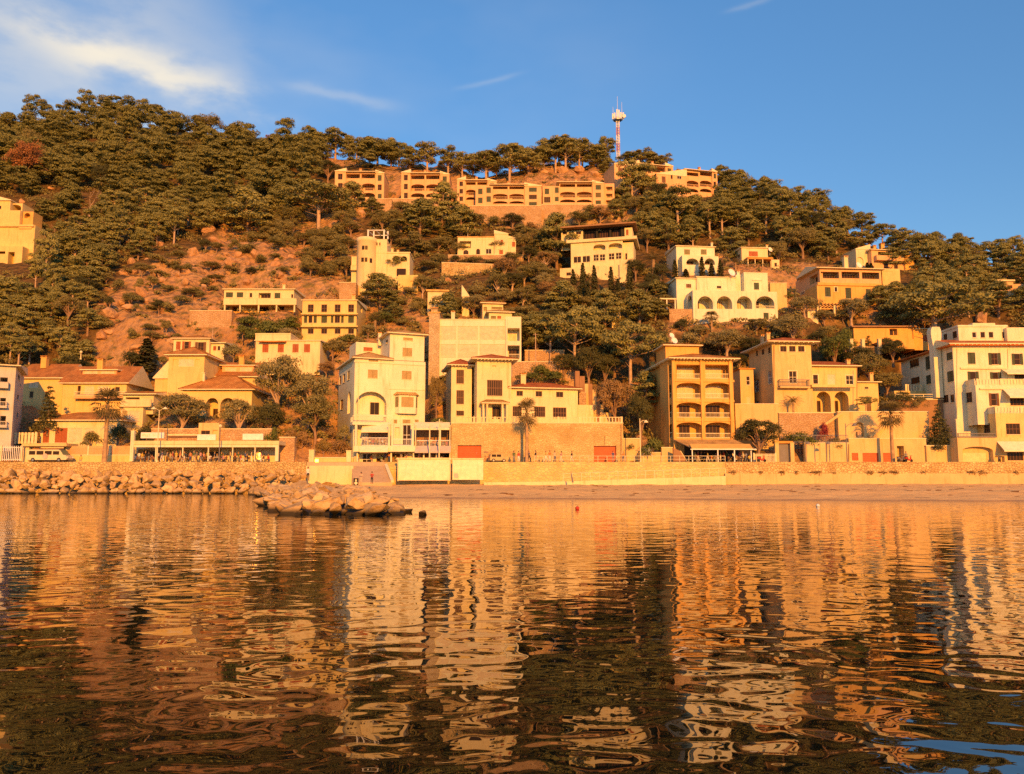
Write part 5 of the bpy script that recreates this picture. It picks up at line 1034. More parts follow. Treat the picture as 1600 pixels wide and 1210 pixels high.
for lab, px, pt, pb, Y in (('bare wooden utility pole leaning out of the central trees', 837, 520, 575, 150), ('pale flag pole at the right of the bar terrace', 686, 655, 722, 127.5), ('thin dark pole beside the bar terrace flag pole', 671, 662, 722, 127.2), ('pale utility pole on the orange slope above the shuttered house', 332, 510, 530, Yg(534))):
    v = at(px, pb, Y); r = empty('utility_pole', v); tag(r, lab, 'pole'); mb = MB(); h = at(px, pt, Y).z - v.z; mb.tube([(0, 0, -.5), (0, 0, h)], [.12, .07], 7); mb.tube([(-.5, 0, h - .4), (.5, 0, h - .35)], .04, 5); mb.build('pole', ['barkpale' if 'utility' in lab else 'trim'], r)
# antenna mast
v = at(966, 250, 262); r = empty('antenna_mast', v); tag(r, 'tall red and white lattice antenna mast on the ridge', 'mast')
H = at(966, 183, 262).z - v.z; mats = ['whitepaint', 'mastred']
mb = MB(); wd = .62; legs = [(wd * math.cos(a), wd * math.sin(a)) for a in (R(90), R(210), R(330))]; ns_ = 16
for k in range(ns_):
    z0, z1 = H * k / ns_, H * (k + 1) / ns_; mi = 0 if (k // 3) % 2 == 0 else 1
    for i in range(3):
        a, c = legs[i], legs[(i + 1) % 3]; mb.tube([(*a, z0), (*a, z1)], .10, 5, mi); mb.tube([(*a, z0), (*c, z1)], .055, 4, mi); mb.tube([(*a, z1), (*c, z1)], .055, 4, mi)
mb.tube([(0.2, .1, 0), (.2, .1, H)], .16, 6, 0); mb.build('lattice', mats, r)
mb = MB(); mb.lathe(0, 0, [(1.5, H - 1.3), (1.5, H - 1.15), (.1, H - 1.15)], 10); mb.build('platform', ['metal'], r)
for i, (dx, dy, hh) in enumerate(((-1.7, -.4, 2.0), (-1.1, -1.0, 2.0), (.3, -1.1, 3.0), (1.0, -.9, 2.2), (1.9, -.3, 2.4), (-.3, -1.0, 3.2), (1.6, .6, 2.2), (-1.4, .6, 2.2))):
    mb = MB(); mb.box(dx - .22, dx + .22, dy - .12, dy + .12, H - 1.0, H - 1.0 + hh); mb.tube([(dx * .2, dy * .2, H - .4), (dx, dy, H - .4)], .06, 5); mb.build('panel_antenna', ['whitepaint'], r)
for dx, hh in ((-1.5, 3.6), (.0, 7.4), (1.5, 5.3)): mb = MB(); mb.tube([(dx, 0, H - .5), (dx, 0, H + hh)], [.07, .035], 5); mb.build('whip_antenna', ['whitepaint'], r)
mb = MB(); mb.tube([(2.1, -.6, H - .1), (2.1, -1.0, H - .1)], .62, 12); mb.build('dish', ['whitepaint'], r)
# vehicles
def vehicle(name, label, cat, v, L, W, Hh, prof, mats, rz=0.0, wr=.33, wx=(.2, .78)):
    r = empty(name, v, rz); tag(r, label, cat); mb = MB(); n_ = len(prof)
    P2 = [(a * L - L / 2, e * Hh) for a, e in prof]
    rings = [[(x, yy, z) for x, z in P2] for yy in (-W / 2, -W / 2 + .12, W / 2 - .12, W / 2)]
    rings[0] = [(x * .985, -W / 2, z * .985 + .01) for x, z in P2]; rings[3] = [(x * .985, W / 2, z * .985 + .01) for x, z in P2]
    for a, e in zip(rings, rings[1:]):
        for i in range(n_): z = (a[i][2] + a[(i + 1) % n_][2]) / 2; mb.quad(a[i], a[(i + 1) % n_], e[(i + 1) % n_], e[i], 1 if z > Hh * .58 else 0)
    # side panels split at the waist: lower and upper colour
    for ring in (rings[0], rings[3]):
        mb.poly(ring, 0)
    body = mb.build('body', mats[:2], r)
    s_ = -W / 2 - .012
    for a, e, c, d in mats[2]:
        g = MB(); x0, x1, z0, z1 = a * L - L / 2, e * L - L / 2, c * Hh, d * Hh
        g.box(x0, x1, s_, s_ + .03, z0, z1); g.box(x0, x1, -s_ - .03, -s_, z0, z1); g.build('side_window', ['glass'], r)
    for a in wx:
        for s2 in (-1, 1):
            x = a * L - L / 2; wv = MB(); wv.tube([(x, s2 * (W / 2 - .18), wr), (x, s2 * (W / 2 + .02), wr)], wr, 14); wo = wv.build('wheel', ['rubber'], r)
            hb = MB(); hb.tube([(x, s2 * (W / 2 + .0), wr), (x, s2 * (W / 2 + .035), wr)], wr * .55, 10); hb.build('hubcap', ['metal'], wo)
    for s2 in (-1, 1): g = MB(); g.tube([(L / 2 - .06, s2 * W * .36, Hh * .38), (L / 2 + .03, s2 * W * .36, Hh * .38)], .11, 8); g.build('headlight', ['whitepaint'], r)
    return r
PG = Vector((0, 0, ZP + .01))
v = at(78, 721, 126.2); v.z = ZP + .01
r = vehicle('van', 'old two tone van, green above and cream below, parked under the carport', 'van', v, 6.4, 2.0, 1.95, [(0, .16), (.97, .16), (1, .3), (.98, .5), (.9, .58), (.83, .93), (.78, 1), (.05, 1), (.01, .92), (0, .5)], ['vancream', 'vangreen', [(.07, .22, .58, .88), (.25, .42, .58, .88), (.45, .62, .58, .88), (.65, .8, .58, .86)]], wx=(.17, .8))
g = MB(); g.tube([(-.2, -1.02, .9), (-.2, -1.08, .9)], .42, 16); g.build('spare_wheel_cover', ['pinkawning'], r)
v = at(778, 722, 127.5); v.z = ZP + .01
vehicle('car', 'small boxy tan car parked against the retaining wall', 'car', v, 2.9, 1.45, 1.35, [(0, .2), (.98, .2), (1, .36), (.96, .58), (.78, .62), (.68, .97), (.6, 1), (.12, 1), (.04, .9), (0, .5)], ['cartan', 'cartan', [(.1, .34, .62, .9), (.38, .62, .62, .9)]], 0.25, .28)
# bicycle and scooters
def bike(label, v, rz=0.0):
    r = empty('bicycle', v, rz); tag(r, label, 'bicycle'); mb = MB(); A, Bk, S, Hd, Bt = (-.52, 0, .34), (.52, 0, .34), (-.18, 0, .85), (.36, 0, .9), (-.05, 0, .32)
    for p, q in ((A, S), (A, Bt), (S, Bt), (S, Hd), (Bt, Hd), (Hd, Bk)): mb.tube([p, q], .02, 5)
    mb.build('frame', ['redcloth'], r)
    for c in (A, Bk):
        w_ = MB(); w_.tube([(c[0] + .33 * math.cos(t), 0, c[2] + .33 * math.sin(t)) for t in np.linspace(0, 2 * math.pi, 17)], .022, 5, cap=False); w_.build('wheel', ['rubber'], r)
    mb = MB(); mb.tube([S, (-.2, 0, .93)], .018, 5); mb.box(-.33, -.08, -.07, .07, .93, .98); mb.build('saddle', ['rubber'], r)
    mb = MB(); mb.tube([Hd, (.36, 0, 1.02)], .018, 5); mb.tube([(.36, -.26, 1.04), (.36, .26, 1.04)], .018, 5); mb.build('handlebar', ['rubber'], r)
v = at(760, 722, 127); v.z = ZP + .01; bike('red bicycle leaning by the retaining wall beside the tan car', v)
def scooter(label, v, rz, mat):
    r = empty('scooter', v, rz); tag(r, label, 'scooter')
    mb = MB(); mb.tube([(-.75, 0, .62), (-.3, 0, .66), (.0, 0, .35), (.3, 0, .33), (.45, 0, .55), (.5, 0, .95)], [.14, .17, .13, .12, .13, .06], 8); mb.build('body', [mat], r)
    for x in (-.55, .62): w_ = MB(); w_.tube([(x, -.06, .24), (x, .06, .24)], .24, 12); w_.build('wheel', ['rubber'], r)
    mb = MB(); mb.box(-.75, -.12, -.13, .13, .76, .86); mb.build('seat', ['rubber'], r); mb = MB(); mb.tube([(.5, -.3, 1.02), (.5, .3, 1.02)], .025, 5); mb.tube([(.5, 0, .9), (.5, 0, 1.02)], .03, 5); mb.build('handlebar', ['rubber'], r)
for px, lab, mt in ((1420, 'red scooter parked by the dark doorway', 'redcloth'), (1408, 'dark scooter parked inside the dark doorway', 'greypaint'), (1190, 'red scooter before the pale picket fence', 'redcloth'), (1562, 'dark scooter parked beside the arched garage', 'greypaint')):
    v = at(px, 726, 126); v.z = ZP + .01; scooter(lab, v, .4 if px != 1562 else 1.2, mt)

# ================================================================== GROUND, BEACH, SEA
def grid_mesh(name, X, Y, Z, mats):
    ny, nx = Z.shape
    me = bpy.data.meshes.new(name)
    v = np.stack([X, Y, Z], -1).reshape(-1, 3).astype(np.float32)
    i = np.arange((ny - 1) * nx).reshape(ny - 1, nx)[:, :-1]
    f = np.stack([i, i + 1, i + nx + 1, i + nx], -1).reshape(-1, 4)
    me.vertices.add(len(v)); me.vertices.foreach_set('co', v.ravel())
    me.loops.add(f.size); me.loops.foreach_set('vertex_index', f.ravel().astype(np.int32))
    me.polygons.add(len(f)); me.polygons.foreach_set('loop_start', (np.arange(len(f)) * 4).astype(np.int32)); me.polygons.foreach_set('loop_total', np.full(len(f), 4, np.int32))
    me.polygons.foreach_set('use_smooth', np.ones(len(f), bool))
    for m_ in mats: me.materials.append(M[m_])
    me.update(calc_edges=True); me.validate()
    o = bpy.data.objects.new(name, me); COL.objects.link(o); return o
def vnoise(X, Y, s, seed, oct_=4):
    r = np.random.default_rng(seed); out = np.zeros_like(X); a, f, tot = 1.0, s, 0
    for _ in range(oct_):
        g = r.random((64, 64)); x, y = X * f + r.random() * 60, Y * f + r.random() * 60
        xi, yi = np.floor(x).astype(int), np.floor(y).astype(int); fx, fy = x - xi, y - yi
        fx, fy = fx * fx * (3 - 2 * fx), fy * fy * (3 - 2 * fy)
        p = lambda i, j: g[(yi + j) % 64, (xi + i) % 64]
        out += a * ((p(0, 0) * (1 - fx) + p(1, 0) * fx) * (1 - fy) + (p(0, 1) * (1 - fx) + p(1, 1) * fx) * fy); tot += a
        a *= .5; f *= 2.03
    return out / tot - .5
def inpoly(px, py, poly):
    px, py = np.asarray(px, float), np.asarray(py, float); c = np.zeros(px.shape, bool); n_ = len(poly)
    for i in range(n_):
        (x0, y0), (x1, y1) = poly[i], poly[(i + 1) % n_]
        if y0 == y1: continue
        k = ((y0 > py) != (y1 > py)) & (px < (x1 - x0) * (py - y0) / (y1 - y0) + x0); c ^= k
    return c
ROCKY = [[(150, 490), (160, 440), (230, 405), (300, 400), (330, 375), (470, 395), (480, 430), (350, 450), (345, 490), (480, 570), (260, 560), (150, 535)], [(390, 262), (500, 265), (520, 320), (480, 320), (400, 300)], [(500, 340), (580, 330), (600, 365), (560, 380), (500, 370)],
         [(640, 250), (740, 255), (730, 280), (640, 275)], [(820, 255), (950, 262), (960, 290), (820, 290)], [(315, 335), (350, 335), (350, 395), (315, 395)], [(930, 318), (1060, 318), (1060, 375), (930, 370)], [(1480, 485), (1580, 490), (1580, 520), (1500, 520)]]
def hill(X, Y):
    X, Y = np.asarray(X, float), np.asarray(Y, float)
    Zc = np.where(Y < 131, ZP - .25, zprof(Y)); Zc = np.minimum(Zc, 400)
    px, py = proj(X, Y, Zc)
    rx = np.array([a for a, _ in RIDGE], float); rr = np.interp(px, rx, np.array([b for _, b in RIDGE], float))
    Yr = np.interp(rr, _r, _y); zr = zprof(Yr)
    over = Y - Yr
    Z = np.where(over > 0, zr - .0 - .18 * over - .004 * over ** 2, Zc)
    Z = np.where(over > -10, Z - .012 * np.clip(over + 10, 0, 20) ** 2, Z)
    k = np.clip((Y - 133) / 6, 0, 1)
    Z += k * (vnoise(X, Y, .05, 3) * 5.0 + vnoise(X, Y, .22, 4) * 1.6)
    pxx, pyy = proj(X, Y, Z); rock = np.zeros(X.shape)
    for p in ROCKY: rock = np.maximum(rock, inpoly(pxx, pyy, p).astype(float))
    rn = 1 - np.abs(vnoise(X, Y, .16, 9, 5)) * 5
    Z += k * rock * (rn * 1.9 - .4 + np.abs(vnoise(X, Y, .45, 10, 4)) * 2.2)
    for O, yw, x0, x1, y0, y1, zb in FOOT:
        c, s_ = math.cos(yw), math.sin(yw)
        lx, ly = (X - O.x) * c + (Y - O.y) * s_, -(X - O.x) * s_ + (Y - O.y) * c
        d = np.maximum(np.maximum(x0 - lx, lx - x1), np.maximum(y0 - ly, ly - y1)) - .6
        Z = np.where(d < 14, np.minimum(Z, zb - .25 + np.maximum(d, 0) * 1.9), Z)
    return np.maximum(Z, -3)
gx = np.arange(-340, 341, 1.25); gy = np.concatenate([np.arange(130.6, 260, 1.1), np.arange(260, 420, 2.0)])
GX, GY = np.meshgrid(gx, gy); GZ = hill(GX, GY)
def hz(x, y):
    if y < 131: return ZP
    i = min(max((x - gx[0]) / 1.25, 0), len(gx) - 2); j = np.searchsorted(gy, y) - 1; j = min(max(j, 0), len(gy) - 2); fi = i - int(i); i = int(i); fj = (y - gy[j]) / (gy[j + 1] - gy[j])
    return float((GZ[j, i] * (1 - fi) + GZ[j, i + 1] * fi) * (1 - fj) + (GZ[j + 1, i] * (1 - fi) + GZ[j + 1, i + 1] * fi) * fj)
m, n, l, p = newmat('hillground')
g = geo(n); t1 = tex_noise(n, l, g, .12, 6.0, .65); t2 = tex_noise(n, l, g, .9, 8.0, .7)
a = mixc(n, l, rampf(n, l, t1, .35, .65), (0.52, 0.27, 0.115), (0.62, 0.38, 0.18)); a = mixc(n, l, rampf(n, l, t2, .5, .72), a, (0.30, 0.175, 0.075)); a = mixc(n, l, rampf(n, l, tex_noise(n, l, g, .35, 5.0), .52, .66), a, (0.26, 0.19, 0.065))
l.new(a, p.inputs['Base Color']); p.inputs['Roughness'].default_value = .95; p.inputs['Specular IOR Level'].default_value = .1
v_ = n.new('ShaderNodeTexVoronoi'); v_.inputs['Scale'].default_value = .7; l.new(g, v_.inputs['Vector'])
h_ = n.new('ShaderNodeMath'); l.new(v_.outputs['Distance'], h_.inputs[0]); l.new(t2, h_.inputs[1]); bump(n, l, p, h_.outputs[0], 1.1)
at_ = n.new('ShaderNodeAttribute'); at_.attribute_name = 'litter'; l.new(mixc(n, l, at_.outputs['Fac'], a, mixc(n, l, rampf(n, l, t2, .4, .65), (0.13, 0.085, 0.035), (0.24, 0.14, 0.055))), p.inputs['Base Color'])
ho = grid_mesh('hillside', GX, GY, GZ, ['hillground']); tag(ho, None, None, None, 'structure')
WOODS = [[(-40, 205), (60, 190), (160, 180), (300, 200), (420, 230), (520, 258), (640, 264), (560, 275), (505, 300), (480, 335), (430, 352), (350, 352), (318, 395), (250, 408), (160, 440), (150, 530), (130, 570), (-60, 580)],
         [(1052, 278), (1130, 290), (1230, 330), (1330, 372), (1385, 398), (1640, 420), (1640, 520), (1500, 510), (1400, 490), (1380, 440), (1320, 412), (1225, 412), (1130, 398), (1035, 395), (1000, 372), (1020, 345)],
         [(560, 335), (720, 345), (860, 370), (900, 345), (1040, 350), (1050, 430), (1040, 500), (1040, 600), (900, 600), (820, 560), (800, 500), (660, 480), (650, 420), (560, 372)], [(1050, 520), (1330, 500), (1400, 540), (1400, 610), (1160, 570), (1050, 550)]]
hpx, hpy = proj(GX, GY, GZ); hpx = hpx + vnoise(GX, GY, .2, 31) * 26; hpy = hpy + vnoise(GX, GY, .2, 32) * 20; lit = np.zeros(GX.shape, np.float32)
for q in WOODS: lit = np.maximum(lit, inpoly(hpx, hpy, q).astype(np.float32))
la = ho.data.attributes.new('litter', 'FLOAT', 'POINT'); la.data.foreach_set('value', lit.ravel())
m, n, l, p = newmat('wallrock'); g = geo(n); t2 = tex_noise(n, l, g, 1.6, 8.0, .7)
oi = n.new('ShaderNodeObjectInfo').outputs['Random']
a = mixc(n, l, oi, (0.54, 0.35, 0.14), (0.74, 0.52, 0.24)); a = mixc(n, l, rampf(n, l, t2, .46, .70), a, (0.30, 0.18, 0.07))
s_ = n.new('ShaderNodeSeparateXYZ'); l.new(g, s_.inputs[0]); wz = rampf(n, l, s_.outputs[2], .42, .12); a = mixc(n, l, wz, a, (0.05, 0.038, 0.02))
l.new(a, p.inputs['Base Color']); p.inputs['Roughness'].default_value = .9; p.inputs['Specular IOR Level'].default_value = .2; bump(n, l, p, t2, .12)
m, n, l, p = newmat('cliffrock'); g = geo(n); t2 = tex_noise(n, l, g, .8, 8.0, .7); a = mixc(n, l, n.new('ShaderNodeObjectInfo').outputs['Random'], (0.52, 0.27, 0.115), (0.62, 0.37, 0.17)); a = mixc(n, l, rampf(n, l, t2, .48, .72), a, (0.30, 0.16, 0.07)); l.new(a, p.inputs['Base Color']); p.inputs['Roughness'].default_value = .95; bump(n, l, p, t2, .5)
# promenade
mb = MB(); mb.quad((-220, 124.0, ZP), (220, 124.0, ZP), (220, 131.4, ZP), (-220, 131.4, ZP)); mb.quad((-220, 124.05, ZP - .003), (220, 124.05, ZP - .003), (220, 124.05, -1), (-220, 124.05, -1)); tag(mb.build('promenade', ['pave']), None, None, None, 'structure')
# beach
bx, by = np.arange(-60, 240, .8), np.arange(64, 125, .5)
BX, BY = np.meshgrid(bx, by)
wl_ = 92 - 16 * np.clip((BX + 20) / 70, 0, 1) + vnoise(BX, BY * 0 + 3, .06, 21) * 4     # water line
tt = (BY - wl_) / (123 - wl_)
BZ = np.where(tt < 0, tt * 3.0, 1.35 * np.clip(tt, 0, 1) ** .8) + .28 * np.exp(-((tt - .3) / .08) ** 2) + vnoise(BX, BY, .3, 22) * .30 + vnoise(BX, BY, 1.1, 23, 3) * .26
jlx = np.interp(BY, [46, 50, 56, 66, 80, 95, 108, 117, 122], [(b_ - 800) / F * a_ for a_, b_ in ((46, 470), (50, 465), (56, 465), (66, 462), (80, 462), (95, 460), (108, 452), (117, 446), (122, 440))])
BZ -= 3.0 * np.clip((jlx + 2 - BX) / 3, 0, 1)
m, n, l, p = newmat('sand_ground'); g = geo(n); mp = n.new('ShaderNodeMapping'); mp.inputs['Scale'].default_value = (.35, 1.2, 1); l.new(g, mp.inputs[0]); t1 = tex_noise(n, l, mp.outputs[0], .35, 7.0, .65); t2 = tex_noise(n, l, mp.outputs[0], 1.1, 8.0, .75)
a = mixc(n, l, rampf(n, l, t1, .35, .7), (0.90, 0.57, 0.21), (0.78, 0.46, 0.16)); a = mixc(n, l, rampf(n, l, t2, .57, .66), a, (0.34, 0.19, 0.08)); s_ = n.new('ShaderNodeSeparateXYZ'); l.new(g, s_.inputs[0]); a = mixc(n, l, rampf(n, l, s_.outputs[2], .10, .02), a, (0.52, 0.30, 0.13))
l.new(a, p.inputs['Base Color']); p.inputs['Roughness'].default_value = .9; p.inputs['Specular IOR Level'].default_value = .15; bump(n, l, p, t2, .10)
tag(grid_mesh('beach', BX, BY, BZ, ['sand_ground']), None, None, None, 'structure')
# sea
m, n, l, p = newmat('seawater')
p.inputs['Base Color'].default_value = (0.006, 0.008, 0.005, 1); p.inputs['Roughness'].default_value = .0; p.inputs['IOR'].default_value = 1.8; p.inputs['Specular IOR Level'].default_value = .5
g = geo(n)
def wv(sx, sy, sc_, d=2.0, rot=0.0, dist=0.0):
    mp = n.new('ShaderNodeMapping'); mp.inputs['Scale'].default_value = (sx, sy, 1); mp.inputs['Rotation'].default_value = (0, 0, rot); l.new(g, mp.inputs[0])
    x = n.new('ShaderNodeTexNoise'); x.inputs['Scale'].default_value = sc_; x.inputs['Detail'].default_value = d; x.inputs['Roughness'].default_value = .45; x.inputs['Distortion'].default_value = dist; l.new(mp.outputs[0], x.inputs['Vector']); return x.outputs[0]
def mulv(a, k):
    x = n.new('ShaderNodeMath'); x.operation = 'MULTIPLY'; l.new(a, x.inputs[0]); x.inputs[1].default_value = k; return x.outputs[0]
def addv(a, b_):
    x = n.new('ShaderNodeMath'); l.new(a, x.inputs[0]); l.new(b_, x.inputs[1]); return x.outputs[0]
hgt = addv(addv(mulv(wv(.7, 1.0, .5, 1.5, .12), .026), mulv(wv(.75, 1.0, 1.9, 1.0, -.2, .35), .015)), mulv(wv(.8, 1.0, 6.0, 0.0, .4), .0005))
bump(n, l, p, hgt, 1.0)
mb = MB(); mb.quad((-3000, -600, 0), (3000, -600, 0), (3000, 5000, 0), (-3000, 5000, 0)); tag(mb.build('sea', ['seawater']), None, None, None, 'structure')

# ================================================================== ROCKS
def rock_mesh(name, seed, mat, flat=.8, npt=12, bev=.02):
    r = np.random.default_rng(seed); bm = bmesh.new(); v = r.normal(size=(npt, 3)); v /= np.linalg.norm(v, axis=1)[:, None]; v *= (r.random((npt, 1)) * .3 + .75); v[:, 2] *= flat
    for q in v: bm.verts.new(q * .5)
    h_ = bmesh.ops.convex_hull(bm, input=bm.verts); bmesh.ops.delete(bm, geom=[e for e in h_['geom_interior'] if isinstance(e, bmesh.types.BMVert)], context='VERTS')
    bmesh.ops.bevel(bm, geom=bm.edges[:], offset=bev, segments=2, affect='EDGES', clamp_overlap=True)
    bmesh.ops.triangulate(bm, faces=[f for f in bm.faces if len(f.verts) > 4]); bmesh.ops.subdivide_edges(bm, edges=bm.edges[:], cuts=1, use_grid_fill=True)
    for q in bm.verts:
        q.co += Vector(noise.noise_vector(q.co * 5 + Vector((seed, 0, 0)))) * .035 + Vector(noise.noise_vector(q.co * 12 + Vector((seed, 3, 0)))) * .012
    me = bpy.data.meshes.new(name); bm.to_mesh(me); bm.free(); me.materials.append(M[mat]); return me
RM = [rock_mesh('boulder', k, 'wallrock') for k in range(12)]; CM = [rock_mesh('rock_outcrop', 40 + k, 'cliffrock', .9, 26, .08) for k in range(6)]
def put_rock(me, name, loc, sx, sy, sz, label, cat, group):
    o = bpy.data.objects.new(name, me); COL.objects.link(o); o.location = loc; o.rotation_euler = (random.uniform(-.6, .6), random.uniform(-.6, .6), random.uniform(0, 6.28)); o.scale = (sx, sy, sz); tag(o, label, cat, group); return o
# revetment on the left
rows = [(766, .3, 1.45), (759, 1.15, 1.5), (752, 2.0, 1.6), (745, 2.8, 1.6)]
for k, (py, z, sz) in enumerate(rows):
    px = -22 + 5 * k
    while px < 475:
        s_ = sz * random.uniform(.75, 1.35); Y = 117.6 + 1.5 * k + random.uniform(-.4, .4) - (max(0, px - 330) / 145) * 3; v = at(px, py, Y)
        put_rock(random.choice(RM), 'boulder', (v.x, Y, z + random.uniform(-.2, .2)), s_ * 1.3, s_ * 1.1, s_ * 1.15, ('wet lowest row of revetment boulders at the waterline on the left', 'pale boulder in the middle rows of the left revetment', 'pale boulder in the middle rows of the left revetment', 'boulder in the top row right under the rough mortared sea wall')[k], 'boulder', ('waterline boulders of the revetment', 'middle boulders of the revetment', 'middle boulders of the revetment', 'top boulders of the revetment')[k])
        px += s_ * 10.4 * random.uniform(.82, 1.02)
# jetty
JL = [(46.5, 466, 655), (50, 446, 645), (56, 438, 624), (66, 440, 606), (80, 434, 598), (95, 425, 596), (108, 415, 596), (117, 405, 590)]
jy = [a for a, _, _ in JL]; cnt = 0
Yc = 47.0
while Yc < 117:
    xl, xr = np.interp(Yc, jy, [b for _, b, _ in JL]), np.interp(Yc, jy, [c for _, _, c in JL]); X0, X1 = (xl - 800) / F * Yc * 1.02, (xr - 800) / F * Yc * 1.02
    s_ = random.uniform(1.15, 1.7) * (1.0 if Yc < 60 else 1.25 if Yc < 85 else 1.7)
    if Yc < 58: s_ *= .86
    x = X0 + random.uniform(0, .5)
    while x < X1:
        e = min(x - X0, (X1 - x) * .7, (Yc - 46.2) * .9); q = s_ * random.uniform(.7, 1.35)
        z = .0 + min(1, e / 2.4) * (.66 if Yc < 60 else .6) + random.uniform(-.15, .2)
        front = Yc < 54
        put_rock(random.choice(RM), 'boulder', (x, Yc + random.uniform(-.5, .5), z), q * random.uniform(1.2, 1.7), q * 1.15, q * random.uniform(.75, 1.05) * (1 if Yc < 56 else .62), 'boulder at the near tip of the rock jetty with a dark wet foot' if front else 'boulder further back along the rock jetty towards the quay' if Yc > 80 else 'boulder in the middle of the rock jetty', 'boulder', 'jetty tip boulders' if front else 'jetty back boulders' if Yc > 80 else 'jetty middle boulders')
        x += q * random.uniform(1.05, 1.4); cnt += 1
    Yc += s_ * (.74 if Yc < 60 else .9)
def merge(name, items, mat):
    V, L_, S, T_ = [], [], [], []; nv = nl = 0
    for me, loc, sc3, rot in items:
        n_ = len(me.vertices); co = np.empty(n_ * 3, np.float32); me.vertices.foreach_get('co', co); R3 = np.array(Matrix.Rotation(rot[2], 3, 'Z') @ Matrix.Rotation(rot[0], 3, 'X')); V.append((co.reshape(-1, 3) * np.array(sc3)) @ R3.T + np.array(loc))
        li = np.empty(len(me.loops), np.int32); me.loops.foreach_get('vertex_index', li); L_.append(li + nv); s0 = np.empty(len(me.polygons), np.int32); me.polygons.foreach_get('loop_start', s0); S.append(s0 + nl); t0 = np.empty(len(me.polygons), np.int32); me.polygons.foreach_get('loop_total', t0); T_.append(t0); nv += n_; nl += len(li)
    me = bpy.data.meshes.new(name); V = np.concatenate(V).astype(np.float32); L_ = np.concatenate(L_); S = np.concatenate(S); T_ = np.concatenate(T_)
    me.vertices.add(len(V)); me.vertices.foreach_set('co', V.ravel()); me.loops.add(len(L_)); me.loops.foreach_set('vertex_index', L_); me.polygons.add(len(S)); me.polygons.foreach_set('loop_start', S); me.polygons.foreach_set('loop_total', T_); me.materials.append(M[mat]); me.update(calc_edges=True)
    o = bpy.data.objects.new(name, me); COL.objects.link(o); return o
it = []
for k in range(380):
    if k < 260: px = random.uniform(-30, 475); t = random.random(); Y = 117.2 + 5.6 * t - (max(0, px - 330) / 145) * 3; loc = ((px - 800) / F * Y * 1.0, Y, .1 + 3.3 * t)
    else: Y = 47 + 68 * random.random() ** 1.3; xl, xr = np.interp(Y, jy, [q for _, q, _ in JL]), np.interp(Y, jy, [q for _, _, q in JL]); loc = ((random.uniform(xl + 4, xr - 4) - 800) / F * Y * 1.02, Y, random.uniform(.4, .8) if Y > 52 else .1)
    s_ = random.uniform(.45, .95); it.append((random.choice(RM), loc, (s_ * 1.3, s_, s_ * .9), (random.uniform(-.5, .5), 0, random.uniform(0, 6.28))))
tag(merge('rubble_stones', it, 'wallrock'), 'small rubble stones filling the gaps between the shore boulders', 'stones', None, 'stuff')
it = []
for k in range(420):
    Y = random.uniform(80, 121); x = random.uniform(-16, Y * .68); g_ = np.exp(-((Y - 93 - x * .05) / 5) ** 2)
    if random.random() > .25 + .75 * g_ or Y < wl_[0, min(len(bx) - 1, max(0, int((x + 60) / .8)))] + 3: continue
    s_ = random.uniform(.15, .55); it.append((random.choice(RM), (x, Y, float(BZ[min(len(by) - 1, int((Y - 64) / .5)), min(len(bx) - 1, int((x + 60) / .8))]) + .02), (s_ * 2.4, s_, s_ * .45), (0, 0, random.uniform(-.4, .4))))
tag(merge('beach_wrack', it, 'wrack'), 'dark seaweed wrack and pebbles strewn along the beach', 'seaweed', None, 'stuff')
put_rock(RM[3], 'boulder', (atz(659, 806, 0).x, 46.5, .05), .9, .8, .6, 'small lone wet boulder at the right end of the jetty tip', 'boulder', None)
# jetty core so that no water shows through; black stands in for shaded gaps
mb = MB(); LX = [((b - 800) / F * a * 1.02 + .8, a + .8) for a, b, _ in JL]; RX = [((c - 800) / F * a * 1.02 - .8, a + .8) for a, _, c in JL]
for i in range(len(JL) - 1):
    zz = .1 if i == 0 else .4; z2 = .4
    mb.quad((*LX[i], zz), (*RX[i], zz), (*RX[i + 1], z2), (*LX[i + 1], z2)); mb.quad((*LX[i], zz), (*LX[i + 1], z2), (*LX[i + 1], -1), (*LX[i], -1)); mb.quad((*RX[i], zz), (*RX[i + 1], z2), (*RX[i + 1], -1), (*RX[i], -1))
mb.quad((*LX[0], .1), (*RX[0], .1), (*RX[0], -1), (*LX[0], -1)); tag(mb.build('jetty_ground', ['dark']), None, None, None, 'structure')
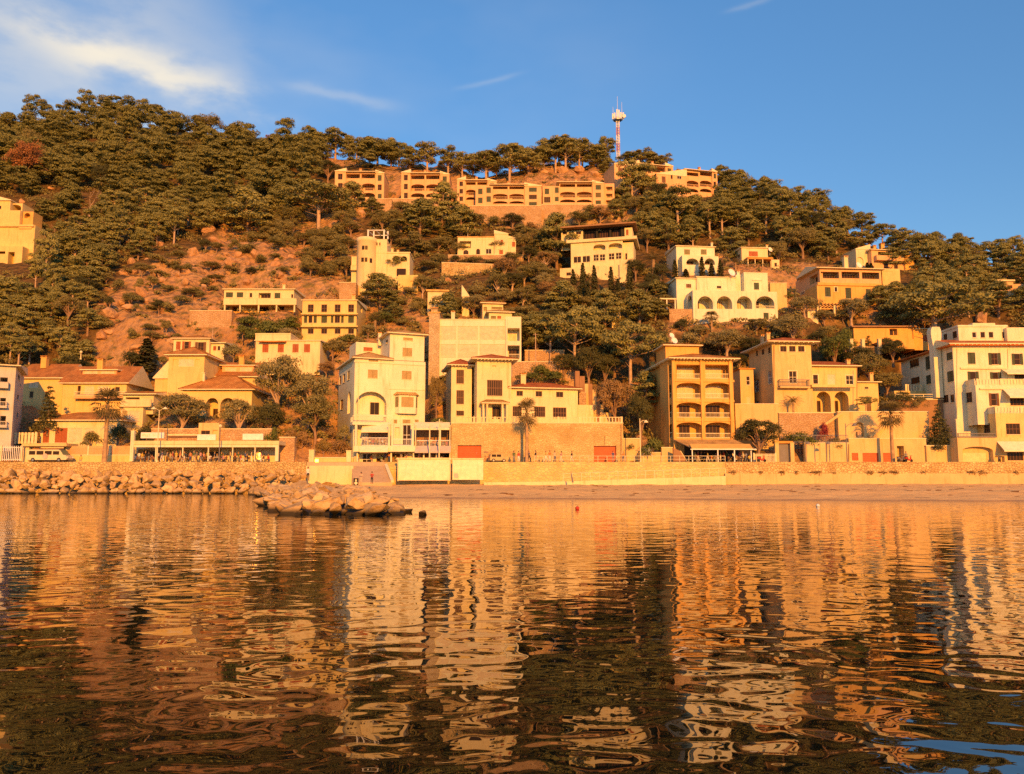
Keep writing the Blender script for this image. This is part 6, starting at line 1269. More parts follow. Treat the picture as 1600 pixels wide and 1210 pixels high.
# outcrops on the hill
ro_ = random.Random(3)
for px, py, s_ in tuple((ro_.uniform(150, 480), ro_.uniform(385, 560), ro_.uniform(2, 6)) for _ in range(70)) + ((220, 470, 7), (170, 505, 8), (255, 495, 7), (300, 415, 8), (335, 400, 7), (360, 425, 8), (400, 410, 7), (430, 425, 7), (455, 410, 5), (290, 440, 6), (330, 440, 6), (240, 440, 6), (205, 420, 6), (330, 350, 8), (325, 375, 8), (415, 375, 5), (540, 355, 6), (565, 350, 6), (520, 365, 5), (690, 268, 8), (715, 272, 8), (665, 275, 6), (880, 272, 8), (905, 268, 9), (930, 272, 7), (850, 276, 6), (430, 275, 6), (470, 290, 5), (965, 340, 5), (1000, 345, 6), (1535, 505, 9), (1560, 508, 8), (190, 480, 6), (270, 530, 6), (160, 520, 7), (280, 285, 4), (410, 300, 5), (700, 440, 4), (770, 420, 4), (35, 320, 5), (80, 300, 5), (60, 545, 5), (500, 690, 3), (520, 700, 2.5)):
    Y = Yg(py); v = at(px, py, Y); s_ *= .36
    sd_ = 'on the bare left slope' if px < 500 and 390 < py < 560 else 'under the ridge pines' if py < 300 and px > 600 else 'among the trees of the hillside'
    put_rock(random.choice(CM), 'rock_outcrop', (v.x, Y, hz(v.x, Y) + s_ * .15), s_ * 1.5, s_ * 1.1, s_ * 1.15, 'jagged orange rock outcrop ' + sd_, 'rock', 'orange outcrops ' + sd_)

# ================================================================== PLANTS
def leaves(cen, rad, nq, size, seed, up=.0, outw=.6, shell=.6):
    """quads scattered through ellipsoid clumps; cen (k,3), rad (k,3), nq leaves per clump"""
    r = np.random.default_rng(seed); k = len(cen); d = r.normal(size=(k, nq, 3)); d /= np.linalg.norm(d, axis=2)[:, :, None]
    d[:, :, 2] = np.where(d[:, :, 2] < -.35, -d[:, :, 2] * .6, d[:, :, 2])
    rr = shell + (1.08 - shell) * r.random((k, nq, 1)) ** .8
    p_ = np.asarray(cen)[:, None, :] + d * rr * np.asarray(rad)[:, None, :]
    nm = d * (outw + .35) + r.normal(size=d.shape) * .5; nm[:, :, 2] += up; nm /= np.linalg.norm(nm, axis=2)[:, :, None]
    a = np.cross(nm, r.normal(size=d.shape)); a /= np.linalg.norm(a, axis=2)[:, :, None] + 1e-9; b_ = np.cross(nm, a)
    s_ = size * (.6 + .8 * r.random((k, nq, 1))); w_ = s_ * .55
    v = np.stack([p_ - a * s_, p_ + b_ * w_, p_ + a * s_, p_ - b_ * w_], 2).reshape(-1, 3)
    return v
def quads_mesh(name, v, mat):
    me = bpy.data.meshes.new(name); nq = len(v) // 4; me.vertices.add(len(v)); me.vertices.foreach_set('co', np.ascontiguousarray(v, np.float32).ravel()); me.loops.add(nq * 4); me.loops.foreach_set('vertex_index', np.arange(nq * 4, dtype=np.int32))
    me.polygons.add(nq); me.polygons.foreach_set('loop_start', np.arange(nq, dtype=np.int32) * 4); me.polygons.foreach_set('loop_total', np.full(nq, 4, np.int32)); me.materials.append(M[mat]); me.update(calc_edges=True); return me
def limb_mesh(name, tubes, mat):
    mb = MB()
    for pts, rad in tubes: mb.tube(pts, rad, 5, 0, False)
    return mb.mesh(name, [mat], True)
PROTO = {}
def proto_tree(kind, seed):
    r = np.random.default_rng(seed); tubes = []
    if kind in ('pine', 'umbrella', 'tallpine'):
        lean = r.uniform(-.06, .06); lo, hi, rmax, k = {'pine': (.20, .90, .33, 30), 'umbrella': (.50, .90, .42, 24), 'tallpine': (.46, .92, .27, 20)}[kind]
        tr = [(0, 0, -.06), (lean * .3, 0, lo + .05), (lean * .8 + r.uniform(-.02, .02), r.uniform(-.02, .02), (lo + hi) / 2), (lean, 0, hi - .03)]
        tubes.append((tr, [.028, .022, .015, .006])); C, Q = [], []
        for i in range(k):
            f = (i + .5) / k; t = 2.399 * i + r.uniform(-.5, .5)
            prof = {'pine': math.sin(min(1, .22 + f * .9) * math.pi) ** .55, 'umbrella': (1 - f ** 3) ** .5 * min(1, .5 + f * 2), 'tallpine': math.sin((.15 + f * .75) * math.pi) ** .6}[kind]
            ro = rmax * prof * r.uniform(.3, 1.08); z = lo + (hi - lo) * f + r.uniform(-.05, .06)
            c = np.array([lean * z + ro * math.cos(t), ro * math.sin(t), z]); C.append(c); q = r.uniform(.07, .155); Q.append((q, q, q * r.uniform(.55, .8)))
            st_ = Vector((lean * z * .8, 0, max(.05, z - .10))); mid = st_.lerp(Vector(c), .55) + Vector((0, 0, -.012)); tubes.append(([st_, mid, Vector(c)], [.009, .006, .003]))
        for i in range(3):
            t = r.uniform(0, 6.28); z = r.uniform(lo * .6, lo + .1); e = Vector((lean * .6 + math.cos(t) * .14, math.sin(t) * .14, z + r.uniform(-.02, .1))); tubes.append(([(lean * .5, 0, z - .05), e], [.006, .002]))
        return quads_mesh('crown', leaves(C, Q, 250, .0175, seed, .25, .7, .5), 'l_pine'), limb_mesh('trunk', tubes, 'barkpale' if kind != 'pine' else 'bark')
    if kind in ('round', 'olive'):
        tr = [(0, 0, -.06), (r.uniform(-.03, .03), 0, .2), (r.uniform(-.06, .06), 0, .42)]; tubes.append((tr, [.04, .03, .02])); C, Q = [], []; k = 32
        for i in range(k):
            d = r.normal(size=3); d /= np.linalg.norm(d); d[2] = d[2] * .9; rad_ = r.uniform(.55, 1.0) if i else 0
            c = np.array([d[0] * .34 * rad_, d[1] * .34 * rad_, .62 + d[2] * .27 * rad_]); C.append(c); q = r.uniform(.09, .17); Q.append((q, q, q * .85))
            if i % 2 == 0: st_ = Vector(tr[2]); tubes.append(([Vector(tr[1]).lerp(st_, r.random()), st_.lerp(Vector(c), .5), Vector(c)], [.018, .010, .004]))
        return quads_mesh('crown', leaves(C, Q, 230, .0145, seed, .1, .6, .5), 'l_olive' if kind == 'olive' else 'l_shrub'), limb_mesh('trunk', tubes, 'barkpale' if kind == 'olive' else 'bark')
    if kind == 'shrub':
        C, Q = [], []
        for i in range(11):
            t = r.uniform(0, 6.28); ro = r.uniform(0, .38); C.append((ro * math.cos(t), ro * math.sin(t), .18 + .5 * (1 - (ro / .42) ** 2) * r.uniform(.5, 1))); q = r.uniform(.16, .26); Q.append((q, q, q * .95))
        tubes = [([(0, 0, -.1), (.05, 0, .2), c_], [.03, .02, .008]) for c_ in C[:5]]
        return quads_mesh('crown', leaves(C, Q, 220, .027, seed, .15, .6, .45), 'l_shrub'), limb_mesh('stem', tubes, 'bark')
    if kind == 'cypress':
        z = np.linspace(.05, .97, 24); C = [(r.uniform(-.012, .012), r.uniform(-.012, .012), q) for q in z]; Q = [((.075 * math.sin(min(1, (1 - q) * 1.6 + .08) * 1.5) + .008), (.075 * math.sin(min(1, (1 - q) * 1.6 + .08) * 1.5) + .008), .05) for q in z]
        return quads_mesh('crown', leaves(C, Q, 70, .02, seed, .6, .7, .5), 'l_dark'), limb_mesh('trunk', [([(0, 0, -.05), (0, 0, .6)], [.02, .008])], 'bark')
    if kind == 'spruce':
        C, Q = [], []
        for z in np.linspace(.1, .95, 13):
            kk = max(1, int(8 * (1.05 - z)))
            for i in range(kk): t = 2 * math.pi * (i + r.random()) / kk; ro = .22 * (1.02 - z) * r.uniform(.6, 1.0); C.append((ro * math.cos(t), ro * math.sin(t), z - .02)); q = .05 + .07 * (1 - z); Q.append((q, q, q * .7))
        return quads_mesh('crown', leaves(C, Q, 55, .02, seed, .2, .6, .4), 'l_dark'), limb_mesh('trunk', [([(0, 0, -.05), (0, 0, .95)], [.022, .004])], 'bark')
    if kind == 'bare':
        def rec(p_, d, L, rd, dep):
            e = p_ + d * L; tubes.append(([p_, e], [rd, rd * .6]))
            if dep: [rec(e, (d + Vector(r.normal(size=3)) * .45).normalized(), L * .68, rd * .6, dep - 1) for _ in range(2 + (dep > 2))]
        rec(Vector((0, 0, -.05)), Vector((.05, 0, 1)), .4, .02, 4)
        return None, limb_mesh('trunk', tubes, 'barkpale')
    if kind == 'rust':
        c_, t_ = proto_tree('round', seed); c_.materials.clear(); c_.materials.append(M['l_rust']); return c_, t_
    if kind in ('fanpalm', 'datepalm'):
        mbv = []; zt = .76 if kind == 'fanpalm' else .52; nf = 34 if kind == 'fanpalm' else 46
        for i in range(nf):
            t = 2.399 * i + r.random() * .3; el_ = 1.35 - 2.3 * (i / nf) + r.uniform(-.12, .12); L = r.uniform(.85, 1.15) * (.26 if kind == 'fanpalm' else .46)
            h_ = np.array([math.cos(t), math.sin(t), 0]); base = np.array([0, 0, zt]); side = np.array([-math.sin(t), math.cos(t), 0])
            if kind == 'fanpalm':
                d = h_ * math.cos(el_) + np.array([0, 0, math.sin(el_)]); d = np.array([d[0] * .72, d[1] * .72, d[2]]); hub = base + d * L * .5; upv = np.cross(side, d)
                for b_ in np.linspace(-1.15, 1.15, 9):
                    dd = d * math.cos(b_) + side * math.sin(b_); e = hub + dd * L * .6 + np.array([0, 0, -.05]); w_ = np.cross(dd, upv) * .009; mdl = hub + dd * L * .3
                    mbv += [hub, mdl + w_, e, mdl - w_]
                w_ = side * .004; mbv += [base - w_, base + w_, hub + w_, hub - w_]
            else:
                P_ = []; q = base.copy(); a_ = el_ * .75 + .35
                for s2 in range(9): P_.append(q.copy()); q = q + (h_ * math.cos(a_) + np.array([0, 0, math.sin(a_)])) * L / 8; a_ -= .17
                for s2 in range(8):
                    ax = P_[s2 + 1] - P_[s2]; ln = .075 * math.sin(math.pi * (s2 + 1.2) / 9.5) + .012
                    for sg_ in (-1, 1):
                        for ff in (0, .5):
                            o_ = P_[s2] + ax * ff; tip = o_ + side * sg_ * ln + ax * .6 + np.array([0, 0, -.025]); mbv += [o_, o_ + ax * .3, tip, o_ + ax * .15 - np.array([0, 0, .004])]
        tb = [([(0, 0, -.04), (.004, 0, zt * .5), (0, 0, zt)], [.030, .022, .020] if kind == 'fanpalm' else [.05, .04, .05])]
        return quads_mesh('fronds', np.array(mbv), 'l_palm'), limb_mesh('trunk', tb, 'palmbark')
for kd, ns_ in (('pine', 7), ('umbrella', 4), ('tallpine', 4), ('round', 4), ('olive', 3), ('shrub', 5), ('cypress', 2), ('spruce', 2), ('bare', 2), ('rust', 1), ('fanpalm', 2), ('datepalm', 2)):
    PROTO[kd] = [proto_tree(kd, 100 + 17 * k + len(kd) * 7) for k in range(ns_)]
WID = {'pine': .72, 'umbrella': .92, 'tallpine': .62, 'round': .85, 'olive': .85, 'shrub': 1.05, 'cypress': .16, 'spruce': .5, 'bare': .5, 'rust': .85, 'fanpalm': .38, 'datepalm': .85}
NAME = {'pine': ('pine_tree', 'pine tree'), 'umbrella': ('pine_tree', 'pine tree'), 'tallpine': ('pine_tree', 'pine tree'), 'round': ('broadleaf_tree', 'tree'), 'olive': ('olive_tree', 'tree'), 'shrub': ('shrub', 'shrub'), 'cypress': ('cypress_tree', 'cypress'), 'spruce': ('spruce_tree', 'tree'), 'bare': ('bare_tree', 'tree'), 'rust': ('withered_tree', 'tree'), 'fanpalm': ('fan_palm', 'palm tree'), 'datepalm': ('date_palm', 'palm tree')}
def put_tree(kind, loc, h, w, label, group=None, mat=None, small=False, seed=None):
    rr = random.Random(seed if seed is not None else len(bpy.data.objects)); cr, tr = rr.choice(PROTO[kind]); nm, cat = NAME[kind]
    s_ = w / WID[kind]; rz = rr.uniform(0, 6.28)
    r = empty(nm, loc, rz); r.scale = (s_, s_, h); tag(r, label, cat, group)
    parts = ([('fronds' if 'palm' in kind else 'crown', cr)] if cr else []) + ([] if small else [('stem' if kind == 'shrub' else 'trunk', tr)])
    for pn, me in parts:
        o = bpy.data.objects.new(pn, me); COL.objects.link(o); o.parent = r
        if mat and pn in ('crown', 'fronds'): o.material_slots[0].link = 'OBJECT'; o.material_slots[0].material = M[mat]
    return r
PLACED = []
def T(kind, px, base, hpx, wpx, label, Y=None, group=None, mat=None, z=None):
    Y = Yg(base) if Y is None else Y; v = at(px, base, Y); k = Y / F
    zz = hz(v.x, Y) if z is None else z
    zz = max(min(zz, v.z + 1.5), v.z - 1.5)
    PLACED.append((v.x, Y, wpx * k / 2)); return put_tree(kind, (v.x, Y, zz), hpx * k * 1.02, wpx * k, label, group, mat)

# ---- palms
T('fanpalm', 163, 721, 116, 54, 'fan palm with a thick trunk at the left end of the cafe', 125.6)
T('fanpalm', 823, 722, 100, 40, 'slender fan palm casting its shadow on the big retaining wall', 126.2)
T('fanpalm', 1396, 726, 96, 46, 'fan palm standing before the red garage doors on the right', 127)
T('fanpalm', 1112, 508, 33, 27, 'small fan palm in front of the arched white villa', 163)
T('datepalm', 586, 517, 44, 44, 'feathery date palm right of the yellow three storey house')
T('datepalm', 1021, 432, 48, 54, 'big date palm between the glazed house and the white cube house')
T('datepalm', 1150, 431, 24, 24, 'low date palm below the small cream house with orange shutters')
T('datepalm', 1240, 652, 34, 32, 'bushy palm against the foot of the square stone tower', 136.5, z=at(1240, 646, 136.5).z)
# ---- shore trees
T('spruce', 75, 664, 76, 40, 'dark conical conifer beside the grey apartment house', 133)
T('olive', 283, 676, 80, 92, 'wide round olive tree over the left half of the cafe terrace', 133.0)
T('olive', 372, 676, 72, 62, 'smaller round olive tree before the right arch of the yellow villa', 133.0)
T('olive', 434, 658, 115, 84, 'tall round headed tree on the left of the slope path', 138)
T('olive', 484, 652, 92, 78, 'broad round headed tree on the right of the slope path', 137)
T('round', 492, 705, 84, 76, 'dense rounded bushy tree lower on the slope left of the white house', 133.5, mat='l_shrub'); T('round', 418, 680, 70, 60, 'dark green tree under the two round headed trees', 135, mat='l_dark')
T('shrub', 539, 680, 36, 28, 'round bush hugging the white house corner', 133, mat='l_olive')
for px, bs, h, w, m_, lb in ((185, 704, 46, 50, 'l_dark', 'dark shrub right of the fan palm trunk'), (228, 692, 46, 40, 'l_dark', 'grey leaved shrub behind the left end of the cafe roof'), (140, 706, 34, 40, 'l_shrub', 'loose olive green shrub before the bungalow wall'), (262, 682, 26, 34, 'l_green', 'spiky green shrub on the brick terrace wall'), (300, 682, 24, 40, 'l_green', 'low green shrub below the wide olive tree'), (396, 690, 40, 36, 'l_dark', 'dark shrub behind the right end of the cafe'), (425, 706, 46, 30, 'l_green', 'hanging green creeper at the right end of the cafe'),
                            (505, 716, 36, 34, 'l_yel', 'yellowish dry shrub above the gate pillars'), (472, 716, 40, 34, 'l_dry', 'dry orange shrub left of the gate pillars'), (530, 712, 34, 40, 'l_dry', 'dry orange bush below the round bush at the white house'), (455, 700, 40, 30, 'l_dry', 'dry straw coloured shrub on the slope path'), (520, 690, 30, 26, 'l_dry', 'small dry shrub high on the slope path')):
    T('shrub', px, bs, h, w, lb, 132.5 if bs > 690 else None, mat=m_)
T('round', 682, 650, 84, 30, 'slim yellowish tree in the gap left of the villa', 136, mat='l_yel'); T('shrub', 688, 655, 24, 34, 'low green shrub in the gap left of the villa', 134, mat='l_green')
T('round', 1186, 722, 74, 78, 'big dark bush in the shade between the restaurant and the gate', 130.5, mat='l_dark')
T('shrub', 1250, 692, 44, 58, 'dense green shrub on the terrace left of the arched niche', 131.5, mat='l_green'); T('shrub', 1289, 688, 48, 26, 'red flowering bougainvillea beside the dense green shrub', 132.0, mat='l_boug')
T('shrub', 1304, 693, 30, 36, 'loose shrub behind the dark garden fence', 131, mat='l_shrub'); T('shrub', 1225, 692, 26, 26, 'small dark shrub above the shuttered gate', 131, mat='l_dark')
T('spruce', 1469, 682, 66, 40, 'upright dark tree growing out of the bush left of the annex', 131.5); T('shrub', 1466, 698, 36, 50, 'rounded dark bush on the street wall left of the annex', 131.0, mat='l_dark')
T('umbrella', 1353, 646, 26, 34, 'tiny flat topped tree on the porch terrace of the tower villa', 136.5, z=at(1353, 645, 136.5).z)
T('shrub', 1020, 714, 46, 50, 'fresh green shrub behind the agave', 129.6, mat='l_green'); T('round', 1002, 690, 90, 46, 'dark leafy tree left of the apartment house', 133, mat='l_dark'); T('shrub', 982, 700, 30, 26, 'shrub on the pier beside the retaining wall', 131.4, mat='l_shrub')
T('round', 962, 662, 92, 62, 'withered brown tree with hanging dry stems beside the garden stairs', 137, mat='l_dry'); T('round', 940, 640, 60, 40, 'smaller withered tree behind the garden stairs', 141, mat='l_dry')
# ---- central pines
T('umbrella', 897, 577, 112, 96, 'tall central pine with a pale forked trunk'); T('umbrella', 985, 600, 114, 112, 'big leaning pine left of the apartment house roof', 146); T('pine', 1010, 640, 74, 76, 'lower pine reaching towards the apartment house wall', 141)
T('tallpine', 860, 560, 80, 40, 'thin pale trunked pine left of the tall central pine'); T('pine', 840, 545, 70, 60, 'dark pine at the left of the central thicket'); T('pine', 930, 545, 80, 70, 'dark pine behind the tall central pine'); T('pine', 878, 505, 70, 66, 'rounded pine at the top of the central thicket'); T('pine', 945, 520, 66, 62, 'shaded pine above the tiny white house'); T('pine', 1000, 515, 60, 64, 'green gold pine right of the tiny white house')
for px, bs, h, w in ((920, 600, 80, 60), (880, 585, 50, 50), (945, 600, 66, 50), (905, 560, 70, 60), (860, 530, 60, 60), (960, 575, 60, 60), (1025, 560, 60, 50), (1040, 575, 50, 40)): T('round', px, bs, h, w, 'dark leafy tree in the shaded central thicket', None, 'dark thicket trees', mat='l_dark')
T('pine', 697, 505, 62, 60, 'airy pine in front of the small cream tower house')
T('shrub', 830, 590, 26, 60, 'vine hedge on the curved wall behind the villa', 147, mat='l_green'); T('shrub', 868, 590, 26, 56, 'right half of the vine hedge behind the villa', 148, mat='l_green')
# ---- right side greenery
T('olive', 1135, 552, 54, 66, 'round olive below the arched white villa'); T('shrub', 1075, 540, 40, 48, 'rounded shrub at the left foot of the arched white villa', mat='l_olive'); T('olive', 1240, 540, 54, 66, 'grey green tree right of the arched white villa'); T('round', 1175, 552, 40, 50, 'dark tree above the red tower roof', mat='l_dark'); T('olive', 1258, 500, 42, 56, 'grey olive tree in front of the orange villa side')
T('round', 1305, 575, 70, 64, 'dense green tree behind the right wing of the tower villa', mat='l_green'); T('shrub', 1322, 545, 56, 36, 'ivy curtain left of the garden terrace columns', mat='l_green'); T('round', 1362, 602, 70, 70, 'yellow green tree right of the tower villa chimney', mat='l_yel' if 0 else 'l_shrub'); T('round', 1408, 645, 50, 44, 'dark bush below the balustrade of the white hotel terrace', 138, mat='l_dark'); T('olive', 1436, 640, 36, 44, 'small olive tree before the balustrade of the white hotel terrace', 138)
T('round', 1395, 560, 44, 50, 'dark tree between the garden terrace and the white hotel', mat='l_dark'); T('spruce', 1357, 548, 36, 26, 'young conifer before the long orange house'); T('olive', 1330, 500, 50, 60, 'olive tree below the orange villa', mat='l_olive')
T('umbrella', 1462, 548, 124, 160, 'huge spreading pine with bare limbs above the white hotel'); T('pine', 1412, 505, 66, 70, 'pine left behind the huge spreading pine'); T('pine', 1560, 500, 60, 70, 'pine above the right end of the white hotel')
T('shrub', 1225, 473, 22, 46, 'clipped green hedge above the scaffolding wall', mat='l_green')
for k, (px, bs, h) in enumerate(((880, 478, 34), (896, 474, 54), (911, 476, 66), (919, 488, 50), (929, 474, 60), (940, 482, 40), (955, 470, 54), (966, 476, 44), (984, 470, 58), (906, 492, 40))): T('cypress', px, bs, h, 11 + k % 3, 'slim dark cypress in the row below the glazed house', None, 'cypress row below the glazed house')
for px, bs, h in ((1055, 440, 34), (1072, 436, 16), (1097, 438, 32), (1112, 438, 22), (1126, 440, 30), (1355, 424, 22), (1361, 428, 20)): T('cypress', px, bs, h, 10, 'small cypress beside the white cube house' if px < 1200 else 'small cypress beside the stacked terrace house', None, 'cypresses of the white cube house' if px < 1200 else 'cypresses of the stacked terrace house')
for px, bs, h, w, k, m_, lb in ((626, 340, 26, 36, 'round', 'l_shrub', 'tree'), (655, 345, 30, 40, 'pine', None, 'pine'), (742, 362, 30, 44, 'round', 'l_shrub', 'tree'), (772, 358, 24, 40, 'shrub', 'l_shrub', 'shrub'), (800, 360, 28, 44, 'round', 'l_dark', 'tree'), (828, 366, 26, 36, 'shrub', 'l_dry', 'shrub'), (905, 352, 30, 40, 'round', 'l_shrub', 'tree'), (938, 350, 32, 40, 'round', 'l_dry', 'tree'), (960, 346, 40, 36, 'pine', None, 'pine'), (582, 345, 30, 40, 'pine', None, 'pine')):
    T(k, px, bs, h, w, lb + ' growing against the orange retaining walls of the ridge row', None, 'plants against the ridge retaining walls', m_)
for px, bs, h, w, k, m_ in ((1066, 520, 26, 34, 'shrub', 'l_dark'), (1095, 525, 26, 40, 'round', 'l_olive'), (1150, 528, 24, 40, 'shrub', 'l_shrub'), (1182, 522, 28, 44, 'round', 'l_shrub'), (1210, 522, 24, 34, 'shrub', 'l_olive')): T(k, px, bs, h, w, 'leafy plant below the front wall of the arched white villa', None, 'plants below the arched white villa', m_)
for px, bs, h, w, k, m_ in ((1288, 497, 26, 40, 'round', 'l_olive'), (1318, 494, 24, 40, 'shrub', 'l_shrub'), (1345, 490, 30, 44, 'round', 'l_dark'), (1376, 488, 44, 50, 'pine', None), (1398, 478, 40, 44, 'pine', None)): T(k, px, bs, h, w, 'leafy plant at the foot of the orange villa', None, 'plants at the foot of the orange villa', m_)
for px, bs, h, w, k, m_ in ((712, 414, 18, 30, 'shrub', 'l_dark'), (738, 416, 14, 34, 'shrub', 'l_shrub'), (770, 418, 16, 36, 'shrub', 'l_olive'), (800, 416, 22, 34, 'round', 'l_shrub'), (826, 410, 30, 36, 'round', 'l_dark'), (560, 468, 20, 34, 'shrub', 'l_shrub'), (640, 462, 20, 34, 'shrub', 'l_olive'), (655, 440, 24, 26, 'round', 'l_shrub')): T(k, px, bs, h, w, 'leafy plant under the cream terrace house' if px > 700 else 'leafy plant under the round tower house', None, 'plants under the cream terrace house' if px > 700 else 'plants under the round tower house', m_)
for px, bs, h, w, k, m_ in ((486, 536, 16, 30, 'shrub', 'l_dry'), (560, 540, 22, 34, 'shrub', 'l_shrub'), (575, 530, 26, 30, 'round', 'l_olive'), (385, 575, 26, 34, 'round', 'l_olive'), (350, 574, 18, 30, 'shrub', 'l_shrub'), (255, 560, 22, 26, 'shrub', 'l_shrub'), (510, 580, 30, 30, 'round', 'l_dry')): T(k, px, bs, h, w, 'garden bush between the houses of the left slope', None, 'garden bushes of the left slope', m_)
for px, bs, h, w, k, m_ in ((825, 540, 50, 50, 'round', 'l_dark'), (845, 585, 40, 40, 'shrub', 'l_green'), (812, 520, 44, 44, 'pine', None), (1385, 540, 30, 40, 'shrub', 'l_dark'), (1340, 575, 50, 50, 'round', 'l_dark'), (1385, 610, 46, 50, 'round', 'l_shrub'), (1330, 620, 40, 36, 'shrub', 'l_dark')): T(k, px, bs, h, w, 'shady leafy tree right of the white blinds building' if px < 1000 else 'shady leafy tree between the tower villa and the white hotel', None, 'shady trees of the middle' if px < 1000 else 'shady trees by the hotel', m_)
# ---- hedges on the left
T('shrub', 206, 572, 52, 44, 'tall clipped hedge block above the row house roof', mat='l_dark'); T('cypress', 229, 572, 54, 30, 'tall dark clipped column beside the hedge block', mat='l_dark')
for px, bs, h, w in ((390, 505, 32, 50), (420, 520, 44, 60), (450, 515, 40, 50), (400, 530, 36, 46), (440, 535, 36, 50), (380, 520, 30, 40)): T('shrub', px, bs, h, w, 'ivy mound spilling down below the flat white house', None, 'ivy mounds below the flat white house', 'l_green')
T('olive', 452, 535, 36, 46, 'greyish tree beside the ivy mounds'); T('shrub', 365, 552, 36, 44, 'pink green oleander right of the small shuttered house', mat='l_olive'); T('shrub', 545, 530, 24, 50, 'green hedge behind the white waterfront house', mat='l_green'); T('shrub', 600, 508, 30, 50, 'bright hedge right of the date palm', mat='l_green'); T('round', 520, 555, 40, 44, 'tree between the yellow house and the white waterfront house'); T('shrub', 300, 560, 20, 26, 'low shrub beside the small shuttered house')
# ---- named hillside pines
T('umbrella', 498, 362, 80, 128, 'broad dark umbrella pine left of the round tower house'); T('pine', 388, 368, 88, 92, 'large rounded pine above the orange crags'); T('pine', 548, 338, 56, 56, 'pine before the leftmost apartment block')
T('pine', 690, 362, 84, 60, 'pine standing before the second apartment block'); T('pine', 655, 378, 70, 76, 'wide pine right of the round tower'); T('pine', 720, 372, 66, 60, 'pine left above the cream terrace house'); T('pine', 870, 408, 92, 74, 'orange trunked pine left of the glazed house')
T('umbrella', 620, 425, 28, 42, 'small umbrella pine in front of the tower house wing', 184, z=at(620, 428, 184).z); T('pine', 595, 470, 58, 76, 'dark pine below the round tower')
for px, bs, h, w in ((988, 338, 82, 50), (1010, 335, 76, 44), (975, 345, 56, 36)): T('tallpine', px, bs, h, w, 'tall bare trunked pine before the stepped apartment block', 232, 'tall pines before the stepped blocks')
T('tallpine', 1060, 370, 76, 56, 'tall pine below the far right apartment block'); T('pine', 1045, 385, 60, 60, 'rounded pine above the white cube house')
for px, bs, h, w, k in ((668, 280, 64, 44, 'tallpine'), (700, 282, 54, 42, 'tallpine'), (640, 275, 46, 44, 'pine'), (722, 282, 48, 36, 'tallpine'), (760, 284, 58, 52, 'tallpine'), (796, 286, 64, 56, 'tallpine'), (826, 280, 46, 50, 'pine'), (868, 270, 56, 44, 'tallpine'), (905, 268, 56, 62, 'umbrella'), (884, 272, 58, 50, 'tallpine'), (935, 268, 40, 50, 'pine'), (850, 268, 40, 40, 'pine'), (1000, 265, 40, 54, 'umbrella'), (1034, 268, 34, 46, 'umbrella'), (1018, 262, 36, 50, 'pine'), (980, 262, 30, 40, 'pine'), (1088, 285, 26, 36, 'pine'), (950, 272, 34, 34, 'pine')):
    T(k, px, bs, h, w, 'ridge pine against the sky between the left forest and the mast' if px < 950 else 'ridge pine against the sky behind the stepped apartment blocks', None, 'ridge pines left of the mast' if px < 950 else 'ridge pines right of the mast')
T('rust', 36, 302, 92, 62, 'withered rust brown pine high on the left slope'); T('bare', 140, 330, 44, 30, 'bare dead white tree on the left slope'); T('bare', 100, 290, 40, 30, 'leafless grey tree near the left ridge'); T('rust', 425, 240, 34, 34, 'rust brown tree on the left skyline'); T('bare', 282, 345, 40, 24, 'thin leafless tree in the left forest'); T('rust', 5, 210, 30, 26, 'rust brown tree top at the far left skyline'); T('bare', 80, 380, 44, 28, 'pale leafless tree right of the stepped hillside hotel')
T('tallpine', 70, 440, 90, 34, 'tall pine covering the right corner of the hillside hotel', 180); T('tallpine', 55, 455, 70, 34, 'second tall pine at the corner of the hillside hotel', 176)

for k, px in enumerate(list(range(470, 640, 17)) + list(range(735, 960, 19)) + list(range(1120, 1620, 17))):
    rr_ = float(np.interp(px, [q for q, _ in RIDGE], [q for _, q in RIDGE])); sd_ = 'left of the apartment row' if px < 700 else 'behind the apartment row' if px < 1000 else 'along the right ridge'
    T(('pine', 'tallpine', 'pine', 'umbrella')[(k * 7) % 4], px + (k * 13) % 9, rr_ + 3 + (k * 5) % 7, 36 + (k * 11) % 18, 38 + (k * 7) % 14, 'skyline pine ' + sd_, None, 'skyline pines ' + sd_)
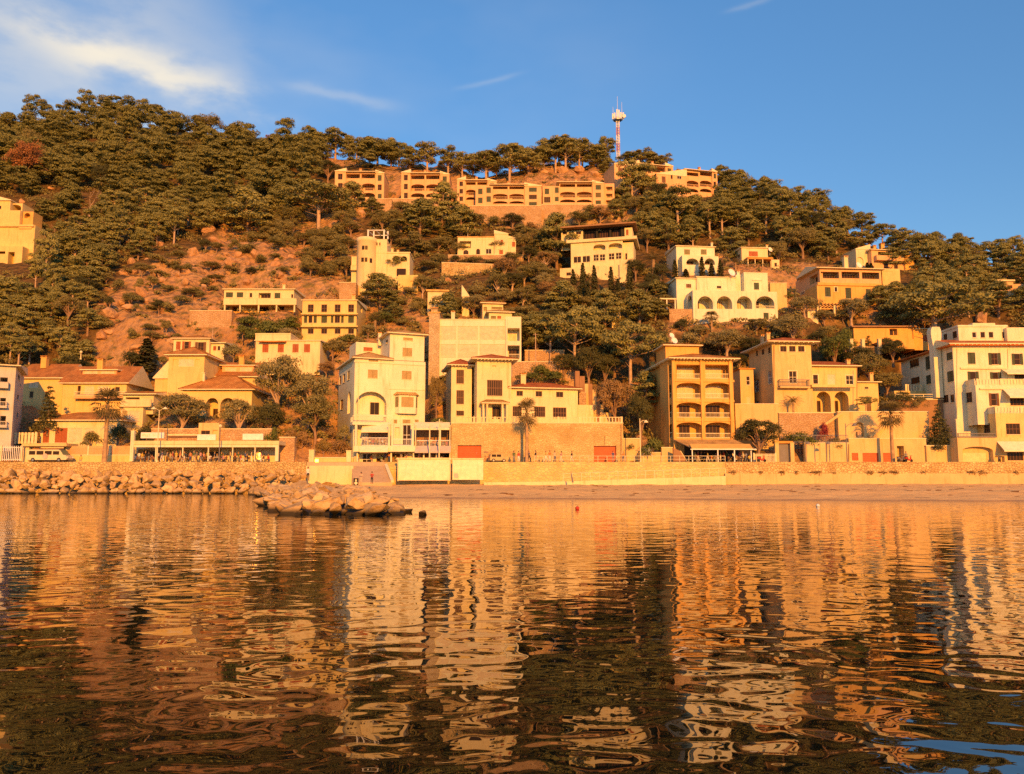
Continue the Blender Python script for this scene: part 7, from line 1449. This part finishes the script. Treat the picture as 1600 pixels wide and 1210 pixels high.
# ---- forest fill
def blocked(px, base, h, w):
    X0, X1, Y0, Y1 = px - w * .38, px + w * .38, base - h, base
    for a, t, c, b_, br in BOX:
        b_ = b_ - min(14, (b_ - t) * .35)
        ov = max(0, min(X1, c) - max(X0, a)) * max(0, min(Y1, b_) - max(Y0, t))
        if ov <= 0: continue
        if br <= base + 2 and ov > .07 * w * h: return True
        if t + 2 < base < b_ + 4 and a - 2 < px < c + 2: return True
    return False
LEFTF = [(-40, 215), (60, 200), (160, 190), (300, 210), (420, 238), (520, 262), (640, 268), (560, 275), (505, 300), (480, 335), (430, 350), (350, 350), (318, 390), (250, 405), (160, 440), (150, 530), (130, 565), (-40, 575)]
REG = [(LEFTF, ['pine'] * 5 + ['tallpine'] * 4 + ['umbrella'] + ['round'], 26, 17, (42, 64), (40, 60), 'pine of the dense forest on the left slope', None),
       ([(1052, 282), (1130, 296), (1230, 338), (1330, 378), (1385, 402), (1320, 412), (1225, 412), (1130, 398), (1035, 395), (1000, 372), (1020, 345)], ['pine'] * 5 + ['tallpine'] * 3 + ['round'], 25, 15, (38, 56), (38, 56), 'pine of the forest on the right slope', None),
       ([(1385, 404), (1470, 414), (1620, 422), (1640, 520), (1570, 500), (1500, 510), (1400, 490), (1380, 440)], ['pine'] * 4 + ['tallpine', 'umbrella'] + ['round'], 26, 16, (42, 58), (44, 58), 'pine of the wood at the right edge', None),
       ([(560, 335), (720, 345), (860, 370), (870, 410), (690, 420), (640, 400), (560, 372)], ['pine', 'round', 'round', 'shrub'], 24, 13, (26, 42), (34, 48), 'tree in the grove below the apartment row', 'l_shrub'),
       ([(655, 420), (870, 425), (880, 470), (1040, 480), (1040, 505), (830, 520), (820, 560), (800, 500), (660, 480)], ['round', 'olive', 'round', 'pine', 'shrub'], 23, 14, (30, 46), (34, 48), 'tree in the mixed garden wood in the middle', None),
       ([(900, 340), (1040, 345), (1050, 400), (1000, 400), (995, 360), (900, 355)], ['pine', 'round'], 26, 15, (30, 44), (32, 44), 'tree behind the glazed house', None),
       ([(1010, 430), (1040, 440), (1040, 500), (1000, 480), (990, 440)], ['round', 'olive'], 24, 15, (30, 40), (30, 40), 'tree right of the cypress row', 'l_dark'),
       ([(340, 350), (560, 350), (550, 440), (480, 450), (470, 395), (350, 380)], ['shrub', 'round', 'shrub', 'round'], 20, 10, (24, 42), (30, 46), 'bushy tree on the crags left of the round tower', 'l_shrub'),
       ([(1220, 500), (1330, 505), (1340, 570), (1285, 600), (1160, 560), (1050, 545), (1060, 520), (1150, 520)], ['olive', 'round', 'shrub'], 28, 16, (30, 42), (32, 44), 'garden tree behind the tower villa', None),
       ([(600, 450), (665, 455), (665, 520), (610, 520), (565, 500), (560, 460)], ['round', 'pine', 'shrub'], 24, 14, (26, 38), (28, 38), 'tree left of the stone pillar', None),
       ([(-20, 570), (230, 575), (225, 590), (190, 575), (20, 590)], ['round', 'shrub'], 26, 12, (24, 36), (30, 40), 'bush under the left forest edge', 'l_shrub'),
       ([(150, 440), (340, 400), (470, 400), (480, 440), (345, 450), (340, 490), (270, 540), (150, 530)], ['shrub', 'shrub', 'round'], 30, 17, (12, 32), (18, 42), 'low shrub scattered on the bare orange slope', None),
       ([(930, 318), (1060, 320), (1050, 380), (940, 350)], ['pine', 'shrub'], 34, 18, (26, 44), (30, 44), 'tree under the stepped apartment blocks', None)]
rf = random.Random(5)
cand = []
for poly, kinds, sx, sy, hr, wr, lab, mt in REG:
    ys = [q[1] for q in poly]; xs = [q[0] for q in poly]; py = min(ys); row = 0
    while py < max(ys):
        px = min(xs) + (row % 2) * sx / 2
        while px < max(xs):
            x, y = px + rf.uniform(-.38, .38) * sx, py + rf.uniform(-.4, .4) * sy
            if bool(inpoly(np.array([x]), np.array([y]), poly)[0]):
                kd = rf.choice(kinds); h = rf.uniform(*hr); w_ = rf.uniform(*wr)
                if kd == 'shrub' and hr[0] > 25: h *= .7
                if kd == 'tallpine': h *= 1.12; w_ *= .8
                if not blocked(x, y, h, w_): cand.append((kd, x, y, h, w_, lab, mt))
            px += sx
        py += sy; row += 1
npine = sum(1 for o in COL.objects if o.get('category') == 'pine tree')
pines = sorted([c for c in cand if c[0] in ('pine', 'tallpine', 'umbrella')], key=lambda c: -c[2]); keep = set(id(c) for c in pines[:max(0, 296 - npine)])
far = []
for c in cand:
    kd, x, y, h, w_, lab, mt = c
    Y = Yg(y); v = at(x, y, Y)
    if any((v.x - a) ** 2 + (Y - b_) ** 2 < (q * .6 + .4) ** 2 for a, b_, q in PLACED): continue
    if kd in ('pine', 'tallpine', 'umbrella') and id(c) not in keep: far.append((kd, v.x, Y, h * Y / F, w_ * Y / F)); continue
    pre = 'tall trunked ' if kd == 'tallpine' else 'rounded leafy ' if kd in ('round', 'olive') and lab.startswith('pine') else 'low bushy ' if kd == 'shrub' and not lab.startswith('low') else ''
    lb = lab if not (kd in ('round', 'olive') and lab.startswith('pine')) else lab.replace('pine of', 'tree of', 1)
    if not lab.startswith('pine'): lb = lab if pre or kd not in ('pine',) else 'pine-like ' + lab
    if kd in ('round', 'olive') and mt is None: mt = rf.choice(['l_shrub', 'l_dark', 'l_olive', 'l_shrub', 'l_dry'] if 'middle' in lab else ['l_shrub', 'l_dark', None])
    put_tree(kd, (v.x, Y, hz(v.x, Y)), h * Y / F, w_ * Y / F, pre + lb, pre + lb + ' group', mt, kd == 'shrub')
def bulk(name, items, mat, protos=None):
    """many crowns and trunks as ONE mesh"""
    vs = []
    for kd, x, y, h, w_ in items:
        cr, tr = random.choice(PROTO[kd]); n_ = len(cr.vertices); co = np.empty(n_ * 3, np.float32); cr.vertices.foreach_get('co', co); co = co.reshape(-1, 3) * np.array([w_ / WID[kd], w_ / WID[kd], h]); a_ = random.uniform(0, 6.28)
        co = np.stack([co[:, 0] * math.cos(a_) - co[:, 1] * math.sin(a_) + x, co[:, 0] * math.sin(a_) + co[:, 1] * math.cos(a_) + y, co[:, 2] + hz(x, y)], -1); vs.append(co)
    o = bpy.data.objects.new(name, quads_mesh(name, np.concatenate(vs), mat)); COL.objects.link(o); return o
for k in range(110):      # the wood goes on past both ends of the view
    px = rf.uniform(1625, 1830) if k < 70 else rf.uniform(-190, -45); y = rf.uniform(425, 640) if k < 70 else rf.uniform(215, 590); Y = Yg(y); v = at(px, y, Y); far.append((rf.choice(('pine', 'tallpine')), v.x, Y, rf.uniform(38, 58) * Y / F, rf.uniform(38, 54) * Y / F))
if far: tag(bulk('far_pine_wood', far, 'l_pine'), 'mass of pine crowns on the upper slopes and outer ends of the hill', 'wood', None, 'stuff')
# scrub between the trees: one mass of small leaves
it = []
for k in range(7000):
    px, py = rf.uniform(-120, 1760), rf.uniform(215, 690); rr_ = np.interp(px, [a for a, _ in RIDGE], [b_ for _, b_ in RIDGE])
    if py < rr_ + 3 or blocked(px, py, 6, 8): continue
    rock = any(bool(inpoly(np.array([px]), np.array([py]), p)[0]) for p in ROCKY)
    if rock and rf.random() < .62: continue
    Y = Yg(py); v = at(px, py, Y); it.append((px, v.x, Y, rf.uniform(.7, 2.0) * (.55 if rock else 1)))
C = np.array([(x, y, hz(x, y) + s_ * .3) for _, x, y, s_ in it]); Q = np.array([(s_, s_, s_ * .7) for *_, s_ in it])
o = bpy.data.objects.new('undergrowth', quads_mesh('undergrowth', leaves(C, Q, 46, .24, 77, .2, .5, .4), 'l_shrub')); COL.objects.link(o); tag(o, 'low scrub covering the ground between the hillside trees', 'scrub', None, 'stuff')
it = []
for k in range(900):
    px = rf.uniform(1140, 1620); it.append((px, rf.uniform(123.3, 123.6)))
C = np.array([((px - 800) / F * 123.4, 123.35, at(px, rf.uniform(737, 744) if rf.random() < .6 else 741, 123.3).z) for px, _ in it if vnoise(np.array([px / 9.0]), np.array([3.0]), 1.0, 5, 2)[0] > .12]); Q = np.full((len(C), 3), .28)
if len(C): o = bpy.data.objects.new('wall_weeds', quads_mesh('wall_weeds', leaves(C, Q, 14, .09, 78, .2, .5, .3), 'l_dry')); COL.objects.link(o); tag(o, 'dry weeds growing along the ledge of the right hand sea wall', 'weeds', None, 'stuff')
# agave
v = at(1013, 712, 128.6); r = empty('agave', v); tag(r, 'big pale agave with curling spiky leaves in the planter', 'agave'); mb = MB()
for i in range(26):
    t = 2.4 * i; e = 1.3 - i * .045; L = 1.5 + .5 * (i % 3) / 2; h_ = Vector((math.cos(t), math.sin(t), 0)); sd_ = Vector((-math.sin(t), math.cos(t), 0)); p0 = Vector((0, 0, .1)); P_ = [p0]; a_ = e
    for s2 in range(4):
        P_.append(P_[-1] + (h_ * math.cos(a_) + Vector((0, 0, math.sin(a_)))) * (L / 4)); a_ -= .28
    ww = [.11, .13, .11, .07, .005]
    for s2 in range(4): mb.quad(P_[s2] - sd_ * ww[s2], P_[s2] + sd_ * ww[s2], P_[s2 + 1] + sd_ * ww[s2 + 1], P_[s2 + 1] - sd_ * ww[s2 + 1])
mb.build('leaves', ['agave'], r)

# ================================================================== PEOPLE
CLO = {'white': (.78, .74, .68), 'black': (.03, .03, .035), 'red': (.50, .06, .04), 'orange': (.62, .22, .06), 'blue': (.07, .10, .22), 'grey': (.25, .24, .23), 'pink': (.60, .30, .28), 'beige': (.55, .43, .28), 'green': (.10, .15, .06), 'yellow': (.65, .48, .10)}
for k, c in CLO.items(): plain('cl_' + k, c, .85)
plain('skin', (.52, .29, .17), .6); plain('hair_dark', (.035, .022, .015), .7); plain('hair_fair', (.30, .18, .08), .7)
def body_mesh(pose):
    V, E, Rd = [], [], []
    def a(p, rd, par=None): V.append(Vector(p)); Rd.append(rd); (E.append((par, len(V) - 1)) if par is not None else None); return len(V) - 1
    sit = pose.startswith('sit'); hz_ = .50 if sit else .93
    pel = a((0, 0, hz_), (.15, .11)); wa = a((0, .0, hz_ + .16), (.125, .095), pel); ch = a((0, .005, hz_ + .36), (.15, .10), wa); nk = a((0, 0, hz_ + .53), (.055, .055), ch)
    hd = a((0, -.02, hz_ + .63), (.075, .085), nk); a((0, -.015, hz_ + .74), (.07, .08), hd); a((0, -.11, hz_ + .645), (.018, .022), hd)
    for s_ in (-1, 1):
        sh = a((s_ * .18, 0, hz_ + .46), (.06, .06), ch)
        if pose in ('stand', 'sit'): el, wr = (s_ * .23, .03, hz_ + .20), (s_ * .20, -.10, hz_ - .02)
        elif pose == 'walk': el, wr = (s_ * .22, .10 * s_, hz_ + .20), (s_ * .21, .16 * s_ - .08, hz_ - .03)
        else: el, wr = (s_ * .24, -.04, hz_ + .22), (s_ * .10, -.28, hz_ + .26)      # holding, playing
        if pose == 'sit': wr = (s_ * .14, -.30, hz_ + .12)
        e = a(el, (.042, .042), sh); w_ = a(wr, (.028, .03), e); d = (Vector(wr) - Vector(el)).normalized(); pm = a(Vector(wr) + d * .06, (.035, .022), w_)
        sdv = Vector((0, 1, 0)) if abs(d.z) > .7 else Vector((1, 0, 0))
        for i, (o_, L) in enumerate(((-.03, .06), (-.01, .075), (.01, .07), (.03, .055))): f1 = a(Vector(wr) + d * (.09 + L * .5) + sdv * o_ + Vector((0, -.01, 0)), (.009, .009), pm); a(Vector(wr) + d * (.08 + L) + sdv * o_ + Vector((0, -.03, -.005)), (.008, .008), f1)
        a(Vector(wr) + d * .07 + sdv * -.055 + Vector((0, -.02, 0)), (.010, .010), pm)
        hp = a((s_ * .09, 0, hz_ - .06), (.09, .09), pel)
        if sit: kn, an, ft = (s_ * .11, -.42, hz_ - .02), (s_ * .11, -.44, .09), (s_ * .12, -.60, .04)
        elif pose == 'walk': kn, an, ft = (s_ * .09, -.14 * s_ - .04, .50), (s_ * .09, -.26 * s_ + .06, .10), (s_ * .09, -.26 * s_ - .10, .05)
        else: kn, an, ft = (s_ * .10, -.02, .49), (s_ * .11, .02, .09), (s_ * .13, -.14, .04)
        k_ = a(kn, (.06, .06), hp); n_ = a(an, (.04, .045), k_); a(ft, (.04, .03), n_)
    me = bpy.data.meshes.new('body_src'); me.from_pydata(V, E, []); o = bpy.data.objects.new('body_src', me); COL.objects.link(o)
    md = o.modifiers.new('s', 'SKIN'); sv = me.skin_vertices[0].data
    for i, rd in enumerate(Rd): sv[i].radius = rd
    sv[0].use_root = True; o.modifiers.new('d', 'SUBSURF').levels = 1
    dg = bpy.context.evaluated_depsgraph_get(); dg.update(); m2 = bpy.data.meshes.new_from_object(o.evaluated_get(dg)); m2.name = 'body'; bpy.data.objects.remove(o)
    m2.materials.clear(); [m2.materials.append(M[q]) for q in ('skin', 'cl_white', 'cl_blue', 'cl_black')]
    for pl in m2.polygons:
        c = pl.center; lowleg = c.z < (.10 if not sit else .11)
        mi = 0
        if lowleg: mi = 3
        elif c.z < hz_ + .04 and (not sit or abs(c.x) < .22) and not (abs(c.x) > .17 and not sit): mi = 2
        elif c.z < hz_ + .50 and (Vector((c.x, c.y)).length < .26 and (abs(c.x) < .22 or c.z > hz_ + .28)) and c.y > -.16: mi = 1
        pl.material_index = mi; pl.use_smooth = True
    hm = MB()
    hm.lathe(0, .01, [(.005, hz_ + .835), (.06, hz_ + .82), (.092, hz_ + .77), (.098, hz_ + .71), (.09, hz_ + .66)], 12); hm.box(-.075, .075, .05, .10, hz_ + .56, hz_ + .70)
    return m2, hm.mesh('hair', ['hair_dark'], True), hz_
POSE = {k: body_mesh(k) for k in ('stand', 'walk', 'sit', 'play', 'sitplay')}
POSE['sitplay'] = POSE['sitplay']
USED = {}
def person(pose, loc, rz, top, trous, where, s_=1.0, hair='dark', extra='', face=None):
    bm_, hm, _ = POSE[pose]; r = empty('person', loc, rz); r.scale = (s_,) * 3
    verb = {'stand': 'standing', 'walk': 'walking', 'sit': 'sitting', 'play': 'standing with raised hands', 'sitplay': 'sitting with hands raised'}[pose]
    lb = f'person in {top} top and {trous} trousers {verb} {where}' + extra; USED[lb] = USED.get(lb, 0) + 1; tag(r, lb, 'person')
    b_ = bpy.data.objects.new('body', bm_); COL.objects.link(b_); b_.parent = r
    for i, mn in ((1, 'cl_' + top), (2, 'cl_' + trous)): b_.material_slots[i].link = 'OBJECT'; b_.material_slots[i].material = M[mn]
    h_ = bpy.data.objects.new('hair', hm); COL.objects.link(h_); h_.parent = r; h_.material_slots[0].link = 'OBJECT'; h_.material_slots[0].material = M['hair_' + hair]
    return r
combos = [(a, c) for a in CLO for c in ('black', 'blue', 'beige', 'grey', 'white') if a != c]; rf.shuffle(combos); CI = {}
def crowd(where, lst):
    for k, (pose, px, Y, z, rz) in enumerate(lst):
        i = CI.get(where, 0); CI[where] = i + 1; t_, c_ = combos[(i * 7 + len(where) * 3) % len(combos)]
        person(pose, ((px - 800) / F * (Y * cP + 3 * sP), Y, z), rz, t_, c_, where, rf.uniform(.95, 1.06), rf.choice(('dark', 'dark', 'fair')))
zf = ZP + .012
# the three on the jetty
def onj(px, py, Y): v = at(px, py, Y); return v
person('stand', onj(481, 752, 103), .5, 'white', 'black', 'on the jetty stones at the left', 1.05)
person('play', onj(564, 759, 104), -.2, 'beige', 'beige', 'by the jetty loudspeaker', 1.0, 'dark')
person('play', onj(581, 757, 106), .1, 'red', 'black', 'on the jetty stones', .95)
v = onj(556, 759, 104); r = empty('loudspeaker', v, .2); tag(r, 'small black loudspeaker box standing on the jetty', 'loudspeaker'); mb = MB(); mb.box(-.32, .32, -.25, .25, 0, .95); sp_ = mb.build('cabinet', ['dark'], r)
for z_, rd in ((.32, .2), (.68, .12)): g = MB(); g.tube([(0, -.26, z_), (0, -.275, z_)], rd, 14); g.build('speaker_cone', ['metal'], r)
mb = MB(); mb.box(-.1, .1, -.05, .05, .953, .99); mb.build('handle', ['metal'], r)
# promenade strollers
crowd('on the promenade by the big retaining wall', [('stand', 803, 126.5, zf, .3), ('stand', 810.5, 126.4, zf, -.2), ('walk', 827, 126.5, zf, 1.3), ('walk', 837, 126.2, zf, -1.4), ('walk', 853, 125.5, zf, 1.5), ('stand', 859, 125.6, zf, .4), ('stand', 867, 125.3, zf, .2), ('walk', 877, 125.4, zf, -1.5), ('walk', 893.5, 125.2, zf, -1.4)])
crowd('beside the right hand red garage door', [('stand', 958, 126.5, zf, .2), ('stand', 974, 126.4, zf, -.3)])
crowd('by the dark doorway in the street wall', [('stand', 1416, 127.4, zf, -.4)]); crowd('under the fan palm at the left', [('sit', 126, 125.2, zf - .2, .3)])
L_ = []
for k in range(40):
    px = 212 + k * 5.3 + rf.uniform(-1.5, 1.5); L_.append((rf.choice(('stand', 'stand', 'sit', 'sit', 'walk')), px, rf.uniform(126.2, 129.2), zf, rf.uniform(-1.6, 1.6) + rf.choice((0, 3.1))))
crowd('in the beach cafe', L_)
DK1, DK0 = at(600, 697, 129).z + .01, at(600, 728, 129).z
crowd('on the upper left bar deck', [(rf.choice(('sit', 'stand', 'sit')), px, 130.2 + (k % 3) * .5, DK1, rf.uniform(-3, 3)) for k, px in enumerate(range(567, 605, 5))])
crowd('on the upper right bar deck', [(rf.choice(('sit', 'stand', 'sit')), px, 130.4 + (k % 3) * .5, at(675, 700, 129.6).z + .01, rf.uniform(-3, 3)) for k, px in enumerate(range(653, 702, 5))])
crowd('on the ground floor of the bar', [(rf.choice(('sit', 'stand')), px, 130.4 + (k % 2) * .5, ZP + .012, rf.uniform(-3, 3)) for k, px in enumerate((560, 580, 596, 602, 608, 618, 627, 635, 655, 662, 672, 680, 690))])
crowd('under the restaurant canopy', [(rf.choice(('sit', 'sit', 'stand', 'walk')), px, 126.0 + (k % 4) * .8, zf, rf.uniform(-3, 3)) for k, px in enumerate(range(1086, 1172, 5))])
# tables, chairs and planters
tb0 = None
def table(label, group, px, Y, z):
    X = (px - 800) / F * (Y * cP + 3 * sP); r = empty('cafe_table', (X, Y, z)); tag(r, label, 'table', group)
    mb = MB(); mb.lathe(0, 0, [(.01, .74), (.4, .74), (.4, .71), (.01, .71)], 12); mb.build('table_top', ['whitepaint'], r); mb = MB(); mb.tube([(0, 0, .03), (0, 0, .71)], .035, 6); mb.lathe(0, 0, [(.24, 0), (.24, .03), (.03, .05)], 10); mb.build('pedestal', ['greypaint'], r)
    for a_ in (1.2, 4.2):
        c = empty('cafe_chair', (X + .68 * math.cos(a_), Y + .68 * math.sin(a_), z), a_ - math.pi / 2); tag(c, 'light chair beside a ' + label, 'chair', 'chairs ' + group)
        mb = MB(); mb.box(-.21, .21, -.21, .21, .43, .47); mb.build('seat', ['wood'], c); mb = MB(); mb.box(-.21, .21, .18, .22, .55, .88); mb.box(-.21, -.17, .181, .219, .47, .55); mb.box(.17, .21, .181, .219, .47, .55); mb.build('backrest', ['wood'], c)
        for sx in (-1, 1):
            for sy in (-1, 1): mb = MB(); mb.box(sx * .19 - .02, sx * .19 + .02, sy * .19 - .02, sy * .19 + .02, 0, .43); mb.build('leg', ['greypaint'], c)
for px in range(222, 425, 23): table('round white table in the beach cafe', 'tables of the beach cafe', px, 127.7, ZP + .01)
for px in range(1092, 1172, 16): table('round white table under the restaurant canopy', 'tables of the restaurant', px, 127.3, ZP + .01)
for px in (575, 592): table('round white table on the upper left bar deck', 'tables of the upper left bar deck', px, 130.6, DK1)
for px in (660, 678, 694): table('round white table on the upper right bar deck', 'tables of the upper right bar deck', px, 130.8, at(675, 700, 129.6).z + .01)
for px, lb in ((1002, 'left swimming'), ): pass
for px, py, lb in ((1278, 791, 'small white mooring buoy near the beach on the right'), (902, 795, 'small red mooring buoy near the beach in the middle')):
    v = atz(px, py, .05); r = empty('buoy', v); tag(r, lb, 'buoy'); mb = MB(); mb.lathe(0, 0, [(.01, -.1), (.12, -.05), (.15, .04), (.1, .12), (.03, .16), (.01, .17)], 12); mb.build('float', ['whitepaint' if 'white' in lb else 'redcloth'], r, True); mb = MB(); mb.tube([(0, 0, .15), (0, 0, .22)], .02, 6); mb.build('ring', ['metal'], r)
# parasol folded on the beach
v = at(896, 757, 117); r = empty('parasol', (v.x, v.y, 1.0)); tag(r, 'closed dark parasol stuck in the sand near the ramp', 'parasol'); mb = MB(); mb.tube([(0, 0, 0), (-.35, 0, 2.2)], .03, 6); mb.build('pole', ['metal'], r); mb = MB(); mb.tube([(-.08, 0, .6), (-.2, 0, 1.3), (-.36, 0, 2.25)], [.14, .12, .02], 8); mb.build('cover', ['greypaint'], r)
